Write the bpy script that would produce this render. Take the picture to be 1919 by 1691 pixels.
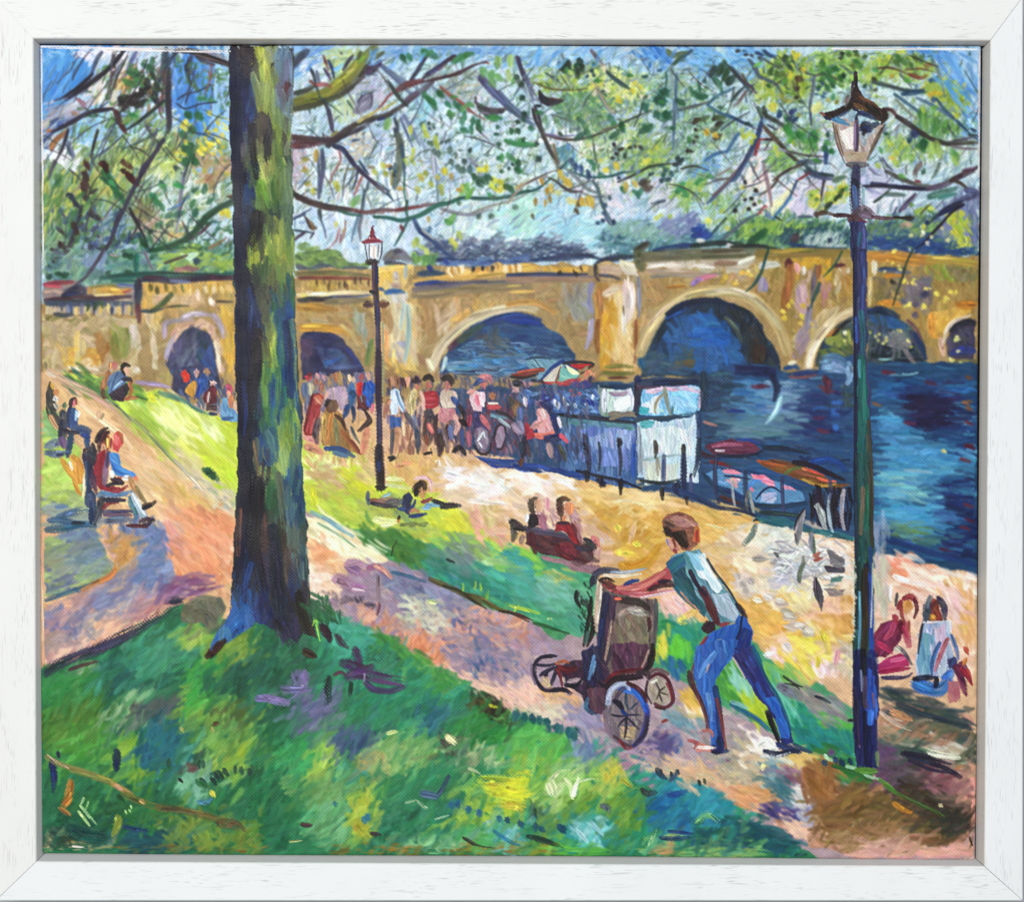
import bpy, math
import numpy as np

# ---------------------------------------------------------------- camera, light, exposure
for o in list(bpy.data.objects): bpy.data.objects.remove(o)
sc = bpy.context.scene
K = 0.00034                      # metres per design unit (one unit = one photo pixel at the frame front)
PW, PH = 1919.0, 1691.0
ZF = 0.0050                      # frame front stands this far in front of the canvas
DIST = 1.05                      # lens to frame front
cam_d = bpy.data.cameras.new('camera'); cam = bpy.data.objects.new('camera', cam_d); sc.collection.objects.link(cam)
cam.location = (0, 0, ZF+DIST)   # straight on; the picture lies in the XY plane, up = +Y
cam_d.sensor_fit = 'HORIZONTAL'; cam_d.sensor_width = 36.0
cam_d.lens = 36.0*DIST/(PW*K)
cam_d.clip_start = .05; cam_d.clip_end = 20
sc.camera = cam
w = bpy.data.worlds.new('World'); sc.world = w; w.use_nodes = True
bg = w.node_tree.nodes['Background']; bg.inputs[0].default_value = (.92, .97, 1.0, 1); bg.inputs[1].default_value = .62
def area(name, loc, size, power, col):
    d = bpy.data.lights.new(name, 'AREA'); d.shape = 'RECTANGLE'; d.size, d.size_y = size; d.energy = power; d.color = col
    o = bpy.data.objects.new(name, d); sc.collection.objects.link(o); o.location = loc
    v = -o.location; o.rotation_euler = v.to_track_quat('-Z', 'Y').to_euler()
    return o
area('window_light', (-.48, .55, 2.8), (1.5, 1.2), 50.0, (1.0, .985, .955))
sc.view_settings.view_transform = 'Standard'; sc.view_settings.look = 'None'
sc.view_settings.exposure = 0.0; sc.view_settings.gamma = 1.0; sc.view_settings.use_curve_mapping = False
sc.cycles.max_bounces = 6; sc.cycles.diffuse_bounces = 4

def wx(px, z=ZF): return (px-PW/2)*K*(DIST+ZF-z)/DIST
def wy(py, z=ZF): return (PH/2-py)*K*(DIST+ZF-z)/DIST

# ---------------------------------------------------------------- materials
def newmat(name):
    m = bpy.data.materials.new(name); m.use_nodes = True
    return m, m.node_tree, m.node_tree.nodes['Principled BSDF']

def ramp(nt, src, stops):
    r = nt.nodes.new('ShaderNodeValToRGB'); e = r.color_ramp.elements
    while len(e) < len(stops): e.new(.5)
    for q, (p, c) in zip(e, stops): q.position = p; q.color = (c, c, c, 1) if not isinstance(c, tuple) else c
    nt.links.new(src, r.inputs[0]); return r.outputs[0]

def math_(nt, op, a, b):
    n = nt.nodes.new('ShaderNodeMath'); n.operation = op
    for i, v in enumerate((a, b)):
        if isinstance(v, (int, float)): n.inputs[i].default_value = v
        else: nt.links.new(v, n.inputs[i])
    return n.outputs[0]

def wood(name, along, base, porecol, amount, seed, slant):
    """white-painted open-grain timber: short dark pores running along the rail"""
    m, nt, b = newmat(name)
    tc = nt.nodes.new('ShaderNodeTexCoord')
    sep = nt.nodes.new('ShaderNodeSeparateXYZ'); nt.links.new(tc.outputs['Object'], sep.inputs[0])
    a, c = (sep.outputs[0], sep.outputs[1]) if along == 'x' else (sep.outputs[1], sep.outputs[0])
    # the grain wanders: bend the across coordinate with a long soft noise
    lo = nt.nodes.new('ShaderNodeTexNoise'); lo.inputs['Scale'].default_value = 1.0; lo.inputs['Detail'].default_value = 1.5
    cl = nt.nodes.new('ShaderNodeCombineXYZ'); nt.links.new(math_(nt, 'MULTIPLY', a, 9.0), cl.inputs[0]); nt.links.new(math_(nt, 'MULTIPLY', c, 22.0), cl.inputs[1]); cl.inputs[2].default_value = seed
    nt.links.new(cl.outputs[0], lo.inputs['Vector'])
    cw = math_(nt, 'ADD', c, math_(nt, 'MULTIPLY', math_(nt, 'SUBTRACT', lo.outputs[0], .5), slant))
    def streak(sa, sc_, z, detail):
        n = nt.nodes.new('ShaderNodeTexNoise'); n.inputs['Scale'].default_value = 1.0; n.inputs['Detail'].default_value = detail
        k = nt.nodes.new('ShaderNodeCombineXYZ')
        nt.links.new(math_(nt, 'MULTIPLY', a, sa), k.inputs[0]); nt.links.new(math_(nt, 'MULTIPLY', cw, sc_), k.inputs[1]); k.inputs[2].default_value = z+seed
        nt.links.new(k.outputs[0], n.inputs['Vector']); return n.outputs[0]
    s1 = ramp(nt, streak(105, 1250, 3.1, 1.0), [(.60, 0.), (.70, 1.)])
    s2 = ramp(nt, streak(52, 700, 8.7, 1.0), [(.63, 0.), (.72, 1.)])
    dens = ramp(nt, streak(26, 110, 15.3, 2.0), [(.42, .06), (.66, 1.)])
    pore = math_(nt, 'MULTIPLY', math_(nt, 'MAXIMUM', s1, math_(nt, 'MULTIPLY', s2, .8)), dens)
    pore = math_(nt, 'MULTIPLY', pore, amount)
    tone = nt.nodes.new('ShaderNodeTexNoise'); tone.inputs['Scale'].default_value = 14; tone.inputs['Detail'].default_value = 3
    nt.links.new(tc.outputs['Object'], tone.inputs['Vector'])
    tcol = ramp(nt, tone.outputs[0], [(.3, tuple(x*.965 for x in base)+(1,)), (.7, base+(1,))])
    mix = nt.nodes.new('ShaderNodeMixRGB'); nt.links.new(pore, mix.inputs[0]); nt.links.new(tcol, mix.inputs[1]); mix.inputs[2].default_value = porecol+(1,)
    nt.links.new(mix.outputs[0], b.inputs['Base Color'])
    fine = streak(240, 2600, 1.7, 2.0)
    bump = nt.nodes.new('ShaderNodeBump'); bump.inputs['Strength'].default_value = .35; bump.inputs['Distance'].default_value = .0004
    h = math_(nt, 'ADD', math_(nt, 'MULTIPLY', pore, -1.0), math_(nt, 'MULTIPLY', fine, .25))
    nt.links.new(h, bump.inputs['Height']); nt.links.new(bump.outputs[0], b.inputs['Normal'])
    b.inputs['Roughness'].default_value = .5; b.inputs['Specular IOR Level'].default_value = .3
    return m

WHITE = (.80, .80, .785)  # rail whites vary by side, with the tint of the light put in
mat_rail_top = wood('white_paint_top', 'x', WHITE, (.40, .385, .37), .70, 0.0, .016)
mat_rail_bot = wood('white_paint_bottom', 'x', (.815, .825, .825), (.42, .42, .43), .6, 7.0, .004)
mat_rail_l = wood('white_paint_left', 'y', (.80, .795, .775), (.42, .41, .40), .5, 13.0, .004)
mat_rail_r = wood('white_paint_right', 'y', (.80, .81, .82), (.43, .43, .44), .5, 21.0, .004)
mat_side = wood('shaded_rebate_warm', 'x', (.52, .49, .45), (.34, .32, .30), .3, 30.0, .004)  # same white paint, with warm shade put into the colour
mat_side_b = wood('shaded_rebate', 'x', (.50, .50, .50), (.36, .36, .36), .4, 38.0, .004)  # white paint again, neutral shade put into the colour
mat_edge = wood('cream_reflection_edge', 'x', (.74, .67, .57), (.45, .40, .33), .6, 33.0, .004)  # warm reflection on the inner bevel, put into its colour

mat_back, nt, b = newmat('dark_backing_slot_shade'); b.inputs['Base Color'].default_value = (.03, .03, .032, 1); b.inputs['Roughness'].default_value = .9  # backing board, also the rails' slot faces with painted-in shade
mat_wall, nt, b = newmat('plain_wall'); b.inputs['Roughness'].default_value = .9
n = nt.nodes.new('ShaderNodeTexNoise'); n.inputs['Scale'].default_value = 60; n.inputs['Detail'].default_value = 4
nt.links.new(ramp(nt, n.outputs[0], [(.3, (.30, .31, .33, 1)), (.7, (.33, .34, .36, 1))]), b.inputs['Base Color'])

def mesh_obj(name, verts, faces, mats, parent=None, smooth=False, fmat=None):
    me = bpy.data.meshes.new(name); me.from_pydata(verts, [], faces); me.update()
    for m in mats: me.materials.append(m)
    if fmat: me.polygons.foreach_set('material_index', fmat)
    if smooth: me.polygons.foreach_set('use_smooth', [True]*len(faces))
    o = bpy.data.objects.new(name, me); sc.collection.objects.link(o)
    if parent: o.parent = parent
    return o
def empty(name):
    o = bpy.data.objects.new(name, None); o.empty_display_size = .05; sc.collection.objects.link(o); return o

# ---------------------------------------------------------------- the surface behind
ZB = -.024
wall = mesh_obj('wall', [(-.55, -.5, ZB-.004), (.55, -.5, ZB-.004), (.55, .5, ZB-.004), (-.55, .5, ZB-.004)], [(0, 1, 2, 3)], [mat_wall])
wall['kind'] = 'structure'

# ---------------------------------------------------------------- the white float frame
frame = empty('picture_frame'); frame.location = (0, 0, 0)
frame['label'] = 'white painted wooden float frame with mitred corners around the painting'; frame['category'] = 'frame'
INN = [(62.5, 71.5), (1856, 75), (1844.5, 1624.5), (68, 1615.5)]        # TL TR BR BL, inner arris of the front face
OUT = [(-9, -8), (1917.6, -8), (1917.6, 1689.8), (-9, 1689.8)]
GAP = [.10, .45, .55, .45]                                              # half open mitre joints at each corner
# section from the rebate outwards: (fraction across, z)
zt = ZF
SEC = [(None, ZB), (None, -.0030), (0.0, zt-.0011), (.012, zt-.0004), (.03, zt), (.965, zt), (.99, zt-.0005), (1.0, zt-.0013), (1.0, ZB)]
def rail(name, i, j, mats, inset):        # the rebate slopes in towards the canvas by `inset`
    ia, ib, oa, ob = (np.array(p, float) for p in (INN[i], INN[j], OUT[i], OUT[j]))
    d = (ib-ia)/np.linalg.norm(ib-ia); n = 40
    verts, faces, fm = [], [], []
    for s in range(n+1):
        t = s/n
        for k, (f, z) in enumerate(SEC):
            f = -inset if f is None else f
            a = ia+(oa-ia)*f+d*GAP[i]; c = ib+(ob-ib)*f-d*GAP[j]
            p = a+(c-a)*t
            verts.append((wx(p[0]), wy(p[1]), z))
    m = len(SEC)
    for s in range(n):
        for k in range(m-1):
            q = (s*m+k, s*m+k+1, (s+1)*m+k+1, (s+1)*m+k)
            faces.append(q); fm.append(3 if k == 0 else (1 if k == 1 else (2 if k == 2 else 0)))  # lowest rebate face near black: slot shade put into the colour
    faces.append(tuple(range(m))); fm.append(0); faces.append(tuple(n*m+k for k in range(m))[::-1]); fm.append(0)
    o = mesh_obj(name, verts, faces, mats, frame, fmat=fm)
    return o
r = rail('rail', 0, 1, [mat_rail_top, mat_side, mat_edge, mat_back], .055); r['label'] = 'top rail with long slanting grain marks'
r = rail('rail', 1, 2, [mat_rail_r, mat_side, mat_edge, mat_back], .13); r['label'] = 'right rail, white with a faint bluish light put in'
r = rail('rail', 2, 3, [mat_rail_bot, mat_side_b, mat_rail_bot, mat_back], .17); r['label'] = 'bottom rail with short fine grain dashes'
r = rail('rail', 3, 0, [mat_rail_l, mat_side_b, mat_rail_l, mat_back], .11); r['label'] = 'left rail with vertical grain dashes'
q = [(wx(p[0], ZB), wy(p[1], ZB), ZB) for p in ((40, 50), (1880, 50), (1880, 1650), (40, 1650))]
mesh_obj('backing_board', q+[(x, y, ZB+.002) for x, y, z in q], [(4, 5, 6, 7), (3, 2, 1, 0), (0, 1, 5, 4), (1, 2, 6, 5), (2, 3, 7, 6), (3, 0, 4, 7)], [mat_back], frame)

PIGMENT_GAIN = .91
RELIEF = .00030
# ---------------------------------------------------------------- paint engine
# A small brush simulator: every brush mark lays pigment (colour) and body
# (height) on a grid that becomes the relief mesh of the painted canvas.
CX0, CY0, CX1, CY1 = 70.0, 79.0, 1842.0, 1616.0     # paint field, in canvas design units
SC = 0.61
BW, BH = int(round((CX1-CX0)*SC)), int(round((CY1-CY0)*SC))
prng = np.random.default_rng(7)
COL = np.ones((BH, BW, 3), np.float32)*np.array([.93,.86,.83],np.float32)
HGT = np.zeros((BH, BW), np.float32)
LAB = np.zeros((BH, BW), np.int16)
LABELS = ['painted_ground']
cur = 0
STEN = None        # stencil: paint only lands inside it

def noise_tile(n, sx, sy, seed):
    r = np.random.default_rng(seed); a = r.standard_normal((n, n))
    fy = np.fft.fftfreq(n)[:, None]*n; fx = np.fft.fftfreq(n)[None, :]*n
    f = np.exp(-((fx/sx)**2+(fy/sy)**2))
    a = np.fft.ifft2(np.fft.fft2(a)*f).real
    a = (a-a.mean())/a.std()
    return a.astype(np.float32)
BRI = noise_tile(256, 6, 90, 1)          # streaky: slow along x, quick along y
BLO = noise_tile(512, 40, 40, 2)         # soft blotches
BLF = noise_tile(512, 120, 120, 3)
WX = noise_tile(512, 26, 26, 4)*1.0; WY = noise_tile(512, 26, 26, 5)*1.0
_yy, _xx = np.mgrid[0:BH, 0:BW].astype(np.float32)
WEAVE = (np.cos(2*np.pi*_xx/4.3+.5*BLO[_yy.astype(int)%512, _xx.astype(int)%512])*np.cos(2*np.pi*_yy/4.3)).astype(np.float32)

def hexc(h):
    return np.array([int(h[i:i+2], 16)/255 for i in (0, 2, 4)], np.float32)

def jit(c, k=.035):
    j = prng.normal(0, k)
    return np.clip(c+j+prng.normal(0, k*.55, 3), 0.01, .995).astype(np.float32)

def spline(p):
    p = np.asarray(p, np.float32)
    if len(p) < 3: return p
    q = np.vstack([2*p[0]-p[1], p, 2*p[-1]-p[-2]]); out = []
    for i in range(1, len(q)-2):
        a, b, c, d = q[i-1], q[i], q[i+1], q[i+2]
        n = max(2, int(np.hypot(*(c-b))/5)+1)
        t = np.linspace(0, 1, n, endpoint=False)[:, None]
        out.append(.5*((2*b)+(c-a)*t+(2*a-5*b+4*c-d)*t*t+(3*b-a-3*c+d)*t**3))
    out.append(p[-1:])
    return np.vstack(out)

def stroke(pts, w, c, o=.94, dry=.25, taper=.5, body=1.0, mask=None, smooth=True):
    """pts in grid px, w full width in grid px"""
    global cur
    p = spline(pts) if smooth else np.asarray(pts, np.float32)
    r = max(w*.5, .55)
    x0 = max(int(p[:, 0].min()-r-2), 0); x1 = min(int(p[:, 0].max()+r+3), BW)
    y0 = max(int(p[:, 1].min()-r-2), 0); y1 = min(int(p[:, 1].max()+r+3), BH)
    if x1 <= x0 or y1 <= y0: return
    D = np.full((y1-y0, x1-x0), 1e6, np.float32); T = np.zeros_like(D); V = np.zeros_like(D)
    L = 0.0
    for i in range(len(p)-1):
        a = p[i]; b = p[i+1]; d = b-a; l = float(np.hypot(d[0], d[1]))
        if l < 1e-4: continue
        u = d/l
        sx0 = max(int(min(a[0], b[0])-r-2), x0); sx1 = min(int(max(a[0], b[0])+r+3), x1)
        sy0 = max(int(min(a[1], b[1])-r-2), y0); sy1 = min(int(max(a[1], b[1])+r+3), y1)
        if sx1 > sx0 and sy1 > sy0:
            X = _xx[sy0:sy1, sx0:sx1]-a[0]; Y = _yy[sy0:sy1, sx0:sx1]-a[1]
            t = X*u[0]+Y*u[1]; v = Y*u[0]-X*u[1]
            e = np.maximum(np.maximum(-t, t-l), 0)
            dd = np.sqrt(v*v+e*e)
            s = (slice(sy0-y0, sy1-y0), slice(sx0-x0, sx1-x0))
            m = dd < D[s]
            D[s] = np.where(m, dd, D[s]); T[s] = np.where(m, t+L, T[s]); V[s] = np.where(m, v, V[s])
        L += l
    if L < .01: return
    f = np.clip(T/L, 0, 1)
    rr = r*(1-taper*(.55*np.clip(1-f*5, 0, 1)**1.5+.9*np.clip(f*2.2-1.2, 0, 1)**1.3))
    s0 = int(prng.integers(256)); s1 = int(prng.integers(256))
    bri = BRI[(V*1.5+s0).astype(int) % 256, (T*1.3+s1).astype(int) % 256]
    blo = BLO[(_yy[y0:y1, x0:x1].astype(int)+s0) % 512, (_xx[y0:y1, x0:x1].astype(int)+s1) % 512]
    rr = rr+bri*min(.05*w, .45)
    wv = WEAVE[y0:y1, x0:x1]
    A = np.clip((rr-D)/max(1, .38*r)+.5+wv*min(.4, .11*r), 0, 1)
    if w > 2.2:
        g = bri*.7+wv*.8*min(1, dry*2.2)+2.6-dry*(1.6+3.0*f)
        A = A*np.clip(g*1.1+.3, 0, 1)
    if mask is not None: A = A*mask[y0:y1, x0:x1]
    if STEN is not None: A = A*STEN[y0:y1, x0:x1]
    A *= o
    A3 = A[..., None]
    cc = c*(1+.065*bri[..., None])
    sl = (slice(y0, y1), slice(x0, x1))
    under = COL[sl]
    mix = np.clip(.10+.07*blo+.10*f, .02, .4)[..., None]
    cc = cc*(1-mix)+under*mix
    COL[sl] = np.clip(under*(1-A3)+cc*A3, 0, 1)
    edge = np.clip(D/np.maximum(rr, .6), 0, 1)
    h = body*min(1, .25+w*.05)*(.55+.3*bri+.5*edge**3)
    HGT[sl] = HGT[sl]*(1-A*.75)+h*A*.9+HGT[sl]*A*.12
    lb = LAB[sl]; lb[A > .45] = cur

BLO3 = np.tile(BLO, (3, 3))
def dab(x, y, ang, l, w, c, bend=0., o=.9, dry=.3, taper=.5, body=1.0, mask=None, only=None):
    """one straight or slightly bent mark, grid px"""
    r = max(w*.5, .55); hl = l*.5; ca, sa = math.cos(ang), math.sin(ang)
    ex = abs(ca)*hl+r+2+abs(bend); ey = abs(sa)*hl+r+2+abs(bend)
    x0 = max(int(x-ex), 0); x1 = min(int(x+ex)+2, BW); y0 = max(int(y-ey), 0); y1 = min(int(y+ey)+2, BH)
    if x1 <= x0 or y1 <= y0: return
    X = np.arange(x0, x1, dtype=np.float32)[None, :]-np.float32(x); Y = np.arange(y0, y1, dtype=np.float32)[:, None]-np.float32(y)
    T = X*ca+Y*sa; V = Y*ca-X*sa
    f = np.clip(T/l+.5, 0, 1)
    if bend: V = V-bend*(4*f*(1-f)-.5)
    e = np.maximum(np.abs(T)-hl, 0)
    D = np.sqrt(V*V+e*e)
    s0, s1 = prng.integers(0, 256, 2)
    bri = BRI[(V*1.5+(s0+512)).astype(np.int32) & 255, (T*1.3+(s1+512)).astype(np.int32) & 255]
    g = np.maximum(f*2.2-1.2, 0); h0 = np.maximum(1-f*5, 0)
    rr = r*(1-taper*(.5*h0+.8*g))+bri*min(.05*w, .45)
    wv = WEAVE[y0:y1, x0:x1]
    A = np.clip((rr-D)/max(1.3, .42*r)+.5+wv*min(.4, .11*r), 0, 1)
    if w > 2.2:
        q = bri*.7+wv*(.8*min(1, dry*2.2))+(2.6-dry*1.6)-f*(dry*3.0)
        A = A*np.clip(q*1.1+.3, 0, 1)
    sl = (slice(y0, y1), slice(x0, x1))
    if mask is not None: A = A*mask[sl]
    if STEN is not None: A = A*STEN[sl]
    if only is not None: A = A*(LAB[sl] == only)
    A *= o
    blo = BLO3[s0:s0+y1-y0, s1:s1+x1-x0]
    under = COL[sl]
    Ac = (A*np.clip(.88-.07*blo-.10*f, .5, 1))[..., None]
    cc = c*(1+.065*bri[..., None])
    COL[sl] = under+(cc-under)*Ac
    H = HGT[sl]
    h = body*min(1, .25+w*.05)*(.6+.3*bri)
    HGT[sl] = H+(h*.95-H*.65)*A
    lb = LAB[sl]; lb[A > .45] = cur

def polymask(pts, rough=1.4):
    p = np.asarray(pts, np.float32)
    x0 = max(int(p[:, 0].min()-4), 0); x1 = min(int(p[:, 0].max()+5), BW)
    y0 = max(int(p[:, 1].min()-4), 0); y1 = min(int(p[:, 1].max()+5), BH)
    M = np.zeros((BH, BW), np.float32)
    if x1 <= x0 or y1 <= y0: return M, (0, 0, 0, 0)
    sh = int(prng.integers(512))
    iy = _yy[y0:y1, x0:x1].astype(int); ix = _xx[y0:y1, x0:x1].astype(int)
    X = _xx[y0:y1, x0:x1]+WX[(iy+sh) % 512, ix % 512]*rough
    Y = _yy[y0:y1, x0:x1]+WY[(iy+sh) % 512, ix % 512]*rough
    ins = np.zeros(X.shape, bool); n = len(p)
    for i in range(n):
        xa, ya = p[i]; xb, yb = p[(i+1) % n]
        if ya == yb: continue
        c = ((ya > Y) != (yb > Y)) & (X < (xb-xa)*(Y-ya)/(yb-ya)+xa)
        ins ^= c
    m = ins.astype(np.float32)
    # soften
    q = np.pad(m, 1, mode='edge')
    m = (q[1:-1, 1:-1]*4+q[:-2, 1:-1]+q[2:, 1:-1]+q[1:-1, :-2]+q[1:-1, 2:])/8
    M[y0:y1, x0:x1] = m
    return M, (x0, y0, x1, y1)

def fill(pts, c, o=.97, rough=1.4):
    M, (x0, y0, x1, y1) = polymask(pts, rough)
    if x1 <= x0: return M
    sl = (slice(y0, y1), slice(x0, x1)); A = M[sl]*o
    iy = _yy[sl].astype(int); ix = _xx[sl].astype(int)
    b = BLO[iy % 512, (ix+131) % 512]*.035+BLF[iy % 512, ix % 512]*.02
    cc = c*(1+b[..., None])
    COL[sl] = np.clip(COL[sl]*(1-A[..., None])+cc*A[..., None], 0, 1)
    HGT[sl] = HGT[sl]*(1-A*.8)+.12*A
    lb = LAB[sl]; lb[A > .45] = cur
    return M

def scatter(M, bbox, cols, n, w, l, ang, spr, o, dry, clip):
    x0, y0, x1, y1 = bbox
    if x1 <= x0: return
    ys, xs = np.nonzero(M[y0:y1, x0:x1] > .5)
    if len(xs) == 0: return
    n = int(n*2.2); w = w*.8
    for k in range(n):
        i = int(prng.integers(len(xs))); x = xs[i]+x0; y = ys[i]+y0
        if not clip: x = x+prng.normal(0, l*.35); y = y+prng.normal(0, l*.35)
        a = math.radians(ang+prng.uniform(-spr, spr)); ll = l*prng.uniform(.55, 1.3); ww = w*prng.uniform(.6, 1.3)
        c = jit(cols[int(prng.integers(len(cols)))])
        dab(x, y, a, ll, ww, c, ll*prng.normal(0, .06), o, dry, .5, 1.0, M if clip else None)

def smear(M, bb, n, w, l, ang, spr, reach, o, dry):
    """marks that carry colour picked up a little way off"""
    global cur
    keep = cur
    x0, y0, x1, y1 = bb
    ys, xs = np.nonzero(M[y0:y1, x0:x1] > .5)
    if len(xs) == 0: return
    for k in range(n):
        i = int(prng.integers(len(xs))); x = xs[i]+x0; y = ys[i]+y0
        a = math.radians(ang+prng.uniform(-spr, spr)); d = reach*prng.uniform(.3, 1)*(1 if prng.random() < .5 else -1)
        px = min(max(int(x+math.cos(a)*d+prng.normal(0, reach*.25)), 0), BW-1); py = min(max(int(y+math.sin(a)*d+prng.normal(0, reach*.25)), 0), BH-1)
        lb = LAB[y, x]
        if M[py, px] < .5 or LAB[py, px] != lb: continue
        cur = lb
        dab(x, y, a, l*prng.uniform(.6, 1.4), w*prng.uniform(.6, 1.4), jit(COL[py, px].copy(), .022), l*prng.normal(0, .06), o, dry, .4, .9, None, lb)

    cur = keep

def smudge(k=.6, n=1):
    """a dry soft brush drawn over the wet paint"""
    global COL, HGT
    for i in range(n):
        for A in (COL, HGT):
            B = A.copy()
            B[1:-1, 1:-1] = (A[1:-1, 1:-1]*4+2*(A[:-2, 1:-1]+A[2:, 1:-1]+A[1:-1, :-2]+A[1:-1, 2:])+A[:-2, :-2]+A[:-2, 2:]+A[2:, :-2]+A[2:, 2:])/16
            A += (B-A)*k

def label(name):
    global cur
    if name in LABELS: cur = LABELS.index(name)
    else: LABELS.append(name); cur = len(LABELS)-1

def paint(text, ops='PRSDWKZ', soft=False, clip=0, thin=1.0, fade=1.0):
    global STEN
    ox, oy, s = 0.0, 0.0, 1.0
    for line in text.split('\n'):
        line = line.split(';')[0].strip()
        if not line: continue
        head, _, tail = line.partition(':')
        tk = head.split(); op = tk[0]
        if op == '@': ox, oy, s = map(float, tk[1:4]); continue
        if op == 'M': label(tk[1]); continue
        if op == 'Z' and 'Z' not in ops: continue
        if op == 'Z': smudge(float(tk[1]), int(tk[2])); continue
        if op not in ops: continue
        kv = dict(a.split('=') for a in tk if '=' in a); pos = [a for a in tk[1:] if '=' not in a]
        g = lambda k, d: float(kv.get(k, d))
        pts = [(((float(a.split(',')[0])/s+ox)-CX0)*SC, ((float(a.split(',')[1])/s+oy)-CY0)*SC) for a in tail.split()]
        if op == 'K': STEN = polymask(pts, .9)[0] if pts else None; continue
        cols = [hexc(h) for h in pos[0].split('/')] if pos else []
        u = SC/s
        if op == 'P':      # filled patch, then brush marks inside it
            M = fill(pts, cols[0], .55 if soft else g('o', .97), g('r', 1.4))
            n = int(g('n', 0))
            if n:
                p = np.asarray(pts); bb = (max(int(p[:, 0].min()-4), 0), max(int(p[:, 1].min()-4), 0), min(int(p[:, 0].max()+5), BW), min(int(p[:, 1].max()+5), BH))
                scatter(M, bb, cols, n, g('w', 10)*u, g('l', 40)*u, g('a', 0), g('s', 25), g('p', .85), g('d', .3), 0 if soft else g('c', 1))
        elif op == 'R':    # loose brush marks in a region, no fill
            M, bb = polymask(pts)
            scatter(M, bb, cols, int(g('n', 20)), g('w', 10)*u, g('l', 30)*u, g('a', 0), g('s', 30), g('p', .78), g('d', .3), g('c', clip))
        elif op == 'W':    # smear
            M, bb = polymask(pts)
            smear(M, bb, int(g('n', 50)), g('w', 10)*u, g('l', 40)*u, g('a', 0), g('s', 30), g('k', 40)*u, g('p', .75), g('d', .3))
        elif op == 'S':    # one stroke
            c = jit(cols[int(prng.integers(len(cols)))], .012)*(1 if thin == 1 else .86); w = float(pos[1])*u*thin; dr = g('d', .12)
            stroke(pts, w, c, g('o', .95)*fade, dr+(1-fade)*.6, g('t', .5), g('b', 1.0))
            if w > 2.6 and len(pts) > 1:      # broken lighter and darker hairs dragged along the same path
                q = spline(pts); k = len(q)
                for j in range(int(3+w*.35)):
                    a = int(prng.integers(0, max(1, int(k*.6)))); b = min(k, a+max(2, int(k*prng.uniform(.25, .6))))
                    seg = q[a:b]
                    if len(seg) < 2: continue
                    d = seg[-1]-seg[0]; d = d/(np.hypot(d[0], d[1])+1e-6); off = prng.uniform(-.38, .38)*w*(1-g('t', .5)*.5)
                    cc = np.clip(c*(1+prng.normal(0, .22))+prng.normal(0, .035, 3)+.01, 0.01, .99).astype(np.float32)
                    stroke(seg[::max(1, len(seg)//6)]+np.array([-d[1], d[0]])*off, w*prng.uniform(.14, .34), cc, .75, .3, .7, 1.0)
        elif op == 'D':    # dabs: width length angle
            w, l, a = float(pos[1])*u, float(pos[2])*u, float(pos[3]); spr = g('s', 15)
            for (x, y) in pts:
                an = math.radians(a+prng.uniform(-spr, spr)); ll = max(l-w, .5)*prng.uniform(.85, 1.15)
                dab(x, y, an, ll, w*prng.uniform(.85, 1.15), jit(cols[int(prng.integers(len(cols)))], .025)*(1 if thin == 1 else .93), ll*prng.normal(0, .05), g('o', .95), g('d', .1), g('t', .45), 1.3)

# ---------------------------------------------------------------- the picture, brush mark by brush mark
ART_00 = """
M painted_quay
@ 0 0 1
P d0a888:0,0 1919,0 1919,1691 0,1691
M painted_sky
P b0c8d8:60,70 1850,70 1850,540 60,560
M painted_bridge
P ac8a54:60,560 260,520 560,515 1850,470 1850,740 60,760
M painted_river
P 2c5078:800,720 1850,660 1850,1090 1600,1010 1300,960 900,900
M painted_lawn#1
P bccc50:60,700 130,690 440,790 700,850 1150,1060 1150,1200 1000,1150 560,960 60,900
M painted_path#1
P d8ac80:60,700 100,700 430,950 450,1200 60,1280
M painted_quay
P dcb48c:560,800 880,840 1300,950 1850,1080 1850,1500 1500,1350 1150,1080 900,900
M painted_path#3
P b098a0:560,950 720,1040 1100,1180 1850,1450 1850,1640 1500,1640 560,1170
M painted_lawn#3
P 4ca070:700,940 1000,1020 1330,1100 1600,1330 1620,1440 1450,1380 1100,1180 800,1040
M painted_lawn#4
P 2f8458:60,1260 420,1150 620,1150 830,1250 1100,1410 1560,1620 60,1630
"""
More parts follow.
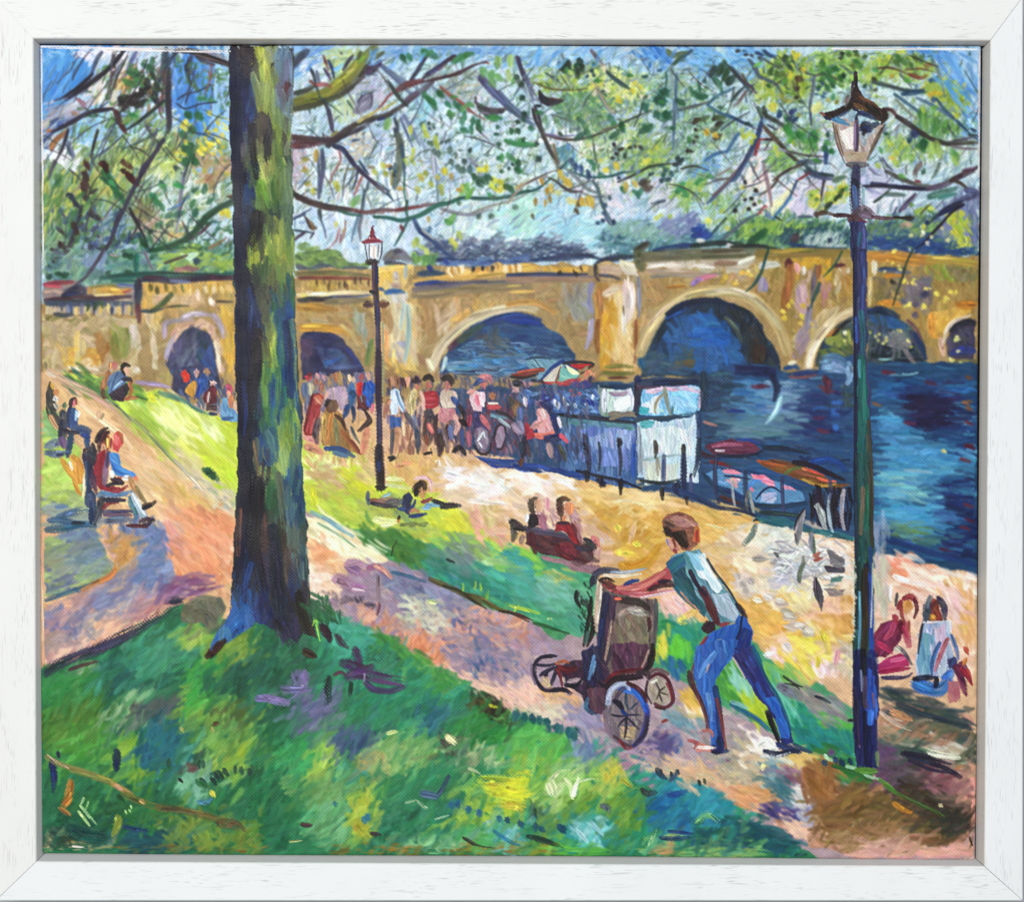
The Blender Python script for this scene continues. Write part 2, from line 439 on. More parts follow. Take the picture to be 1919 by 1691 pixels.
ART_01 = """
M painted_sky
@ 0 0 1
P b9d4e4/c4dbe6/a8cbe2/d0dfe6/bcd6dd n=900 w=11 l=42 a=-50 s=50 d=.35:66,78 1850,78 1850,520 66,560
@ 70 80 4
P 5aa1e2/4a94de/6db0e8/549be0/62a8e6 n=130 w=50 l=210 a=-62 s=14:0,10 560,30 620,90 420,240 330,330 120,470 0,500
R 9cc8ec/7fbbe9 n=8 w=26 l=70 a=20 s=60:10,60 300,60 300,130 10,240
R e8dfee/f0e6ee/e6e4f0/dfe2f0 n=60 w=28 l=60 a=-20 s=60 d=.5:260,30 700,30 700,130 400,110 270,90
P b4cfe8/c4d6ec/a9c4e6/cfd8ea/d8d6dc/c8c0c0 n=150 w=34 l=130 a=-60 s=20:560,60 1060,60 1000,420 780,520 560,640 420,600 240,560 330,330
R dcd8dc/e8e4e6/cfc6b8/d8c8a8 n=36 w=34 l=90 a=-60 s=30:380,250 760,160 760,420 420,440
P 5598df/4a8fda/66a6e4/4389d6 n=90 w=44 l=170 a=75 s=20:1060,180 1150,100 1330,120 1360,250 1340,560 1290,740 1200,720 1070,650 1020,520 1040,330
R 8dbce6/a6cdea n=26 w=34 l=130 a=80 s=12 d=.4:1330,150 1430,180 1440,700 1330,700
P a9cfe6/b9d8e6/8fbfe4/c6dcea/9ac4de n=160 w=34 l=110 a=-50 s=40:30,560 420,520 640,520 760,600 900,420 1000,560 1060,680 900,760 640,760 460,820 300,900 60,880
P 8fc1e6/7ab4e2/a4d0ea n=50 w=36 l=130 a=-30 s=40:210,590 430,560 480,620 400,720 240,760
R e3e4ea/d8dfe6/eceaee n=40 w=34 l=120 a=-50 s=20 d=.4:60,820 330,800 320,900 130,980
M painted_far_trees
P 7ba07c/8cac68/6c9a84/88a888/a0b464/648c7c/a4bc8c/5c8470/7c9060 n=330 w=34 l=100 a=-65 s=30:20,880 330,880 640,760 900,740 1060,660 1290,740 1440,720 1460,1100 1200,1300 1000,1420 640,1440 560,1691 20,1691
R b4b84c/c8c44c/a4b048/d0c050/8ca050/789850 n=60 w=34 l=120 a=-72 s=25 d=.4:20,1000 200,960 560,860 640,780 700,900 620,1140 560,1180 200,1200 100,1500 20,1500
R bcd4c8/d8dfd8/cfdce0/e0e4e2/b8d0d8 n=90 w=32 l=90 a=-60 s=50 d=.35:880,900 1420,820 1460,1100 1280,1220 1180,1420 900,1300 840,1100
R c8d070/b8c860/d4d880/a8c070 n=60 w=34 l=90 a=-50 s=50:640,760 1050,720 1200,820 1050,950 800,960 660,960
R b89a78/c4a888/b09070/c8a070 n=26 w=50 l=80 a=-40 s=60:1200,820 1460,860 1440,1000 1240,1080 1210,960
R c8b46a/d8c070/c9a860 n=12 w=40 l=120 a=-30 s=30:880,1440 1080,1380 1060,1500 900,1540
P 6f9a78/5f8f80/7aa07a/4f8270/86a884/5a7f8c/8aa4a8 n=200 w=36 l=90 a=-60 s=50:40,1440 300,1300 560,1440 900,1440 1000,1500 1200,1480 1460,1560 1470,1900 100,1900
R 7f9ec0/6f8fb8/96b0c8/a8b8c4 n=60 w=28 l=80 a=-50 s=40 d=.35:320,1350 640,1250 760,1400 700,1691 330,1691
R a8c048/b8cc4c/98b840/c4d050 n=50 w=40 l=90 a=-30 s=40:900,1600 1140,1500 1300,1600 1480,1580 1470,1760 1000,1800
R c8b0a0/b8a8a0/d0b8a4 n=14 w=40 l=100 a=-40 s=20:760,1360 940,1300 900,1420 780,1420
S c4a89a 50 d=.3:780,1390 900,1310
S b8a28c 44 d=.4:1010,680 1060,700 1000,760
S 8c8868 60 d=.3:760,1180 790,1260 840,1330
R 7c7a4c/88804c n=14 w=40 l=90 a=-70 s=20 d=.5:720,1190 860,1190 840,1330 740,1340
R c08a50/b07a48/c8985c n=10 w=34 l=90 a=-40 s=20:640,220 760,200 700,330 640,330
R d8b850/c8a048 n=8 w=24 l=60 a=-60 s=30:600,260 700,240 600,420
S c0783c 50 d=.4:100,800 150,720 240,640
S b06a34 46 d=.5:90,770 160,700 230,650
S c8884c 30 d=.4:60,660 90,650
S d88a5c 30:70,655 95,650
S a08068 44 d=.4:260,520 300,540
S a87088 50 d=.3:300,420 340,450 350,490
R a8a0b0/b8b0b8/9090a8 n=24 w=30 l=110 a=-30 s=20 d=.5:30,480 300,430 360,520 200,640 30,700
R 3a4c90/4a5ca0/2c3c80 n=12 w=22 l=120 a=-35 s=15 d=.6:40,660 280,570 300,610 60,760
M painted_branch
S 5a6aa0 26:290,70 220,180 130,320 70,470
S 4f5f98 20:310,100 180,260 90,420
S 5c6484 50 t=.6:480,60 440,130 410,210
S 5a6088 22:410,200 400,240
S 3a3858 44 t=.6:650,40 560,160 480,230 350,320 230,410
S 33304e 34 t=.7:410,230 300,330 200,400 130,430
S 463c5c 26:420,290 330,360 210,430
S 6a5048 34 d=.5:570,60 560,200 540,320 510,420
S 5a3a38 30 d=.5:580,170 550,280
S 8a94b8 40 d=.3:640,90 590,240 560,340
S 6a78b0 44 d=.3:735,60 690,160 650,250
S 8a6a7c 20:870,120 900,90
S 2c4a60 70 d=.4:960,30 950,160 900,300 880,420
S 24405c 60 d=.4:1050,40 990,130 940,230
S 3a3a50 60:985,190 975,420 980,600 965,680
S 6a3a44 34 d=.3:950,200 935,420 940,520
S 8a5058 26 d=.4:920,400 915,520 940,560
S 443a58 44:990,420 985,640 920,760 860,850 780,980 710,1110 650,1250 590,1370 560,1460
S 5a4a60 30 d=.3:970,680 900,800 820,930
S 3c3048 40:620,1250 580,1360 550,1480 500,1560 400,1691
S 35304a 34:500,1540 430,1640 370,1720
S 343a4c 34:950,430 850,510 740,600 660,650
S 4a5a60 22 d=.2:860,690 760,740 640,790
S 3c5a70 22:640,690 560,760 480,820 420,860
S 2e2c3c 30:450,650 430,720 400,850
S 3a6080 24:420,830 390,950
S 342c44 44 d=.3:560,490 420,510 340,540 240,600 130,650
S 404068 36 d=.4:330,540 200,620 90,680
S 5a5470 40 d=.3:230,640 180,800 110,930 70,1020
S 7a84a4 40 d=.3:230,740 270,860 320,990
S 6a7898 30 d=.3:215,760 250,850
S 50588a 18:260,970 330,920 380,900
S 463e54 30:330,1230 300,1340 270,1440 200,1560
S 3c3440 60 d=.3:330,1220 280,1400 240,1530 180,1600
S 5a4a50 24:680,1230 730,1330 790,1440 830,1540
S 46343e 34:690,1240 740,1340 780,1410
S 8a90a8 36 d=.3:1110,940 1080,1080 1060,1240 1040,1420
S 787c8c 24 d=.3:1100,980 1070,1150 1050,1300
S 5c98d0 30 d=.3:1130,1150 1060,1210 970,1250
S 4a4a70 26 d=.3:760,980 860,780 890,640
S 2c3a54 26:1280,310 1200,360 1110,380 1050,420
S 30405c 20:1340,440 1220,450 1160,480 1100,490 1040,450
S 3c4a64 16:1190,430 1185,520
S 4a4880 80 t=.4 d=.2:1120,170 1150,260 1160,320
S 3c3a6c 40:1110,170 1150,310
S 555a84 50 d=.3:1150,90 1130,160
S c06a58 34 d=.2:1250,200 1235,240 1250,270
S b85a4c 34 d=.3:1300,170 1270,260 1240,270
S 7a6a88 26 d=.3:1310,160 1290,280 1250,380 1230,560
S 6a5c78 24 d=.3:1250,400 1210,500
S 8c7088 20 d=.4:1330,200 1310,330 1300,500
S 332e30 60:1050,40 1150,50 1220,70 1330,120 1420,150 1500,200
S 4a3f2c 50 d=.2:1180,70 1280,110 1400,150 1490,200
S 54465c 44 d=.3:1170,70 1240,130 1320,160
S a0a0b0 50 d=.4:1250,60 1340,80 1420,120
S 6a9ab4 34 d=.3:430,870 390,960 360,1040
S 6c6c80 30 d=.3:200,1300 170,1250 230,1350
S 7a6878 24:760,1600 830,1680
S c8ccb8 30 d=.5:1300,1340 1430,1300
M painted_foliage
D 2e6a3c/3a7a40/28603a 46 120 70 s=20:740,240 860,150 800,290
D 3a7c44/4a8a4a 50 130 35:720,220 760,270
D 2c6038/387040 40 110 -5:700,300 640,400
D 1c2c24/241c1c/2a2420 50 110 -20 s=30 d=.4:760,390 700,410 640,440 800,380 760,450
D 1a1a20/1c2226 54 120 50 s=15 d=.2:820,330 860,370 880,410
D 2a1a1c/3c2020 44 110 60 s=15:640,440 600,540 620,600 690,430
D 4a9040/5aa048 50 150 -42:720,540 680,570
D 4a1c20/3c1618 40 110 65 s=12:370,910 360,990 365,1050 350,1110
D 4c1a1c 50 60 20:360,1160
D 2a2230 34 90 -30:420,1110
D 203048/2a2c38 40 90 40 d=.4:250,1150 290,1210 380,1180
D 4a1a1c/541c1e 50 120 40 d=.3:500,920 670,910 690,1000 720,1030
D 6c2018/3a1414 40 70 30 d=.5:480,910 650,960
D 3a1618/301414 60 90 45:180,1520 150,1590 120,1570
D 301c20/3c2024 44 120 60 d=.5:280,1380 180,1420 420,1290 350,1390
D 22182a/1e1a24 40 60 20 d=.4:120,1640 90,1670 440,1440
D 1e3058/243c70/1c2c50 44 80 20 s=50 d=.4:380,1480 440,1500 400,1540 470,1550 350,1560 430,1390 560,1480
D 2c5a40/346248/3c6a54 44 80 30 s=60:450,1420 640,1460 700,1480 560,1600 690,1600 500,1530 600,1640 660,1560
D 1f6a3c/247040/2a7a44 60 150 55 s=14:520,1000 560,1050 590,1110 620,1160
D 1f5f3a 24 90 35:500,1030
D 2c7850/3a8058/348a5a 46 110 40 s=25:940,1070 1050,1060 870,1160 900,1200 930,1230
D 1f6840/1c6038/2a7048 62 84 30 s=40:1130,540 1210,540 1170,650 1090,680 1150,830 1150,770
D 1c5c36/226a40 56 90 80 s=20:1140,780 1160,860 1110,890 1180,890 1100,800
D 46504c/3c4a48 46 110 35:1050,950
D 3a7a58/2c6a50/4a8a64 46 90 -30 s=50:980,1290 1060,1280 1180,1100 1250,1090 1160,1200 1290,1180 920,1360 1180,1270
D 47a04c/52a85a 30 130 5:1190,410 1270,420
D 4a9c50 28 80 0:1230,425
D e0c830/e8d040/d8c020 34 60 70 s=40:1100,590 1100,630 1290,520 1260,650 1280,680 1240,790 1290,770 1360,740 1220,810 1270,800 1380,690 1110,740 1350,600
D f0dc50/e4cc28 26 44 40 s=60:1080,610 1130,610 1200,730 1010,790 1330,650 1300,760 1390,780
D c8c83c/b8c038 36 60 60 s=50:1060,880 1020,800 1350,980 1420,980 1180,960 1250,950
D eadb3c/d8cc28 44 70 50 s=40:1420,1270 1430,1290 1380,1270
D a8905c/b89c70/b08a68 70 110 -40 s=40:1290,1010 1310,1060 1270,900 1360,970
D b4d0a8/a8c898/c0dcb0 44 90 -50 s=40:1050,980 1000,1050 960,1000 900,960
D 9cc8ec/8cbce8 40 70 -40 s=40:1360,820 1290,950 1210,950 1330,1340 1380,820
D 2a6a40/347848/4a8a40 34 46 30 s=80:1220,1530 1260,1540 1290,1580 1320,1440 1370,1500 1450,1420 1270,1500 1180,1600 1150,1590
D b8cc3c/c8d838/a8c434 50 80 -20 s=50:1150,1530 1130,1570 1190,1530 1350,1600 1420,1600 960,1640 1040,1640
D 1c3450/203a58 60 70 -10:1190,1640 1180,1610
D 8a6048/9c7058 20 110 -25:1380,1480 1320,1520
D 3a5a8c/2f7a58 40 90 -40 s=50:530,1470 740,1480 760,1440 870,1600 810,1470
D 40405c/4a3c50 50 110 70 d=.4:860,690 830,620
D 6e8c70/5c7c84 60 120 -60 d=.3:560,690 540,600
M painted_branch
S 1f5a3a 60 t=.6:1500,1060 1470,1180 1360,1230 1250,1310 1180,1400 1090,1470 960,1520
S 24683f 56 t=.5 d=.2:1180,1400 1080,1490 950,1540 820,1560
S 1d5038 44:830,1550 790,1500 760,1440
S 206044 36:840,1550 960,1540 1100,1530
S 183a3c 34:1460,1170 1380,1220 1300,1280
S 4a2c34 34 d=.3:1290,1350 1220,1420 1110,1490
S 2a4a38 30:1250,1300 1230,1380
S 5a2c2c 24:1460,1150 1420,1150
S 4aa048 36:1505,1070 1490,1140
M painted_sky
@ 510 80 4
P 88b4e0/78a8dc/9cc2e4/6fa2da n=70 w=34 l=110 a=-30 s=30:120,25 420,25 300,120 160,200 120,160
R d8dee4/e2e4ea/c8dae6/cfe0ec n=40 w=30 l=90 a=-40 s=40 d=.4:180,150 600,60 560,200 460,280 300,300
P 6f9ed2/7fb0dc/8ab8e0/5f92cc n=80 w=30 l=100 a=-10 s=40 d=.4:800,28 1919,28 1919,120 1400,110 1200,90 900,120
R bcd8e4/c8e0e8/a8cce0/b4d8e4 n=120 w=34 l=110 a=-50 s=40:700,140 1919,120 1919,520 1400,520 1000,480 700,500
R b9d4e6/cadceb/dbe6ee/a4c4e0 n=150 w=36 l=120 a=-60 s=40:960,480 1500,600 1919,700 1919,1500 1200,1400 1000,1200
R e8ecee/f0f0ee/dfe6ec n=70 w=38 l=110 a=80 s=25:140,820 1000,560 1020,1280 160,1280
R a8c4e4/8fb0dc/b8cce6 n=40 w=30 l=80 a=-50 s=40:600,700 800,600 860,800 680,900 240,560 400,540
R c8dcec/b4d0ea/dce6f0 n=60 w=30 l=110 a=80 s=30:140,1250 1000,1300 1000,1650 640,1600 180,1500
R d8e6e0/c8e4dc/bcdcd8/e4ece4 n=110 w=34 l=90 a=-40 s=50:1560,650 1919,650 1919,1480 1400,1480 1200,1320 1500,1100
R a8d8c8/b4e0cc/9cd0c4 n=44 w=36 l=90 a=-30 s=50 d=.4:1700,1200 1919,1100 1919,1440 1700,1420
R a0d4e4/8cc8de n=18 w=36 l=90 a=-70 s=20:1080,420 1180,400 1180,560 1080,580
R b4b4cc/c4bcd0/a8a8c0 n=30 w=34 l=110 a=-70 s=20:640,300 820,240 820,480 640,460
R e0dce4/d8d0d8/c8c4cc n=30 w=30 l=80 a=-50 s=30:1280,290 1500,330 1560,460 1700,500 1640,560 1450,430
M painted_foliage
R b0c890/9cbc80/c4d490/a8b878 n=60 w=26 l=60 a=-50 s=60 d=.4:380,60 640,60 620,220 480,300
R a4b4a0/8c9c88/b4b8a0/96a0a0 n=40 w=28 l=70 a=-40 s=40 d=.4:1180,200 1560,180 1560,400 1300,380
R c8d4a0/b8c890 n=24 w=24 l=60 a=70 s=30 d=.4:480,420 640,380 600,560 500,600
R c0b49c/d0c0a4/b4b098 n=30 w=24 l=60 a=-20 s=60 d=.5:600,600 760,740 700,880 560,820
R b8a8b8/a898ac/c8b4c0 n=26 w=30 l=100 a=85 s=20 d=.5:110,840 200,820 200,1000 120,1000
M painted_branch
S 7080a0 50 d=.3:800,160 900,230 1000,330
S 6a78a4 40 d=.3:820,170 980,320 1060,400
S 8090b4 34 d=.3:850,200 960,260 1080,340
S 8c9cb8 40 d=.3:1200,330 1290,400 1400,480
S 9cacc8 44 d=.3:1260,330 1380,440 1500,520
S b8a0a0 20 d=.3:1260,320 1340,380 1440,480
S a85848 26:1260,330 1330,390 1430,450 1500,520 1590,570
S c06858 20:1400,440 1480,520
S 4a4a78 70 t=.3:1560,260 1640,350 1720,430 1780,500
S 5a6a9c 50 d=.2:1600,300 1740,450 1860,550 1919,590
S 6c7cac 30 d=.2:1700,360 1800,470 1919,560
S 7a88ac 40 d=.3:1830,100 1880,230 1919,330
S 3c3050 30:1840,100 1860,200 1890,280
S 7a90b8 46 d=.3:980,540 1040,640 1100,760
S 6f88b4 30 d=.3:960,560 1010,680 1060,800
S 8498b8 24:1300,660 1280,740
S a0aabc 20:1340,560 1336,640
S 8494b4 26 d=.3:1200,800 1230,1000 1240,1200
S a8b0c4 60 d=.4:1200,820 1220,1010
S 9ca4b4 40 d=.5:1480,860 1560,960 1540,1020
S 4a5878 80 d=.4:260,50 170,140 110,230
S 3a4a60 40 d=.3:230,70 130,180 60,270
S 3c4454 34:280,180 310,240 330,330 370,400
S 6f7c98 34 d=.4:330,210 350,300
S 8a4a48 30 d=.3:380,90 400,150 420,200
S 2a3c78 34:420,130 450,200 460,260
S 5a5070 34 d=.4:390,190 440,270
S 402c50 34:600,90 560,150 530,200
S 6a5870 20:510,60 520,80
S 6f7430 150 t=.35:130,480 250,430 400,390 480,330 560,270 640,190 720,80 760,40
S 8a8c34 100 t=.3 d=.2:180,440 320,410 440,350 540,260 620,170 690,90
S a8a838 60 t=.4 d=.2:260,400 400,370 500,300 580,220 650,140 700,70
S c8c848 40 t=.5:440,330 540,240 610,190 640,130
S d8d870 26:560,220 610,190
S 3c4038 50 d=.3:150,380 250,350 330,310
S 4a4c34 60 d=.3:140,500 280,470 400,430 530,380 600,330
S 5a4c44 44 d=.4:520,380 620,310 690,250
S 48403c 34 d=.3:650,250 700,180 740,110
S b05858 50 d=.5:330,310 410,310 440,330
S 9c4440 26 d=.3:280,280 310,310
S 6a8044 46 d=.3:660,60 640,120
S 90b050 40 d=.2:700,60 670,140
S 7aa038 34:690,90 640,150
S 5c6c4c 40 d=.4:830,60 760,120
S 3a2c4c 70 d=.2:800,140 760,190 720,230
S 4c3454 40 d=.4:740,160 690,230
S 3a3a4c 34 d=.2:380,420 420,510 440,640
S 4c4868 46 d=.2:420,500 440,590 450,660
S 4a6a58 26:560,430 590,470 610,500
S 54686c 20 d=.2:330,340 370,430
S 4a3c3c 60 t=.5:410,760 500,690 600,620 720,570 840,540 930,490
S 3c3448 50 d=.2:420,770 520,700 660,640 760,570
S 1e3060 40:790,570 860,550 900,530
S 5c5048 40:850,550 940,490 1010,440 1080,390
S 5c4c64 70 d=.25:980,460 1060,390 1140,340 1200,290
S 6a6080 40 d=.3:1000,420 1100,370
S 38304c 44:1040,270 1090,200 1130,130 1160,90
S 3c3050 40:1130,260 1200,210 1290,150 1350,90
S 2e2e58 30:1150,230 1230,180 1320,110
S 5a5890 26:1180,230 1260,180
S 46283c 26:1370,90 1300,140
S 7a5078 26:1240,200 1290,160
S 6a2c34 70 d=.2 t=.5:940,350 1010,310 1070,290 1120,280
S 7c2c34 40:1000,310 1110,290
S 4c2c3c 30:1120,290 1260,260 1340,240 1430,200 1520,160 1600,140
S 5a3440 24:1280,250 1400,230 1470,180
S c03c3c 20:1600,140 1625,155
S a83438 20:870,390 830,450 790,490 750,530
S 94303c 22:940,350 890,380 860,410
S d8c878 34 d=.2:640,590 680,560 740,530 800,490
S c8c060 26:820,500 880,460 930,440
S 2c4038 40 t=.6:870,290 920,370 970,430 1010,470
S 1e3430 26:880,310 950,400
S 5a2c38 56 t=.5:100,700 220,710 330,720 440,720 510,700
S 5c2834 80 t=.5 d=.4:120,760 220,760 330,750 400,740
S 42303c 40:300,710 430,730 520,700 590,650
S a09048 26:440,690 490,660
S 28305c 56:460,770 520,790 560,840 600,880
S 343058 44:560,840 620,920 680,980 740,1040
S 4a4468 34:640,930 720,1010 800,1070 870,1110
S 5a4a5c 24:730,1030 800,1090 880,1150
S 28406c 26:650,880 680,930 720,980
S 2c5070 24:860,1120 900,1170
S 6478a8 34 d=.3:600,730 650,720
S 3c4c64 34:910,560 940,640 910,700
S 4a5870 50 d=.2:920,640 960,760 980,880
S 6c7c68 80 d=.3 t=.4:940,690 960,800 940,1000 920,1080
S 3c5c74 30:970,760 985,900 990,1000
S 2f8070 20:990,1000 985,1100 1000,1200
S 74909c 40 d=.4:920,900 910,1080
S b0a050 30 d=.3:900,960 890,1060
S 4c5478 44 d=.25 t=.3:370,800 380,930 360,1060 350,1160
S 6a7898 34 d=.3:340,830 350,980 340,1160
S c8a850 50 d=.3:330,810 325,880
S 2c3c70 20:640,960 620,1040 590,1110
S c07078 26 d=.2:500,800 510,880 460,960 430,1050
S b05c64 30 d=.2:670,1000 640,1070 610,1140
S c89090 22 d=.2:500,1390 480,1470 430,1530 390,1560
S b87c78 20 d=.2:545,1330 540,1420 500,1510
S 50687c 26 d=.2:720,1040 690,1150 670,1280
S 44606c 20:690,1100 670,1200 655,1300
S a8b4b4 24 d=.3:700,1130 740,1220 760,1300
S 38486c 26 d=.2:150,1320 240,1270 290,1240
S 485c84 20:170,1310 250,1280
S 5c6c98 22:370,1340 390,1400 400,1460
S 4a3448 30 d=.3:240,1420 180,1460 140,1500
S 3c5c74 24:160,1400 300,1420
S 6c94b8 30 d=.3:640,1300 610,1400 590,1490
S 4c5464 40 d=.4:350,1250 360,1340
S 78808c 34 d=.3:670,1290 650,1380 660,1480
S 24342c 50 t=.4:90,1000 110,1080 160,1130 230,1170
S 362420 64 t=.4:160,1130 260,1180 380,1220 500,1240 590,1250
S 4a2c28 40 d=.2:180,1160 300,1200 430,1240 540,1240
S 1f5a48 30:490,1250 570,1280 660,1290
S 7a3c40 44 d=.4:590,1250 700,1270 800,1260 930,1250
S 8c6468 40 d=.3:680,1270 820,1250 960,1250 1060,1230
S 7c2c30 36:930,1250 1050,1230 1200,1210
S 8c7480 40 d=.4:1120,1210 1270,1200 1360,1180
S 217058 44 t=.5:760,1300 880,1310 960,1330 1040,1310 1120,1280 1220,1220 1310,1200 1420,1160 1550,1165 1700,1160 1800,1140 1919,1100
S 2c8068 24:1040,1310 1140,1280 1240,1220 1400,1170
S 1f6048 30:1010,1180 1000,1250 1020,1330
S 8a8898 36 d=.4:1260,1240 1400,1280 1520,1280 1640,1240
S 9c9490 30 d=.4:1500,1270 1640,1220 1800,1180 1919,1120
S 24645c 26:1010,1340 970,1420 930,1490 910,1520
S 7c3040 34 d=.2:960,1370 980,1410
S 2c4c80 50 d=.3:1060,1320 1100,1400 1180,1460 1240,1510
S 2c4a8c 40 d=.4:1100,1410 1200,1490 1280,1560 1340,1600
S d8c8b0 18 d=.3:1120,1400 1210,1470
M painted_foliage
D 24703c/2c7c48/1f6438/3a8a50 50 90 70 s=40:1150,70 1130,60 980,110 1030,100 1210,90 1260,380
D 338848/449a50/2c7840 50 110 -35 s=15:1430,100 1470,80 1390,110 1160,70
D 5ca050/6cb058/4a9448 56 100 70 s=30:1580,220 1640,240 1680,160 1700,260 1650,300
D a8c860/90b858 44 110 80 s=20:1780,130 1770,240 1690,140
D 1e6a3c/24744a/2c7844 40 84 65 s=40:1320,460 1370,460 1400,480 1330,540 1440,540 1440,650 1490,650 1540,600 1550,640 1420,590 1500,590
D 2c7c48/1f6840 44 120 35 s=20:1190,430 1150,400 1200,460 1640,560 1680,550
D 54a058/6ab060 40 80 -15 s=40:1480,460 1340,530 1660,560 1440,480
D 2a5840/3a6850/24503c 44 54 60 s=50:1830,255 1865,310 1870,410 1690,630 1790,660 1840,660 1690,760 1700,860 1890,530 1720,960 1840,890 1830,940
D 4a6450/3c5c58/567064 46 70 70 s=50 d=.3:1370,840 1340,890 1440,890 1430,950 1480,950 1180,750 1210,810 1390,940 1240,830 1330,800
D 243c3c/2c5048 26 40 70 s=40:1170,600 1210,630 1230,690 1265,745 1300,740 1320,730 1180,640 890,930 910,990 1770,940 1800,910
D 50a860/3c9454 36 80 60 s=40:1830,890 1850,950 1720,860 1770,850 1640,1150 1450,1080 1320,1340 1860,740
D 7cb858/6aa850 50 120 -60 s=20:1340,1320 1440,1090 1480,1120 620,1180 860,600
D b8cc3c/c8d444/a8c034 32 80 75 s=20:1140,640 1160,690 1220,720 1230,760 1035,650 1055,820 1050,880 1005,890 1140,680
D b4b83c/c4c440/a4a838 40 70 70 s=40:830,920 850,980 1110,1000 1150,980 1240,1010 1290,960 1090,1100 1270,1120 1420,1080 480,1060 490,1090 1260,1080 1190,1060 770,970
D d8d030/e4dc38/ccd028 50 80 40 s=50:1660,1030 1710,1050 1650,1080 1700,1100 1560,950 1290,960 1740,1080 1600,940
D c89c40/d0a848/b88c3c 30 60 30 s=60:1840,1080 1870,1060 1340,1000 1120,1020 1400,1100 960,1090 1170,1320 250,870 240,950 270,1060 870,920
D 90903c/a09c48 24 70 -10 s=20:250,870 245,955 265,1045
D c0d060/a4c050 44 80 60 s=50:1080,1490 1120,1530 1160,1570 1060,1510 1340,1490 1370,1530 1400,1440 1060,1600 1200,1600
D e0d84c/d4d03c 30 60 60 s=40:1370,1510 1350,1480 300,1110 475,1360
D 6c8c44/7c9c48/8cac50 70 150 0 s=30 d=.4:300,1560 400,1580 220,1600 450,1600 320,1620 250,1530
D 3c4a34/343830 40 90 -10 d=.4:300,1620 280,1640
D 7c2c24 40 50 0:410,1560
D a09070/8c7c68 20 60 0 s=60:600,940 1110,880 740,930 540,1400
D 285840/346448 50 90 40 d=.3:1520,1000 1590,1030 1560,1050 1760,1080 1790,1100 1620,1010
D 1e4a70/2c5c88 26 36 0 s=80:1180,1390 1170,1410 1310,1490 1280,1490 1100,1390 880,940 920,960
D 405c50/4a6c58 50 60 30 d=.3:1550,1300 1820,1230 1640,1300 1400,1200 1660,1160
"""
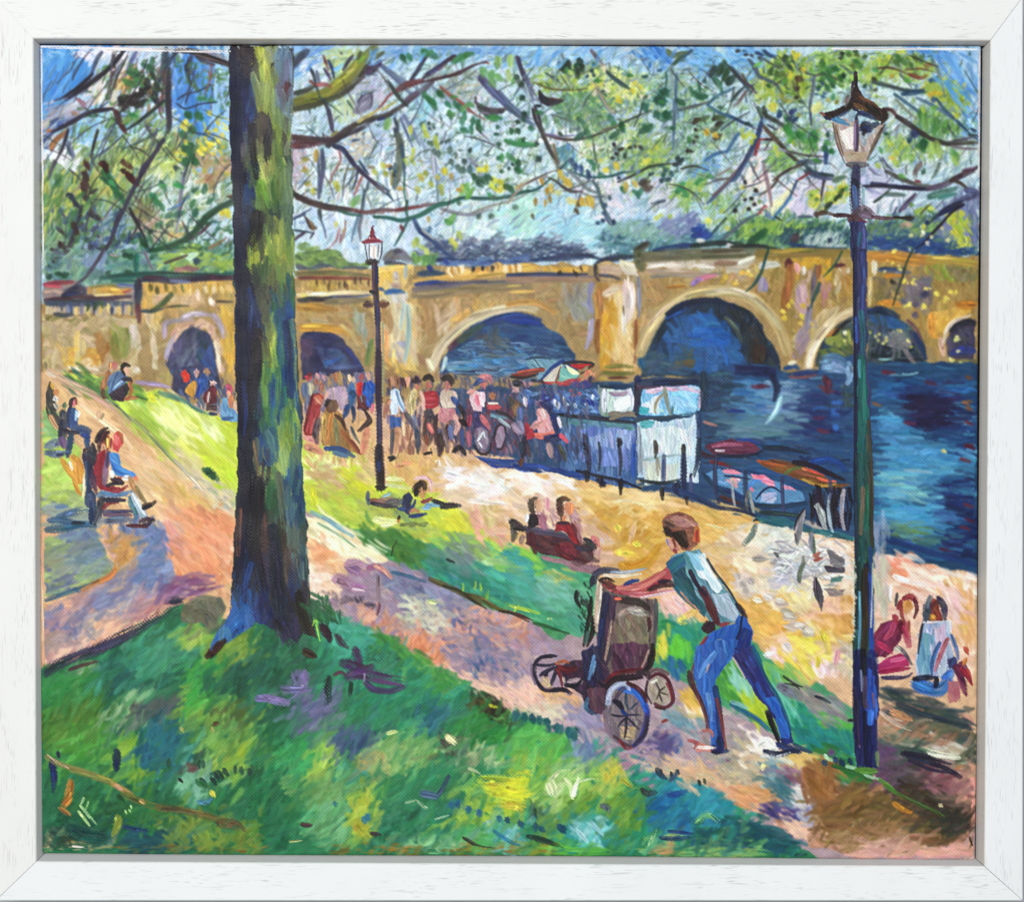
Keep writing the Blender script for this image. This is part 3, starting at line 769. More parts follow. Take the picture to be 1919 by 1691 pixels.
ART_02 = """
M painted_sky
@ 950 80 4
R 86b8e0/9ac6e6/76ace0/a8d0ea n=60 w=34 l=110 a=-40 s=40:0,28 700,28 900,100 700,140 300,120 0,120
P 5a9cde/3f84d4/6cacE4/4a8cd8/2f70c8 n=40 w=24 l=120 a=50 s=12 r=2:980,60 1180,40 1230,150 1190,230 1100,220 1030,140
P 68a8e2/80b8e8/589ade/90c4ec n=60 w=30 l=110 a=40 s=20 r=2:1380,30 1560,40 1640,140 1560,210 1490,240 1400,180 1350,110
P 74b0e6/88bcea/68a6e2 n=60 w=34 l=110 a=45 s=30 r=2:1660,30 1919,60 1919,320 1820,310 1740,220 1680,140
R a4cce4/b8d8e6/90c0e0/a8d4dc n=80 w=32 l=90 a=-40 s=50:860,100 1350,240 1300,560 1000,420
R cfe2e4/d8e8e4/c0dce0/bcd8e4 n=160 w=34 l=90 a=-40 s=60:0,640 900,640 1000,900 500,1000 0,1000
R e8e6e8/dce0e6/e4dce0/f0ecea n=70 w=32 l=90 a=-20 s=40 d=.35:280,680 760,690 700,820 330,800
R e6dcE4/dcd4e0/d4d0e0 n=50 w=30 l=90 a=40 s=40 d=.35:420,980 900,1010 920,1340 740,1340 560,1080
R c4cad4/b4bcc8/ccd0d8 n=50 w=34 l=70 a=-30 s=50:1070,1080 1250,1080 1230,1220 1080,1220
R a8d4e4/90c8de/bcdfe6/9cd0dc n=150 w=34 l=100 a=-25 s=40:0,1200 240,1160 560,1200 760,1380 700,1480 500,1500 300,1480 0,1460
R b4e0d0/a4d8c8 n=50 w=34 l=90 a=-40 s=30 d=.4:60,1180 200,1180 180,1380 60,1400
R a8c8d8/9cc0d0/b4d4d8/c0dcdc n=120 w=32 l=90 a=-40 s=50:1200,300 1919,480 1919,1300 1400,1300 1250,900
R e8dce0/dcd4dc n=24 w=34 l=80 a=-40 s=40:1760,860 1919,860 1919,1100 1780,1000
P 6fa8dc/5f9ad6/84b6e2 n=26 w=28 l=90 a=-50 s=20 r=2:1400,980 1460,900 1540,880 1590,930 1530,980 1440,1010
R 8fb8e0/78a8d8/a8c8e8 n=14 w=24 l=100 a=-45 s=10:910,1380 980,1300 1050,1310 960,1390
M painted_foliage
R 8cb050/a4c04c/7aa448/b8cc5c/98b83c n=140 w=30 l=64 a=-50 s=60:160,270 420,180 700,160 1000,240 1080,360 900,460 740,420 560,380 300,330
R 5c8c5c/6c9c68/4f8058/7caa78 n=80 w=34 l=110 a=60 s=30:360,450 640,400 740,560 680,620 500,600 380,560
R 5c8874/6c9880/4c7c6c n=40 w=30 l=110 a=45 s=20:740,220 900,320 960,420 860,440 780,360
R 98b878/a8c484/88b074/bccc8c n=130 w=28 l=60 a=-40 s=60:600,560 1000,560 1220,720 1260,1000 900,1000 700,900 560,760
R 84ac5c/94b860/789f54/a4c064 n=90 w=28 l=70 a=-60 s=50:940,700 1220,760 1240,960 980,980 880,860
R 7ca888/8cb48c/6c9c80/98b898 n=110 w=28 l=64 a=-50 s=60:1230,600 1600,480 1700,640 1500,800 1300,900
R 90b860/a0c46c/84b05c n=60 w=30 l=60 a=-40 s=60:1280,1040 1480,1000 1500,1140 1350,1200 1260,1160
R 90b868/a4c470/84b084 n=60 w=28 l=60 a=-60 s=60:1500,1150 1919,1080 1919,1320 1500,1360
R 8cb080/7ca498/a0bc84/6c9c8c n=80 w=28 l=70 a=-40 s=60:760,240 1300,260 1500,360 1500,480 1200,560 1000,460
R c8d470/d8dc88/e4e4a8/b8cc58 n=60 w=30 l=54 a=-40 s=60:600,270 780,190 1000,260 1060,360 940,380 700,370
R 4a88bc/4a8c8c/6aa0a8/3c7c94 n=30 w=24 l=80 a=-70 s=30 d=.4:360,740 460,740 500,900 420,940
M painted_branch
S 5a5474 40:70,100 100,180 150,280 180,390
S 4c4464 34:85,110 110,200 140,260
S 7c88a4 50 d=.3:130,240 170,340 190,420
S 3c2c34 34:190,490 210,570 250,650 270,720
S 3a2e38 30:205,470 240,560 260,640
S 54504c 44 d=.2:250,620 290,740 340,840 380,900
S 464444 30:270,700 320,810 380,890
S 786c5c 30 d=.2:360,880 390,960 380,1040
S 8a7c5c 30:350,760 360,830 390,900
S 54687c 40 d=.2:0,470 80,540 160,590 210,640
S 6c84a4 30 d=.2:0,440 110,540 200,610
S 7c9cb0 20:640,300 700,420 780,540
S 6c5460 40 d=.2:630,40 670,100 720,170
S b4bcd0 40 d=.4:680,120 760,230
S 2f5050 44 t=.6:740,210 840,290 930,350
S 3a6060 26:760,230 860,320
S 84948c 24 d=.2:410,70 430,170 480,330
S 6a5c34 20:200,290 320,340 470,350 600,340
S 6c7c4c 18:400,240 470,340
S b0a088 34 d=.4:640,290 700,380 750,470 800,520
S 4a4c44 26:300,690 440,720 560,715 680,680 800,630 900,580 990,540 1080,500
S 6c5c5c 24 d=.2:290,690 420,720 560,720
S 8c8c70 34 d=.2:700,660 800,620 850,610
S 7c74a4 20:290,680 400,695 500,690
S 6a8468 22:640,720 660,850 690,980
S 7c9484 20:730,700 760,860
S 2c6450 20:1190,220 1195,280 1180,340
S 3c6880 46 d=.25:1380,40 1310,100 1240,160 1210,200
S 6a7c54 60 d=.2:1200,40 1240,90 1290,70 1340,50
S 4c7450 34 d=.2:1250,160 1310,90
S 8fb0a8 60 d=.3:1230,180 1240,300 1230,400
S 6c8ca0 34 d=.2:1270,230 1265,420 1280,560
S 6888a8 30 d=.2:1250,420 1250,600 1240,800
S 3c6c84 34:1500,460 1580,390 1650,360 1700,330
S 4c7c98 30:1500,460 1570,510 1660,550 1760,590 1830,610
S 3a6490 30:1640,530 1740,580 1830,620
S 52606c 34:1290,500 1400,470 1480,450
S 70787c 26:1300,490 1390,480 1520,430
S 5c6c98 44:1700,1010 1740,960 1790,880 1840,800 1880,700 1910,600
S 3f6894 40:1690,1030 1730,980 1770,900
S 4a5c8c 30:1840,780 1890,680 1910,590
S 4c80b0 40:1640,820 1690,740 1720,690 1800,640
S 3c74a8 34:1480,880 1560,830 1640,810 1670,790
S 5a6c94 34 d=.2:1500,1200 1560,1140 1620,1080 1680,1030
S 8c7078 34 d=.2:1540,1140 1610,1080 1700,980 1800,860
S 6a7068 24:1660,1010 1560,1030 1480,1060
S a08878 20:1680,930 1560,1000
S 4c4c40 26:1300,940 1400,920 1500,950
S 6a5448 26:1760,230 1800,300 1850,360 1900,420
S 54484c 26:1640,150 1720,230 1780,310
S 586458 20:1700,330 1680,440 1650,520
S 806c70 34 d=.2:1790,360 1740,430 1700,470
S 46566c 40 d=.2:1680,180 1750,280
S 8c2c30 16:1880,720 1919,720
S a03c40 34:1880,740 1860,840
S 5a7c88 24 d=.2:780,1000 860,970 960,960
S 4c4c44 26:310,1010 360,1030 420,1080 500,1110
S 24605c 26:0,1160 100,1120 200,1100 270,1060 320,1010
S b0a090 30 d=.3:0,1200 100,1080 180,1030 260,1000 310,1000
S 1f4c48 22:370,960 420,920 460,870
S 5c5450 26:410,1070 470,1110 560,1110
S 84908c 26:560,1120 640,1150 780,1140
S 2f6c70 26:480,960 600,1000 750,1000 880,960
S 7c8890 34 d=.2:440,940 520,1010 600,1090 700,1130
S 5c8088 34 d=.2:640,1030 680,1090 700,1180 740,1270 800,1360
S 6c7ca4 30 d=.2:730,1280 760,1340 790,1370
S 4c5c74 30 d=.2:1180,1180 1100,1200 1080,1200
S 3c3c3c 26:830,1040 960,980 1080,920 1260,900
S 5c6c7c 34 d=.3:1900,1270 1800,1320 1700,1400 1600,1480 1520,1500
S 3c5450 26 d=.2:1640,1310 1560,1400 1500,1470
S 5c7c78 20:1740,1200 1660,1290
M painted_foliage
D 243c30/2c4a38/1f3428 44 90 80 s=25:400,170 420,200 440,150 460,160 540,140 560,190 530,230 520,200
D 1f5048/24585c/1c4858 36 40 30 s=60:650,155 600,250 640,215 1140,205 1020,250 1040,250 630,205 650,240
D 28402c/2c4840 60 66 40 s=30:70,260 105,310 115,410 220,755 130,530 235,870 80,590
D 2c6440/347048/24583c 46 70 70 s=30:180,640 80,660 30,660 120,570 40,860 80,910 75,960
D 3c8850/4c9858 40 190 12:120,760 60,745
D 1c5840/20604a/1a5038 80 100 70 s=20:1160,380 1190,370 1130,430 1160,440
D 1c5c40/24684a 66 100 55 s=15:1030,480 1120,540 1180,550 1200,540
D 226040/2c6c4c 44 100 60 s=20:550,580 780,570 860,630 1040,640 600,680
D 2c6448/246044 50 130 -38 s=10:810,680 550,690 1040,640
D 1f5c3c/2a6c4c 44 90 20 s=20:1300,440 1420,380 1440,400 1470,400
D 1f5c3c/2c7048 60 150 55 s=8:1580,310
D 246040 24 90 80:1440,330 1380,360
D 203424/2a4830/1c3c30 54 130 -60 s=12:1590,200 1640,230 1680,270 1540,210 1610,180
D 2a1c20/302824 30 44 40 s=60:800,760 820,830 790,860 840,800 860,790 920,780 960,775 1000,780 1350,810 1380,810 1410,650 1420,700 1400,740
D 342018/3c2c1c 40 80 -10 s=30:1560,560 1590,600 1420,580
D 4c5c3c/5a4c2c 40 100 -20 s=20 d=.3:1600,560 1560,640 1480,560 1580,700
D e0c828/d8b820 50 70 60:1495,670 1560,690
D 24484c/205058 44 64 30 s=60:1190,950 1230,980 1160,1030 1210,1020 1170,990 1280,870 1300,880
D 2c3c44/283038 30 54 -20 s=50:1280,860 1260,910 1310,870 1290,900 1080,980
D 1c3c78/244888/1f4070 40 80 75 s=15:480,890 515,930 555,950 610,980 610,1010
D 283c64/344a70 40 46 30 s=60:735,1215 725,1275 720,1330 680,1350 800,1340 770,1160 840,1010
D 246c50/2c7c58 40 80 60 s=40:630,890 650,930 710,990 870,1100 960,1120 980,1140 1000,1110
D 3c9858/4ca860/308850 40 70 -30 s=60:1310,1060 1330,1110 1300,1090 1340,1140 1280,1110 1460,1020 1430,1040
D 54b070/3c9c64 30 50 0 s=60:1320,1050 1290,1090 1330,1140
D c8901c/b8842c/d89c2c 30 70 80 s=20:210,1190 285,1200 320,1170 260,1040 300,1110 520,1200 600,1190 640,1210 560,1180
D d8b83c/c8a838 44 90 60 s=40:430,1030 400,980 330,1090 460,1050 820,920 890,1080 960,1060 560,1200 620,1180
D 5c4420/4c3c24 30 60 70 d=.4:530,1220 190,1300 520,1260
D e4e48c/dcdc60/e8e8b0 44 70 50 s=50:460,1180 490,1190 640,330 650,370 750,340 700,310 720,190 380,1120 700,290
D e8d838/dccc2c/e0d848 44 60 30 s=50:960,300 1000,330 840,430 940,360 830,400 1030,890 700,880 740,950 820,920 1060,880
D c0d048/d0dc58/b0c444 44 60 40 s=60:1120,1310 1150,1290 1220,1300 1650,1390 1610,1260 1510,1330 1560,1200 1120,780 1080,810 1440,1100
D c8dc84/b8d478 50 70 50 s=60:1790,700 1830,680 1840,740 1760,660 1900,350 1880,390
D f0e8d8/ece4cc 36 44 40 s=60:660,380 740,350 1060,400 1010,400 990,1070
D 5c4840/4c3c3c 60 100 -30 d=.3:1040,1050 1060,1090 1020,1040
D 5c7c9c/6c98bc/88b4cc 26 60 -60 d=.3:940,930 980,960 1560,910
D b8d4a8/a8c898 40 80 -40 s=40:750,760 1620,700 1540,770 1340,560
D 14101a 26 50 5:235,470
M painted_far_trees
R 6c7c94/5c6c88/7c88a0/64708c/8c94a4 n=200 w=28 l=50 a=-20 s=50:-620,1480 -400,1450 0,1490 180,1450 380,1450 580,1520 640,1600 0,1620 -660,1620 -620,1520
R 3c4c6c/34486c/44506c n=90 w=22 l=40 a=-10 s=50:-560,1520 0,1540 300,1500 560,1550 560,1610 0,1610 -560,1610
R 4c7c8c/5c8c94/6c9c9c/3c6c7c n=200 w=30 l=60 a=-30 s=60:640,1480 800,1400 960,1370 1300,1400 1500,1380 1640,1440 1640,1520 1100,1560 760,1600
R 7ca4a4/90b4ac/84b09c n=80 w=28 l=60 a=-40 s=60:720,1380 1000,1360 1280,1380 1240,1460 900,1440
R 7c88b0/8c98bc/6c7ca8 n=40 w=28 l=70 a=-40 s=40:1150,1310 1420,1280 1400,1400 1200,1400
D 2444a4/2c54b4/1c3c98 60 110 -20 s=20:1420,1400 1450,1380 1460,1420 1490,1440 1420,1440
S 20386c 50:-600,1620 -200,1640 0,1640 200,1625 420,1600
S 44587c 60 d=.2:300,1620 560,1590 720,1620
S 2c3c54 70 d=.2:680,1650 800,1610 980,1600
S 2c4478 50:1100,1555 1300,1520 1500,1510
S 5c5c50 70 d=.25:960,1560 1060,1500
S 243c38 50:1380,1520 1560,1500 1760,1500
S e0e0dc 50 d=.2:1430,1480 1470,1480
S d8d4cc 34:1650,1510 1700,1530
@ 1370 80 4
M painted_sky
P 5c9cda/4f90d4/78b0e2/8cbce4/6ca6de n=90 w=36 l=120 a=55 s=25 r=2:1180,30 1870,30 1860,560 1740,480 1620,300 1530,120 1360,60
R 90bce0/a4c8e4/b0cce4 n=30 w=40 l=130 a=70 s=20:1640,40 1860,40 1860,200 1760,180
R c8d8dc/a8c8dc/d0dce0 n=14 w=24 l=60 a=40 s=50 d=.5:1760,430 1860,420 1860,500 1780,500
P 70ace0/88bae4/a0cae8 n=30 w=30 l=90 a=40 s=30 r=2:1640,620 1860,560 1860,700 1760,720 1680,700
R 74b0e0/8cc0e8/98c8ea n=40 w=34 l=90 a=30 s=40:0,30 380,60 300,140 220,160 180,330 60,240 0,160
R b4d8d0/c0dcd4/a4ccc8/b0d0d4/c8e0d8 n=200 w=34 l=80 a=-40 s=60:180,260 560,200 900,200 780,520 600,640 400,500 300,420
R bcd4d0/a8c8c8/c8dcd8/d0e0dc n=200 w=34 l=90 a=-50 s=50:1000,260 1300,240 1420,480 1400,660 1860,760 1860,900 1600,1000 1300,960 1140,900 1100,640
R c8d4d8/d4d8e0/bcccd4/dcdce4 n=200 w=34 l=90 a=-50 s=50:60,700 860,560 900,940 860,1260 300,1360 240,1240 0,1300
R cfc8dc/c0bcd4/d8d4e4 n=80 w=34 l=90 a=-50 s=40:440,1100 700,980 720,1200 460,1340 380,1300
R d8d8e0/c8ccd8/dcdce4 n=50 w=34 l=80 a=-60 s=50:980,1100 1340,1100 1280,1280 1000,1280
R f0d8d0/e8c8c0/f0e4d4 n=20 w=34 l=80 a=-60 s=30:80,900 240,900 300,1240 240,1300 200,1180
R e8e4bc/e4e0a8/d8dca0 n=16 w=30 l=90 a=-50 s=20:260,1240 420,1100 460,1160 300,1320
R b8bcd8/a8acd0/c8c4dc n=40 w=34 l=100 a=20 s=40:980,960 1200,960 1180,1080 990,1060
M painted_foliage
R 8cac3c/9cb840/7ca038/a8bc44/b8c84c/6c9438 n=170 w=30 l=56 a=-40 s=70:230,180 400,60 560,100 620,300 560,400 300,440 180,400 180,300
R 8cb850/9cc458/7cac4c/a8c85c n=120 w=30 l=56 a=-40 s=70:620,60 980,50 1000,200 860,300 640,330 620,180
R 94b44c/a4c050/84a844/b4c85c n=120 w=30 l=60 a=-30 s=60:980,180 1180,80 1340,70 1480,160 1500,240 1360,260 1200,240 1060,280 1060,400
R 8cac40/a4bc40/98b448/b8c040 n=80 w=30 l=56 a=-60 s=60:1440,300 1580,260 1700,320 1760,440 1700,560 1600,440 1480,400
R 6c9c54/7cac5c/5c8c4c n=70 w=30 l=64 a=-60 s=50:1400,500 1560,560 1700,600 1700,680 1480,680 1400,620
R 84ac58/94b85c n=60 w=28 l=60 a=-70 s=40:1160,720 1440,720 1560,820 1400,840 1240,880 1180,800
R 7cac5c/6c9c4c/8cb860 n=60 w=28 l=60 a=-50 s=60:320,740 460,860 440,940 340,940 300,820
R 7cac5c/8cb860/64984c n=70 w=28 l=60 a=-60 s=50:400,600 540,680 640,640 640,820 560,780 440,720
R a8c04c/b8c854/98b444/d0cc48 n=60 w=26 l=50 a=-50 s=60:560,1120 680,1120 840,1040 880,1120 800,1200 640,1230
M painted_branch
S 4a6478 34 d=.2:0,180 60,260 140,360
S 4c4450 34 d=.2:0,200 80,280 170,340
S 64788c 40:130,120 180,180 210,250 290,280 340,310 380,380
S 5c6c80 24:140,130 200,240 300,290
S 647484 34:620,240 610,350 590,460 600,600
S 70809c 24:590,480 600,620
S 48505c 26:510,190 560,220 620,240
S 6c5c54 24:640,240 700,230 840,290
S 6c8088 24:830,170 900,220 930,240
S 7c5c4c 24:1080,190 1170,180 1250,200 1320,230
S 905c40 20:1300,200 1420,190 1500,210
S 8c4438 40 d=.4:1330,230 1420,260 1460,240
S 506464 44 t=.6:1060,290 1180,320 1300,350 1440,350
S 24486c 50 d=.2:1280,380 1360,370 1440,360
S 4c7088 34:1220,380 1330,460 1400,520
S 5c7c94 34:1250,400 1360,480 1480,560
S 3c5c84 30:1540,420 1600,500 1700,590 1790,680 1850,720
S 6484a4 34 d=.3:1390,410 1500,460 1620,540 1700,590
S 9ca48c 26:1230,420 1310,500 1390,570
S 8c9c90 30:1510,120 1560,240 1600,400
S 7c8c90 26:1260,230 1320,290 1350,330
S 6a3c40 40:1140,490 1200,500 1240,550 1300,600
S 3c3434 50:1240,550 1320,600 1400,660 1470,700 1560,740 1640,760
S 4a4240 50:1480,710 1600,750 1720,750 1850,745
S 887c88 30:1650,770 1760,790 1850,790
S 6c6878 30 d=.3:1640,740 1740,720 1850,700
S 44505c 24:1780,690 1850,690
S 3c4c6c 30:1800,640 1840,660
S 9c3038 20:190,720 260,720 340,720
S 3c2c38 24:250,720 350,720
S a84450 40 d=.2:205,730 190,800 170,840
S 3c4038 50 d=.2:240,480 260,540 330,580 390,620
S 5c4c40 44:240,620 310,700 370,760 430,830 510,890
S 4c443c 30:360,750 420,820 480,880
S 4c6450 40 d=.2:200,480 230,560
S 4c6084 44:220,600 190,700 130,830 60,950 0,1030
S 3f5c8c 34:230,560 200,690 150,800
S 5c7ca8 24 d=.2:270,610 340,650
S 3c6890 30:0,550 80,590 160,620
S 3c4c54 30 d=.2:0,430 60,360 100,320
S a8acb0 34 d=.2:200,800 320,790 480,830
S 6a6464 26:420,810 560,840 690,850
S 4c6070 60 d=.3:500,900 580,890 680,890
S 2c5488 50:700,760 710,830 705,900
S 4a5c64 40 d=.2:540,900 620,970 700,990 760,1000
S 3c5468 50 d=.2:560,960 660,980 760,990
S 544440 34:530,910 450,940 380,980 310,1030
S 5c4838 26:360,990 320,1060 260,1110 210,1140
S 8c8c98 26 d=.2:140,890 180,980 220,1050
S 6c6c88 24:80,1000 100,1040
S a89098 40 d=.2:240,900 260,1000 290,1140 300,1220
S 9c2c34 26:590,970 540,1000 490,1030
S 3c5888 26:490,1030 460,1100 440,1150 400,1200
S 4484c0 34:440,1150 390,1220 330,1290 310,1320
S c87070 30:200,1280 250,1220 270,1230
S 6c90b0 40 d=.2:260,1270 300,1310
S 5a4c54 30 d=.2:700,1000 680,1100 670,1180
S 5c6890 40 d=.2:590,980 680,1010 760,1020
S 647c68 60 d=.3:770,1030 850,1000
S 6c7490 24:1130,860 1170,920 1210,950
S 8c88ac 26:1030,930 1080,980 1120,990
S 28305c 44 t=.5:1050,1050 1180,1070 1300,1080 1440,1090 1530,1090
S 38344c 34:990,1070 1150,1070 1290,1090 1480,1100
S 5c6460 44 d=.3:1160,960 1280,1020 1400,1060 1560,1080
S 6c5c74 60 d=.3:1480,1090 1600,1060 1720,990 1840,940
S 4c3844 50 d=.3:1640,1030 1760,980 1850,930
S 5c4440 34:1650,1020 1720,1050 1780,1100
S a05c60 30 d=.3:1380,1030 1420,1040
S 7c5c6c 60 d=.5:1740,960 1850,950
S 5c608c 70 d=.2:1760,1100 1850,1130 1700,1180
S 4c8474 70 d=.25:1480,1150 1580,1120 1680,1090
S 60988c 50 d=.3:1560,1160 1680,1130
S 708c84 50 d=.3:1160,1130 1300,1140
S 4c6458 24:1070,1190 1150,1130 1210,1070
S 3c5050 26:1070,1190 1120,1160
S 5c4468 40 d=.3:1260,1260 1320,1190 1380,1130
S 74688c 26:1330,1200 1290,1250
S 2c344c 60 t=.6:1720,1190 1640,1230 1560,1280 1500,1330
S 24305c 34:1740,1210 1620,1260 1560,1290
S 34243c 26:1740,1210 1640,1280 1580,1350 1500,1430 1440,1500 1380,1540
S 6c7c70 40 d=.4:1560,900 1530,970 1500,1010
S 7c6c6c 50 d=.4:1420,900 1380,960 1380,1010
S 30302c 20:330,1300 380,1330
S 4c6c8c 26 d=.2:1240,1230 1200,1320 1170,1420
S 587888 30 d=.3:600,1300 500,1300
M painted_foliage
D 3c5c2c/4c7034/2c5030/5a6c2c 44 70 40 s=70:300,200 360,170 420,150 340,230 290,220 400,110 440,180 380,230
D d0c42c/c8b82c/dccc34 34 60 60 s=40:480,100 470,60 500,80 440,220 540,200 440,250 320,480
D 3c7c34/2c7038/4c8c3c/347840 54 80 40 s=60:700,180 740,210 690,230 780,190 730,250 680,150 940,140 960,170 820,260 750,280
D 28603c/1f5438/2c6848 34 60 30 s=60 d=.3:680,280 700,310 760,320 660,330 720,340
D 386090/2f5888/4c7ca8 26 44 20 s=40 d=.3:680,300 650,350 690,400 700,370 640,380
D 4c6c3c/5a6c34 50 60 60 s=50:830,80 880,80 940,80 930,50 1000,100 910,170
D 2c2c28/342c24 34 50 30 s=50:110,80 150,90 210,110 830,70 820,110 490,405 500,340 500,350 1070,270 1080,350 50,45 100,45
D 304870/34507c 30 80 30 s=20:210,70 280,80 320,100 260,60
D 4c3c30/5c482c 40 80 60 s=30:490,280 400,290 510,270 480,330
D 9c9c40/8c8c3c/a8a848 40 54 30 s=70:400,430 440,430 730,430 790,440 380,400 510,540
D e4dc60/d8d454/e8e488 60 100 80 s=15:620,500 650,480 310,480
D b8c84c/a4bc44/98b440 50 80 70 s=30:280,340 240,310 310,390 200,330 460,300 540,320 520,370
D 2c8434/389038/2c7c3c 50 110 60 s=20:430,590 420,650 440,680 620,700 600,750 510,700
D 24743c/3c8c48 56 70 20 s=30:510,690 540,690 470,710 720,750 700,790 750,810
D 20406c/243c78/1c3464 44 80 -50 s=40 d=.2:460,510 440,560 480,570 360,530 1380,680 1340,720
D c8d84c/d4dc58/bccc44 40 60 60 s=50:460,740 120,690 170,700 150,740 90,700 330,790 350,830 1160,140 1180,100 1110,130 1250,60 1290,50
D 50783c/406c34/607c38 40 90 70 s=30:1250,110 1290,140 1320,130 1240,150 1380,110 1420,120 1350,170
D 8c6838/7c5c34 30 60 20:1490,160 1460,170 1380,240
D d0a028/c89828/d8b02c 40 60 60 s=60:1520,370 1490,390 1560,380 1200,250 1690,540 1210,860
D 7ca038/8cac3c/94b444 54 80 60 s=40:1480,330 1550,340 1640,350 1690,390 1720,440 1640,430 1500,310
D 34588c/2c4c84 54 70 0 s=20 d=.3:1540,270 1500,280 1520,420
D 5c9444/4c8840/6ca44c 60 120 80 s=15:1430,540 1450,590 1540,600 1670,840 1680,870 1520,650 1600,630
D b4cc4c/a4c044/c0d454 40 64 60 s=50:1200,760 1270,780 1180,740 1240,820 1100,920 1230,900 1690,550 1440,500 1220,850 1300,750
D 24643c/2c7444 64 110 75:1430,770 1440,750
D 90b454/a4c464 60 110 70 s=20:1500,790 1540,770 1560,820 1680,880
D 2c3464 60 90 60 d=.3:1370,680
D 1f1a24/241c20 40 44 0 s=60:105,1045 185,1105 105,1175 150,1165 175,1210 130,1245 30,1255
D d8c83c/ccc038/e0d450 36 50 40 s=60:90,1080 720,1130 750,1080 650,1150 840,1120 820,1080 700,1240
D 6c9c40/5c8c3c/7cac4c 34 50 40 s=60:600,1140 640,1170 860,1090 1350,1210 1430,1240 1470,1230 1490,1260 1380,1280 1420,1280 210,1190
D 2c4c2c/24402c 40 90 -50 s=20 d=.2:820,1120 790,1160 730,1210 710,1250
D a8c848/b8d050 40 60 30 s=50:1400,1260 1480,1230 1440,1250 1500,1240
D 302820 40 60 0 s=30:640,1285 680,1270 1350,1310 1320,1310
M painted_far_trees
R 4c7c5c/5c8c60/3c6c5c/6c985c/84ac5c/3c6470 n=330 w=30 l=60 a=-50 s=60:0,1340 300,1300 560,1330 880,1360 880,1540 560,1560 0,1520
R 8cb04c/9cc050/7ca448 n=60 w=26 l=44 a=-50 s=60:60,1350 240,1330 560,1360 540,1420 100,1420
R 2c5060/345c70/28485c n=90 w=22 l=50 a=-50 s=50:380,1390 880,1400 880,1530 400,1500
R a8bcb8/b8c8c0/98b0ac n=50 w=24 l=60 a=-50 s=40 d=.5:560,1440 800,1430 860,1560 600,1540
R 5c8064/6c945c/4c7068/84a454/5c7c94/3c5c80 n=360 w=30 l=56 a=-50 s=60:1020,1340 1340,1300 1560,1330 1860,1280 1860,1600 1400,1560 1020,1540
R 6c78a0/7c84ac/5c6c98/8490a8 n=120 w=30 l=70 a=80 s=30:1560,1250 1860,1100 1860,1500 1640,1500
R a8b83c/b8c440/c8cc48/98b03c n=60 w=26 l=44 a=80 s=40:1640,1280 1760,1260 1780,1560 1680,1560
R 2c4c84/34548c/284878 n=90 w=26 l=70 a=0 s=30:1040,1480 1400,1480 1860,1560 1860,1600 1400,1570 1040,1550
D f0ecc8/f4f0d8/e8e0a0 36 44 30 s=60:1350,1440 1430,1440 1470,1500 1580,1390 1620,1480 1440,1420 1500,1450
D d0cc3c/c4c034 40 60 70 s=40:1670,1340 1660,1420 1440,1380 1730,1280 1680,1420
D 24305c/202c50 60 64 20:1470,1345 740,1480
D 5c4450/4c3c4c 70 60 0 d=.2:485,1460 470,1480
D 205840/246444 60 150 -35 s=10:190,1450 160,1480 220,1430
D e0b0a0/d8a8a0 40 60 20 d=.4:1330,1360 1290,1370
S 2c3034 40 d=.2:0,1530 180,1520 340,1540
S 2c4c84 40 d=.2:440,1500 640,1540 860,1540
"""
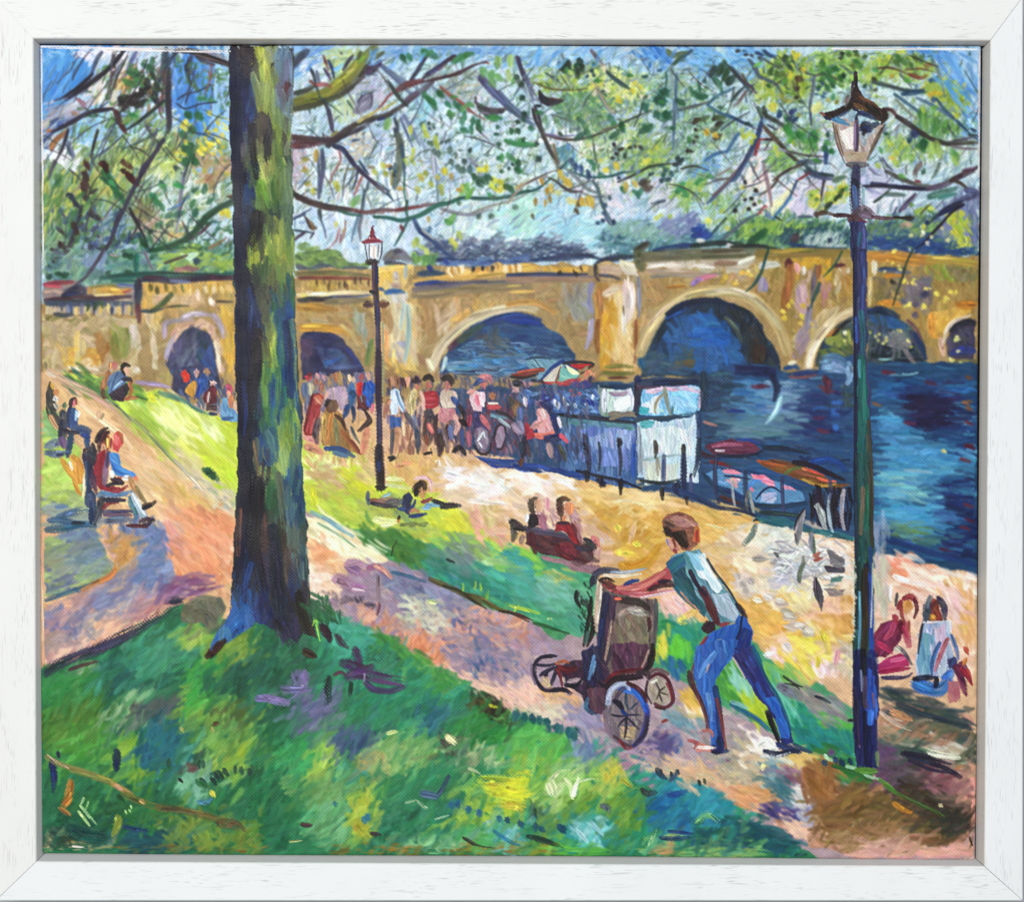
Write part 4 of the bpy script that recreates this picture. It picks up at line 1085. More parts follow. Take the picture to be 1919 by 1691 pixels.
ART_03 = """
M painted_foliage
@ 70 80 4
R 6a7c50/86985c/5c7068/9cae6c/7c8c94/a89c78/4c6458 n=130 w=14 l=60 a=-65 s=35 d=.35:40,560 640,480 900,700 1440,750 1460,1500 560,1500 40,1600
R 4c7c40/5c8c48/3c6c44/7c9c44 n=60 w=18 l=44 a=-60 s=60:560,700 1440,800 1460,1500 500,1500
R e4e8ea/d0dce4/f0f0ee/b8cfe0 n=22 p=.6 w=16 l=60 a=-60 s=40:400,250 960,160 960,700 640,900 300,900
R dfe6d8/c8d8c0/f0f0e4/d0c8b0 n=22 p=.6 w=14 l=50 a=-60 s=60:640,900 1440,850 1440,1450 800,1400
M painted_branch
R 4c4660/5c5a70/6a5c64/3c4a58/7c7488 n=10 w=11 l=190 a=-65 s=25:40,300 1000,250 1000,1300 500,1600 40,1600
R 5a4a50/6c6478/44584c n=6 w=11 l=150 a=60 s=30:200,700 1400,800 1400,1500 300,1500
@ 510 80 4
M painted_sky
R e8ecf0/dce6ec/f2f0ee/c8dcec/b0d0e8 n=72 p=.6 w=16 l=70 a=-60 s=60:140,250 900,250 1919,350 1919,1450 1300,1450 140,1450
M painted_foliage
R 8ca090/a0b098/7c9084/b4b8a8/90a878/6c8480 n=130 w=13 l=54 a=-55 s=50 d=.35:140,300 900,200 1919,200 1919,1200 1300,1300 140,1300
R a8b05c/98a850/b8b868/889c54 n=46 w=14 l=44 a=-60 s=60:150,850 1000,850 1900,850 1900,1150 1000,1200 150,1250
R 547c58/44704c/648c5c/3c6450 n=60 w=15 l=36 a=-40 s=80:850,80 1900,80 1900,1150 1100,1150
M painted_branch
R 6c7090/80809c/9494a8/5c6478/8c7884 n=17 w=11 l=150 a=55 s=25:800,150 1919,150 1919,1000 1000,1200
R 6c7090/80809c/9494a8/5c6478/7c8c98 n=12 w=11 l=130 a=-70 s=30:150,300 1919,250 1919,1300 150,1500
R a06058/b47064/8c4c4c n=3 w=11 l=100 a=-60 s=40 d=.2:150,800 1000,800 1000,1500 150,1500
@ 950 80 4
M painted_sky
R e4ecec/d4e4e8/f0f0ec/bcd8e4/a4cce0 n=67 p=.6 w=16 l=66 a=-50 s=60:0,250 1400,250 1919,500 1919,1300 1100,1350 0,1350
M painted_foliage
R 7c9c68/90a868/688c5c/a0b478/5c8464/8ca08c n=260 w=14 l=48 a=-50 s=60:0,200 1919,150 1919,1250 900,1250 0,1150
R 446c48/385c48/50784c/2f5440 n=80 w=15 l=34 a=-40 s=80 d=.2:100,150 1919,200 1919,1250 700,1100
R c8d060/d8d868/b8c850 n=40 w=17 l=34 a=-40 s=80 d=.2:300,180 1250,220 1250,1100 500,1150
M painted_branch
R 54606c/6c7880/5c5458/7c8ca0/48605c n=20 w=10 l=170 a=-40 s=30:0,250 1919,250 1919,1350 0,1150
R 54606c/7c8088/5c5458/7c8ca0 n=16 w=10 l=160 a=50 s=25:0,250 1919,250 1919,1350 0,1150
@ 1370 80 4
M painted_sky
R dce8e8/ccdce0/e8ecea/b8d4dc n=40 p=.6 w=16 l=66 a=-50 s=60:180,300 900,300 900,1280 60,1300
R d4e4e0/c4d8d8/e4ecec/b0ccd4 n=31 p=.6 w=16 l=66 a=-50 s=60:1020,280 1300,280 1840,760 1840,920 1020,1250
M painted_foliage
R 7c9c58/94b060/68904c/a8bc60/5c845c n=220 w=15 l=42 a=-50 s=70:180,80 1000,50 1500,120 1840,400 1840,900 1150,900 880,500 600,950 180,700
R 3c6c3c/345c40/48783c n=70 w=15 l=34 a=-40 s=80 d=.2:200,100 1000,60 1000,330 500,400 500,800 300,500
M painted_branch
R 54606c/6c7880/60544c/7c8ca0 n=18 w=10 l=170 a=-45 s=25:60,300 900,300 1840,500 1840,1250 60,1300
R 54606c/7c8088/60544c/7c8ca0 n=16 w=10 l=160 a=40 s=25:60,300 900,300 1840,500 1840,1250 60,1300
M painted_sky
@ 0 0 1
R 7c9cb4/8caabc/6c8ca8/94b4c8/7ca4c0/a0b8c4 n=420 w=6 l=22 a=-55 s=50 p=.7:550,100 1838,90 1838,400 1100,420 560,440
R 6c8c74/7c9c84/5c7c70/8ca88c/64846c n=260 w=5 l=16 a=-45 s=60 p=.75:550,100 1838,90 1838,330 1100,360 560,380
R 4c6454/3c5848/445c60/54646c n=110 w=4 l=13 a=-45 s=70 p=.85:560,100 1838,90 1838,330 1100,350 560,380
R c8d4d8/d8e0e2 n=80 w=5 l=18 a=-55 s=50 p=.75:560,200 1500,250 1500,400 560,440
"""
ART_04 = """
@ 510 80 4
M painted_bird#1
P 76748a/5c5a70/8c8aa0 n=14 w=20 l=60 a=-60 s=30 r=.8:590,525 650,440 690,400 740,370 755,390 745,470 700,520 640,530
S 48445c 16:680,400 700,380 750,370
S 3c3850 18:640,440 670,390 665,420
S 4c4860 14:740,380 745,460 720,500
S a8a4b8 24 d=.3:660,480 700,440
@ 510 80 4
M painted_bird#2
P 4c4852/3c3844/5a5660 n=14 w=18 l=60 a=15 s=20 r=.8:1520,405 1535,450 1580,470 1640,490 1755,475 1735,515 1660,530 1600,550 1545,500 1512,440
S 8a88a4 14 d=.3:1550,510 1620,530
S 2a2830 12:1520,400 1526,420
@ 510 80 4
M painted_bird#3
P 7c6450/9c8468/5c4438 n=10 w=14 l=40 a=50 s=15 r=.8:235,1300 260,1310 310,1340 345,1380 310,1410 270,1380 250,1340
S 3c2c34 16:240,1295 265,1340 280,1390
S 3c3040 14:310,1420 280,1465
@ 950 80 4
M painted_bird#4
P 2c2030/1e1a28/3c2830 n=12 w=16 l=60 a=25 s=12 r=.6:228,345 262,375 320,400 430,425 370,455 310,470 265,450 240,410
S 1c1c38 26:250,400 290,450
S 5c2c30 14:320,410 410,425
M painted_sky
@ 70 80 4
R 4c98e0/3c8cdc/5ca4e4 n=26 w=46 l=150 a=-60 s=10 p=.8 c=1:20,130 260,80 400,150 330,300 120,440 30,460
R f0eef2/e8e8f0 n=20 w=26 l=60 a=-50 s=30 c=1:520,60 640,80 560,200 480,260 700,60 900,60
R 4890dc/3c84d4/5c9ee0 n=20 w=44 l=150 a=78 s=8 p=.8 c=1:1070,200 1330,180 1310,420 1280,700 1210,700 1080,560
R 7cb4e4/8cc0e8 n=14 w=40 l=110 a=-40 s=20 p=.8 c=1:220,620 440,580 420,720 260,740
R e8ecee/dfe4ea n=14 w=40 l=110 a=-55 s=15 c=1:100,830 320,830 300,960 180,950
M painted_foliage
R 2c5c40/34684c/24503c/3c7048 n=40 w=26 l=70 a=-50 s=60 c=1:560,1440 1050,1300 1460,1350 1470,1600 500,1640
R 4c7c48/5c8c4c/3c6c44 n=40 w=30 l=90 a=-65 s=25 c=1:40,1000 330,960 500,1200 480,1500 60,1500
R 3c5c7c/4c6c8c/34507c n=24 w=26 l=70 a=-50 s=50 c=1:100,1250 700,1200 700,1560 330,1640 140,1400
R e8d838/dccc34/f0e048 n=14 w=26 l=50 a=60 s=50 c=1:1060,560 1420,500 1440,860 1000,860
R 5a5468/46405a/6a5c60/3c4450 n=26 w=10 l=170 a=-62 s=16 d=.2 p=.9:40,150 1000,100 1000,900 40,900
R 3c6c40/4c8048/2f5c3c/5c8c44 n=50 w=22 l=46 a=-40 s=70 p=.9:480,150 1000,120 1000,700 560,700 240,560
R 6c8c54/84a058/5c7c50/98ac5c n=60 w=24 l=60 a=-60 s=40:240,600 1040,500 1040,900 300,960
R 8c6a48/a07c50/785840 n=14 w=24 l=60 a=-50 s=40:480,200 1000,150 960,500 560,560
R 4c7440/5c8448/3c6440 n=40 w=20 l=46 a=-50 s=70:1020,80 1440,200 1440,520 1050,300
D 1c2c20/24382c 40 110 60 s=15:850,200 870,250 830,300 900,330
D 1a1a1e/241c1c/1c2422 44 110 -30 s=20 d=.3:640,420 700,400 760,380 800,340 720,440 780,450 660,470
D 28603c/347844 40 130 30 s=20:720,230 760,290 690,300 830,180
D 3c1418/4c1a1c 40 110 65 s=12:370,920 360,1000 350,1080 600,540 640,640 510,930 690,1010 280,1390
D 1c5c34/24683c 56 90 60 s=30:1130,540 1210,550 1160,650 1150,780 1150,850 1110,890 1180,890 1095,690
D 1c2030/20243a 40 80 45 s=20 d=.35:260,1160 290,1210 400,1290 450,1310 400,1530 460,1560 100,1650 130,1600
S 2a2438 30:650,40 560,160 460,250 350,330 230,410
S 241f30 24:410,230 300,330 200,400
S 2c2838 26:550,490 430,510 340,545 250,600
S 2c2638 30:980,190 975,420 985,640
S 342c44 30:940,720 860,850 780,980 700,1120 620,1290 560,1460
S 2c2434 26:560,1460 490,1570 400,1700
S 24302f 24:950,430 840,520 740,600 660,650
S 262430 20:450,660 425,740 400,860
S 2c2c34 16:690,1240 740,1340 790,1430 830,1540
S 1c4c34 44 t=.6:1460,1180 1360,1240 1250,1330 1180,1410 1090,1480 960,1530
S 1c5838 34:960,1530 840,1555 780,1490
S 5c5a70 10:140,300 260,180 300,80
S 4c4a60 9:430,860 520,800 640,690
S 4c4c58 8:760,980 800,850 880,700
S 5c5460 8:1190,430 1185,560 1170,640
S 3c4c54 9:700,1130 900,1060 1000,960
S 4c4a58 12:330,560 420,430 560,250 640,120
S 3c3a4c 12:560,640 640,480 760,300 820,120
S 44404e 10:240,760 380,640 560,560 700,540
S 201c2c 22:660,36 560,165 450,255 330,340
S 1c1a28 18:400,240 290,335 190,405
S 2a2232 30 d=.3:300,570 200,620 100,665
S 2a2838 20:230,650 180,800 110,930
S 302c3c 16:330,1230 290,1370 240,1500
S 2c3040 16:1130,120 1110,200 1150,310
S 24344c 14:1300,310 1200,360 1100,385 1045,425
S 24344c 12:1340,440 1220,455 1100,490 1040,450
S 8c4c48 14:1310,170 1290,280 1250,380
S 5c5a70 12:560,70 545,250 510,420
D e8d83c/f0e050 26 44 50 s=50:1100,600 1080,630 1290,530 1260,660 1250,790 1290,770 1210,810 1350,740 1340,650
D d8e0c0/e8ecd8 22 60 -60 s=40:430,370 470,420 560,330 900,700 1000,1050 1150,1000 1250,1180
D 3c9450/2c8440/54a458 34 90 40 s=40:940,1070 1050,1070 880,1170 560,1050 720,540 1230,415
@ 0 0 1
R 2c2838/38303c/2c3438/443c48 n=16 w=3 l=70 a=-62 s=14 d=.1 p=.95 c=1:80,90 430,90 430,460 80,500
R 342c38/3c3440/2c3c3c n=10 w=3 l=60 a=40 s=20 d=.1 p=.95 c=1:80,200 430,200 430,460 80,480
R 3c3848/4c4858/504048/34444c n=20 w=3 l=60 a=-50 s=30 d=.1 p=.9 c=1:550,100 1838,100 1838,400 1100,400 560,400
R 3c3848/4c4858/504048/34444c n=20 w=3 l=60 a=45 s=25 d=.1 p=.9 c=1:550,100 1838,100 1838,400 1100,400 560,400
M painted_sky
R 62a6e4/74b2e8/5098dc n=14 w=9 l=26 a=-50 s=30 p=.8 c=1:560,88 1400,88 1400,120 560,130
R 5c9cdc/6caae2/4c90d4 n=14 w=10 l=30 a=50 s=20 p=.8 c=1:1690,88 1836,90 1836,230 1780,180
M painted_foliage
D 2c7038/3c8444/54983c/6cac44 9 17 -40 s=70:1060,130 1120,150 1180,140 1240,190 1290,260 1150,230 1330,330 1420,120 1470,150 1520,130 1560,180 1640,130 1700,150 1750,200 1480,260 1530,300 1650,280 1720,270 1690,330 1770,230 900,200 850,180 960,150 1010,210
D 1c4430/24503c/1c3c2c 8 14 -30 s=70:1080,120 1130,170 1210,180 1260,240 1320,150 1350,200 1400,230 1440,160 1500,190 1550,250 1620,160 1660,250 1730,320 1580,140 980,260 930,250 880,280 1050,250 1170,290 1240,310
M painted_bird#2
@ 510 80 4
D 3c3844 30 120 20:1580,490
"""
ART_05 = """
M painted_far_trees
@ 70 465 4
R 5c8c70/4c7c78/6c9c84/3c6c64/7ca48c/5c7c94 n=110 w=34 l=80 a=-20 s=60:40,0 1480,0 1480,200 760,240 700,280 40,240
R 7c94b4/90a8c0/6c84a8 n=26 w=26 l=90 a=-60 s=30:330,20 520,20 520,160 360,160
R 94b44c/a4c050/84a44c n=40 w=34 l=60 a=-20 s=50:900,60 1140,0 1480,60 1480,150 1000,150
S 1f5c54 46:480,220 700,200 900,190 1200,200 1460,190
S 206858 40:740,50 735,130 740,190
S 2c6c5c 34:560,240 740,240
D 1c4a38/24503c 44 70 -20 s=30:530,180 680,180 160,190 80,210 660,50 700,60 210,200
D 8c5c64/a06c70 40 120 0:1080,150 1150,150
D 1c3458 70 70 0:1195,95
D b090a0/c8a0a4 20 70 10:570,50
S 4c3c4c 30:500,0 440,100 360,210 280,270
S 6c6470 22:800,20 860,160
S 4c3c34 24:950,110 1030,80 1120,50
R c8e0c0/b8d8c0 n=10 w=20 l=70 a=-50 s=20:1050,40 1240,20 1150,100
@ 510 465 4
R 6c8c4c/5c7c4c/7c9c50/4c6c44/84a858 n=120 w=34 l=60 a=-10 s=50:170,40 480,20 560,90 720,110 720,150 170,150
R 546070/4c5c74/5c6860 n=40 w=26 l=90 a=5 s=15:170,120 720,130 720,170 170,160
S 5c5c64 90 d=.25:860,70 940,40 1020,80
S 3c444c 40 d=.2:850,110 1000,120
S 2c4868 44:1100,190 1180,180 1280,190
R 6c9c4c/5c8c54/4c8058/7cac50 n=36 w=34 l=60 a=-60 s=40:1040,40 1240,40 1240,200 1060,200
D 2444a0/1f3c90 46 70 60:1180,150 1300,100
R 4c6c9c/5c7ca8/44649c/6c84a8 n=60 w=26 l=60 a=-20 s=40:1240,90 1919,60 1919,120 1240,170
M painted_wall
@ 70 465 4
P bba478/c4ac7c/b09a70/ccb488/a89468/c8b090 n=150 w=40 l=120 a=-20 s=50:20,500 760,520 840,560 860,900 700,950 300,940 20,920
R d0a040/c89838/dcac48/e0b850 n=50 w=34 l=90 a=-10 s=50 d=.35:160,740 500,760 480,900 200,880
R a8783c/9c7038/b4844c n=40 w=34 l=90 a=-60 s=40 d=.4:400,640 560,600 660,820 480,860
R 8c9048/7c8440/94984c n=22 w=30 l=120 a=85 s=15:540,590 700,590 660,820 540,800
R e0d4c4/d0c4b4/ccc0b4 n=24 w=34 l=100 a=80 s=30 d=.4:680,570 830,580 800,760 700,760
R a898a4/b4a4a8 n=16 w=34 l=120 a=88 s=8:790,600 860,640 860,880 800,880
R e4d8c8/e0ccb0/dcc4a0 n=18 w=28 l=60 a=10 s=40 d=.4:240,880 380,820 800,920 780,950
S f0dcc0 24 d=.3:230,890 330,910
S a06830 34 d=.3:240,920 330,940 400,930
S 8c7c58 40 d=.2:40,860 50,900
S d8c088 60 d=.3:330,690 340,780
M painted_pavilion
P 9c8c88/8c8088/a89488 n=30 w=24 l=90 a=0 s=15:30,250 280,240 330,290 740,270 760,330 700,400 30,400
S 8c3444 40 d=.2:40,270 140,255 260,250
S b04c50 24 d=.2:40,280 180,290
S b89888 40 d=.3:40,320 120,310 200,340
S 2c2c48 60 d=.2:200,350 270,310 340,300 350,330
S 28304c 40:190,360 250,340 330,340
S 4c3444 40 d=.2:40,390 200,380 380,380 560,370 700,360
S 5c4450 50 d=.35:270,370 420,370 560,380
P d8a848/c89838/e4b858/b88838 n=26 w=24 l=80 a=0 s=15 r=1:390,300 560,290 690,300 640,340 520,360 400,350
S 8c8444 24:400,290 560,275 680,290
S e8d090 20:430,350 560,345
S b06440 20:640,330 700,310
S 6c7cac 26 d=.2:600,270 730,280
S 2c3c5c 60:750,250 752,340 745,440
S 3c3044 46:760,230 755,300
S 6c3844 44:745,420 755,500 760,550
P b8a888/a89c90/c4b08c n=30 w=24 l=60 a=88 s=10:40,400 720,400 720,500 40,500
S 3c4c64 50 d=.35:60,410 300,410 480,410 700,410
D 44547c/3c4868/6c789c 24 100 88 s=5:180,430 250,450 330,460 420,450 560,450 640,450 700,460 220,470
D e4c468/d8b858/ecd484 28 80 88 s=6:290,470 375,470 470,460 530,450 610,470 690,460
D 34502c/3c5c34 26 70 85:375,440 435,430 480,420
D 2c3458 30 70 80:555,470
S 3c444c 34 d=.4:130,490 200,500 260,490
R 74703c/8c8040 n=12 w=20 l=60 a=-10 s=30 d=.4:60,490 400,510 380,560 60,540
M painted_bridge
@ 0 0 1
P a88c5c/b09660/9c8458/b89c6c/947c58 n=200 w=11 l=40 a=-15 s=40:258,528 440,518 560,520 740,500 1190,490 1400,480 1842,478 1842,680 1700,690 1500,700 1200,712 1180,715 1090,715 700,740 420,735 262,730
@ 70 465 4
R c8a458/d0ac60/bc9850/d8b468 n=60 w=40 l=100 a=80 s=30:780,260 1470,240 1480,1000 1380,960 1360,640 1320,480 940,480 880,700 870,920
R d8a848/cca044/e0b454/e4bc64 n=44 w=34 l=80 a=88 s=15:780,250 1470,240 1470,340 1000,350 780,460
R d8cca8/dcccb0/c8bc98 n=24 w=40 l=120 a=85 s=10:770,480 860,480 900,900 860,900 840,600
S 2c2840 50:790,235 900,225 1000,240 1130,230 1300,220 1460,230
S 4c2c3c 34:800,215 920,220
S 4c2c40 40:1270,210 1360,220 1460,210
S 6c789c 34 d=.3:1000,240 1140,250
D 8c7c2c/7c742c/6c6c2c 26 70 80 s=10:840,300 900,310 970,300 1030,310 1085,300
D f0dcb0/f4e4c0/eccc80 34 70 80 s=12:1140,330 1200,330 1260,310 1320,310 1380,310 1430,300 1200,370 1290,390
D 54541f 20 60 70:850,290 890,320 960,290
P c8a87c/c0a074/d0b084 n=26 w=30 l=110 a=0 s=12:850,350 1300,350 1290,430 1000,430 850,420
S 5c5438 20:960,440 1060,430 1130,430
S 44502c 44 t=.3:1000,340 950,400 900,440 850,470
S 3c4c4c 30 d=.4:780,470 860,470 940,450
D f4e8e0/f0dcd0 34 60 70:1310,410 1300,400 1200,350
S 5c5444 22 d=.3:1340,395 1460,400
R d8a838/c89c34/e0b448 n=24 w=34 l=130 a=88 s=6:1360,420 1480,420 1500,1000 1400,940
M painted_bridge/arch#1
P d8b494/d0a890/dcbca0/c8a488 n=40 w=34 l=70 a=-40 s=50:940,860 970,700 1040,600 1120,540 1220,530 1320,600 1370,700 1390,940 1340,960 1320,700 1240,600 1160,590 1060,650 1000,760 960,880
S a898a8 44:950,660 960,560 1060,540 1160,540
S a89aac 46:1090,510 1180,490 1320,500
S a898a8 44:1320,500 1370,580 1390,670
S b0a0b4 40:960,820 990,720 1030,640
S d8a888 40 d=.2:1000,650 1090,570 1200,550
S e8dcbc 34:1330,700 1350,800 1370,920
P 3c4060/444868/343c5c/4c4c68 n=90 w=30 l=100 a=-50 s=30 r=1.2:965,860 985,760 1040,660 1110,600 1190,590 1260,620 1310,700 1330,800 1350,940 1380,1040 1100,1110 1010,1050 1000,900
R 5a5880/504f74/60587c n=20 w=34 l=90 a=-50 s=30:980,760 1100,640 1120,700 1000,900
R 28488c/2c5498/244080 n=20 w=30 l=90 a=70 s=20:1200,860 1310,700 1330,900 1250,940
R 28405c/2c4c5c/345868 n=16 w=40 l=130 a=-55 s=12:1150,860 1240,700 1280,740 1200,860
R 646880/707890 n=14 w=34 l=110 a=-50 s=20:1040,840 1200,700 1200,860 1060,900
M painted_bridge
@ 510 465 4
P b09058/a88850/bc9c64/9c8458 n=90 w=34 l=110 a=0 s=25:170,160 770,150 780,500 690,560 700,900 640,700 560,620 420,570 200,560 190,400
S 6c6444 40 d=.2:180,190 400,180 720,200
S 7c3c34 26 d=.2:200,220 320,220 460,220 720,225
R c8a850/b89840/d8b868 n=40 w=24 l=60 a=88 s=12:200,240 740,230 740,310 200,320
D 4c3c2c/3c3028/5c4830 18 60 88 s=8 d=.3:390,250 430,260 420,290 500,270 540,270 560,290 620,240 660,240 720,260 330,260
S e8d8a8 40 d=.2:190,350 300,340 400,340 560,330 680,330 760,330
S f0e8c8 26:300,340 400,335
S e8d060 40:220,360 250,350
S 5c6478 26 d=.2:390,370 480,360 620,360 760,340
S 3c3c40 44 d=.4:200,385 300,380 400,380 440,370
S 7c7454 50 d=.2:400,400 560,390 740,390
S a87c34 60 d=.2:200,440 330,440 480,460
S b8a488 40 d=.2:300,540 420,560
R 98a090/a8ac98/8c9c94 n=18 w=34 l=130 a=85 s=12:600,480 700,480 700,760 640,640
S 5c8040 40 d=.2:740,690 720,780 700,870
S 9c9450 34:760,740 730,880
M painted_bridge/arch#2
S d8a030 60 t=.3:220,590 340,590 440,600 540,620 570,640
S e0ac3c 34:230,580 360,580
S c8b070 40 d=.2:520,580 590,640 640,720
P 2c2c58/343464/28305c/3c3c64 n=70 w=28 l=90 a=10 s=30 r=1.2:190,645 300,625 420,635 510,670 590,740 640,820 690,910 690,960 220,960 200,800
R 3c4470/44547c/4c6084/546880 n=40 w=30 l=80 a=20 s=50:320,740 520,760 600,880 400,900
R 3064a8/2c5ca0 n=8 w=30 l=90 a=80 s=20:360,820 380,860 340,900 530,800
R 5c3c58/4c3c60 n=14 w=34 l=110 a=40 s=20:210,680 330,680 300,800 220,800
S 283880 34:560,760 630,840 680,920
S 4c6494 34 d=.3:430,890 560,890 650,880
M painted_bridge
P e0c070/d8b464/e8cc84/d0a858 n=40 w=30 l=90 a=85 s=20:790,130 1040,120 1050,260 1010,320 1000,400 1080,420 1100,920 830,900 800,500
S e8c868 50:800,160 900,140 1040,140
R e8c058/e0b84c n=14 w=30 l=80 a=80 s=20:800,150 920,150 900,260 800,260
S c8b8a0 60:920,190 930,260 890,290
S b8a08c 40:900,270 960,280
S c0b8c0 34:920,180 925,220
S 8ca8b0 30:1000,130 995,220
S 2c5c94 44:850,330 900,320 980,325
S 3c5c84 30 d=.2:800,300 830,310
S 1f5898 20:870,320 960,312
R c8c4b8/bcb8b0/d0ccc0/b8bcb8 n=26 w=30 l=90 a=80 s=25:790,330 1010,330 1000,420 820,400
R d8c8a0/c8b890/e0d0a4/b8a888 n=50 w=34 l=150 a=88 s=8:830,400 1080,420 1090,880 840,880
R b08c5c/a88454 n=20 w=34 l=150 a=88 s=8:810,420 900,420 880,640 820,640
S e8a468 60 d=.2:840,620 840,760 850,840
S a8c0bc 44 d=.2:1010,430 1020,600 1010,740 990,840
S b8ccc8 30 d=.2:980,420 960,600
R 9c9cb0/a8a8b8 n=12 w=40 l=110 a=85 s=12:920,720 1000,720 990,860 920,860
R dcb050/e0b858 n=14 w=30 l=60 a=-30 s=40:830,820 1000,860 960,920 840,900
P b49464/ac8c5c/bc9c6c/a08458 n=120 w=34 l=120 a=-25 s=25:1040,330 1400,240 1919,220 1919,430 1700,460 1500,560 1330,680 1240,820 1120,830 1090,500
R a0804c/987848 n=24 w=40 l=150 a=85 s=15:1110,440 1230,420 1200,700 1120,700
R c4ac90/ccb498/bca080 n=30 w=50 l=150 a=-50 s=20:1200,500 1420,380 1400,480 1240,680
R d0a858/d8b060/c89c48 n=24 w=26 l=160 a=-35 s=12:1300,560 1500,400 1800,360 1919,400 1700,440 1480,540
S d8a850 34 d=.2:1060,240 1300,215 1500,210 1700,190 1919,180
R e4b458/d8a848/ecc070 n=30 w=26 l=70 a=-5 s=20:1290,160 1919,110 1919,190 1290,210
D f0dcb0/f4e4c4/ecd0a0 46 84 80 s=15:1320,170 1370,165 1420,155 1340,180 1400,170 1750,155 1800,150 1850,145
D d0902c/c08428 24 70 85 s=10:1345,170 1395,165 1780,150 1825,145
D 1c1828/242030 30 50 88 s=5:1505,155 1575,150 1650,150
D c88838/b07c34 18 50 88:1540,150 1610,150 1690,140
S 2c3c88 44:1080,270 1200,255 1300,260
S 44486c 50 d=.2:1250,270 1400,270 1600,250
S 6c6474 50 d=.2:1060,310 1200,300 1400,280 1600,260 1919,250
S 8c785c 70 d=.25:1060,350 1250,340 1500,300 1919,290
M painted_bridge/arch#3
S c8b898 70 t=.2:1190,900 1250,760 1340,650 1440,570 1560,500 1700,460 1850,440 1960,450
S d8c4a4 40 t=.2:1210,880 1270,750 1370,640 1480,560 1620,500 1800,460
S e0d0b0 60 d=.25:1170,840 1200,900
S b8a888 26:1300,660 1450,530 1640,460
P 2c4c78/345480/2c4468/3c5c84/44688c n=150 w=24 l=120 a=5 s=14 r=1.2:1240,940 1260,850 1310,760 1390,670 1490,590 1600,520 1730,485 1919,490 2060,580 2180,680 2270,800 2290,960 1700,960
S 1f3c80 60:1590,560 1700,520 1820,500 1919,520 2000,540
S 24408c 60:1760,530 1900,545 2000,570
S 5c3c50 50 d=.2:1330,750 1390,690 1440,650
S 44544c 60 d=.2:1400,690 1500,620 1580,570
R 5c6468/4c5c64/545c60 n=26 w=30 l=140 a=0 s=12 d=.2:1500,650 1800,640 1780,760 1560,740
R 3c8cc8/2c78b8/4c94cc/60a0d0 n=44 w=22 l=140 a=2 s=10 d=.2:1310,820 1919,790 1919,890 1330,920
R 24487c/2c5488 n=24 w=24 l=160 a=5 s=10:1640,600 2050,600 2120,740 1800,740
S 6c7454 24:1560,790 1640,810 1740,800 1840,790
S 54482c 20:1560,775 1660,790
S 24305c 40 t=.7:1430,940 1540,920 1640,890 1710,880
S 6c5054 20:1580,920 1700,890
S e0ece8 30 d=.4:1300,820 1280,890 1250,930
S 8cbcd0 40 d=.4:1300,860 1330,900 1380,890
M painted_bridge
@ 950 465 4
P a88c5c/a08458/b09464/988058 n=60 w=34 l=120 a=-10 s=30:0,220 640,220 650,700 590,760 520,640 440,540 300,460 150,430 0,420
R d8a848/e0b44c/d0a040 n=30 w=26 l=90 a=0 s=12:100,110 600,130 590,190 100,190
S 7c6474 34 d=.2:0,215 200,205 460,200 640,210
S 2c3c5c 26:0,195 240,190 400,190 600,190
S a07c68 44 d=.2:0,235 300,235 620,235
D 2c2420 14 44 80:385,185 400,180 510,190 520,195 555,150 500,175
S d0ac54 24:30,325 200,320
S d8b868 20 d=.2:0,280 100,275
R 98988c/8c9088/a0a094 n=30 w=40 l=130 a=60 s=30 d=.2:380,260 620,250 630,560 520,560 420,400
S b88844 44 d=.2:0,420 160,400 280,430 360,490
R 9090ac/8888a8 n=10 w=34 l=130 a=85 s=8:620,250 650,250 640,560 610,560
S 9c94b8 44:630,540 620,650 590,750
M painted_bridge/pier#1
P b88c48/a87c3c/c89c58/b08444 n=70 w=34 l=160 a=88 s=8 r=1.2:670,260 940,240 980,300 990,560 970,940 700,940 660,600
R e0c890/d8bc80/e8d4a0/d0b074 n=50 w=34 l=180 a=88 s=6:760,340 960,300 960,920 780,900
R d8a030/cc9428/e0ac3c n=26 w=34 l=200 a=88 s=6:690,520 800,360 830,560 760,900 690,900
S d8c4bc 70:890,260 900,400 895,540
S e4d4d4 50:930,270 935,420 920,520
S e8dcd8 34 d=.2:870,480 875,640
S d8c0a8 60 d=.2:730,340 800,300 860,290
S a87040 40 d=.4:690,300 700,450 680,600
S 8c5428 44 d=.2:680,540 670,680 680,780
S 8c4c34 26 d=.2:960,540 965,700 955,860
S f0e4d0 20:905,210 910,300
S 4c4434 12:868,430 875,500
S 84803c 34 d=.2:740,890 860,880 940,890
S 6c6c34 34 d=.2:720,930 840,940 950,930
S 5c3028 20:760,970 850,970 900,970
S c8a848 26:700,970 740,975
P d8d0b8/c8c0a8/e0d8c4 n=16 w=40 l=80 a=20 s=40 r=1:840,90 960,100 980,200 900,210 860,150
R c8ac94/bca08c n=12 w=34 l=90 a=0 s=20:680,130 850,130 850,200 690,190
S 3c3440 34 d=.3:660,120 665,200 690,240
S 54546c 26 d=.2:690,200 780,210 840,230
S 7c7c84 34:980,220 985,330 975,440
S 9090a0 30 d=.2:985,300 990,420 985,520
M painted_bridge
P b0986c/a88c58/b89c68/a08450 n=80 w=36 l=130 a=-20 s=25:1000,150 1919,100 1919,330 1700,300 1520,330 1330,380 1180,470 1080,600 990,740 1000,500
S 6c6448 90 t=.2:1040,60 1250,50 1500,40 1800,30 1919,30
S 5c5c3c 90 d=.2:980,40 990,110 1010,150
P c8bca8/b8ac98/d0c4b0/bcb09c n=40 w=36 l=170 a=-3 s=6 r=1.5:1020,80 1300,60 1700,60 1860,50 1870,90 1720,170 1300,160 1040,140
S e8e0d0 26 d=.2:1050,140 1200,120 1300,130
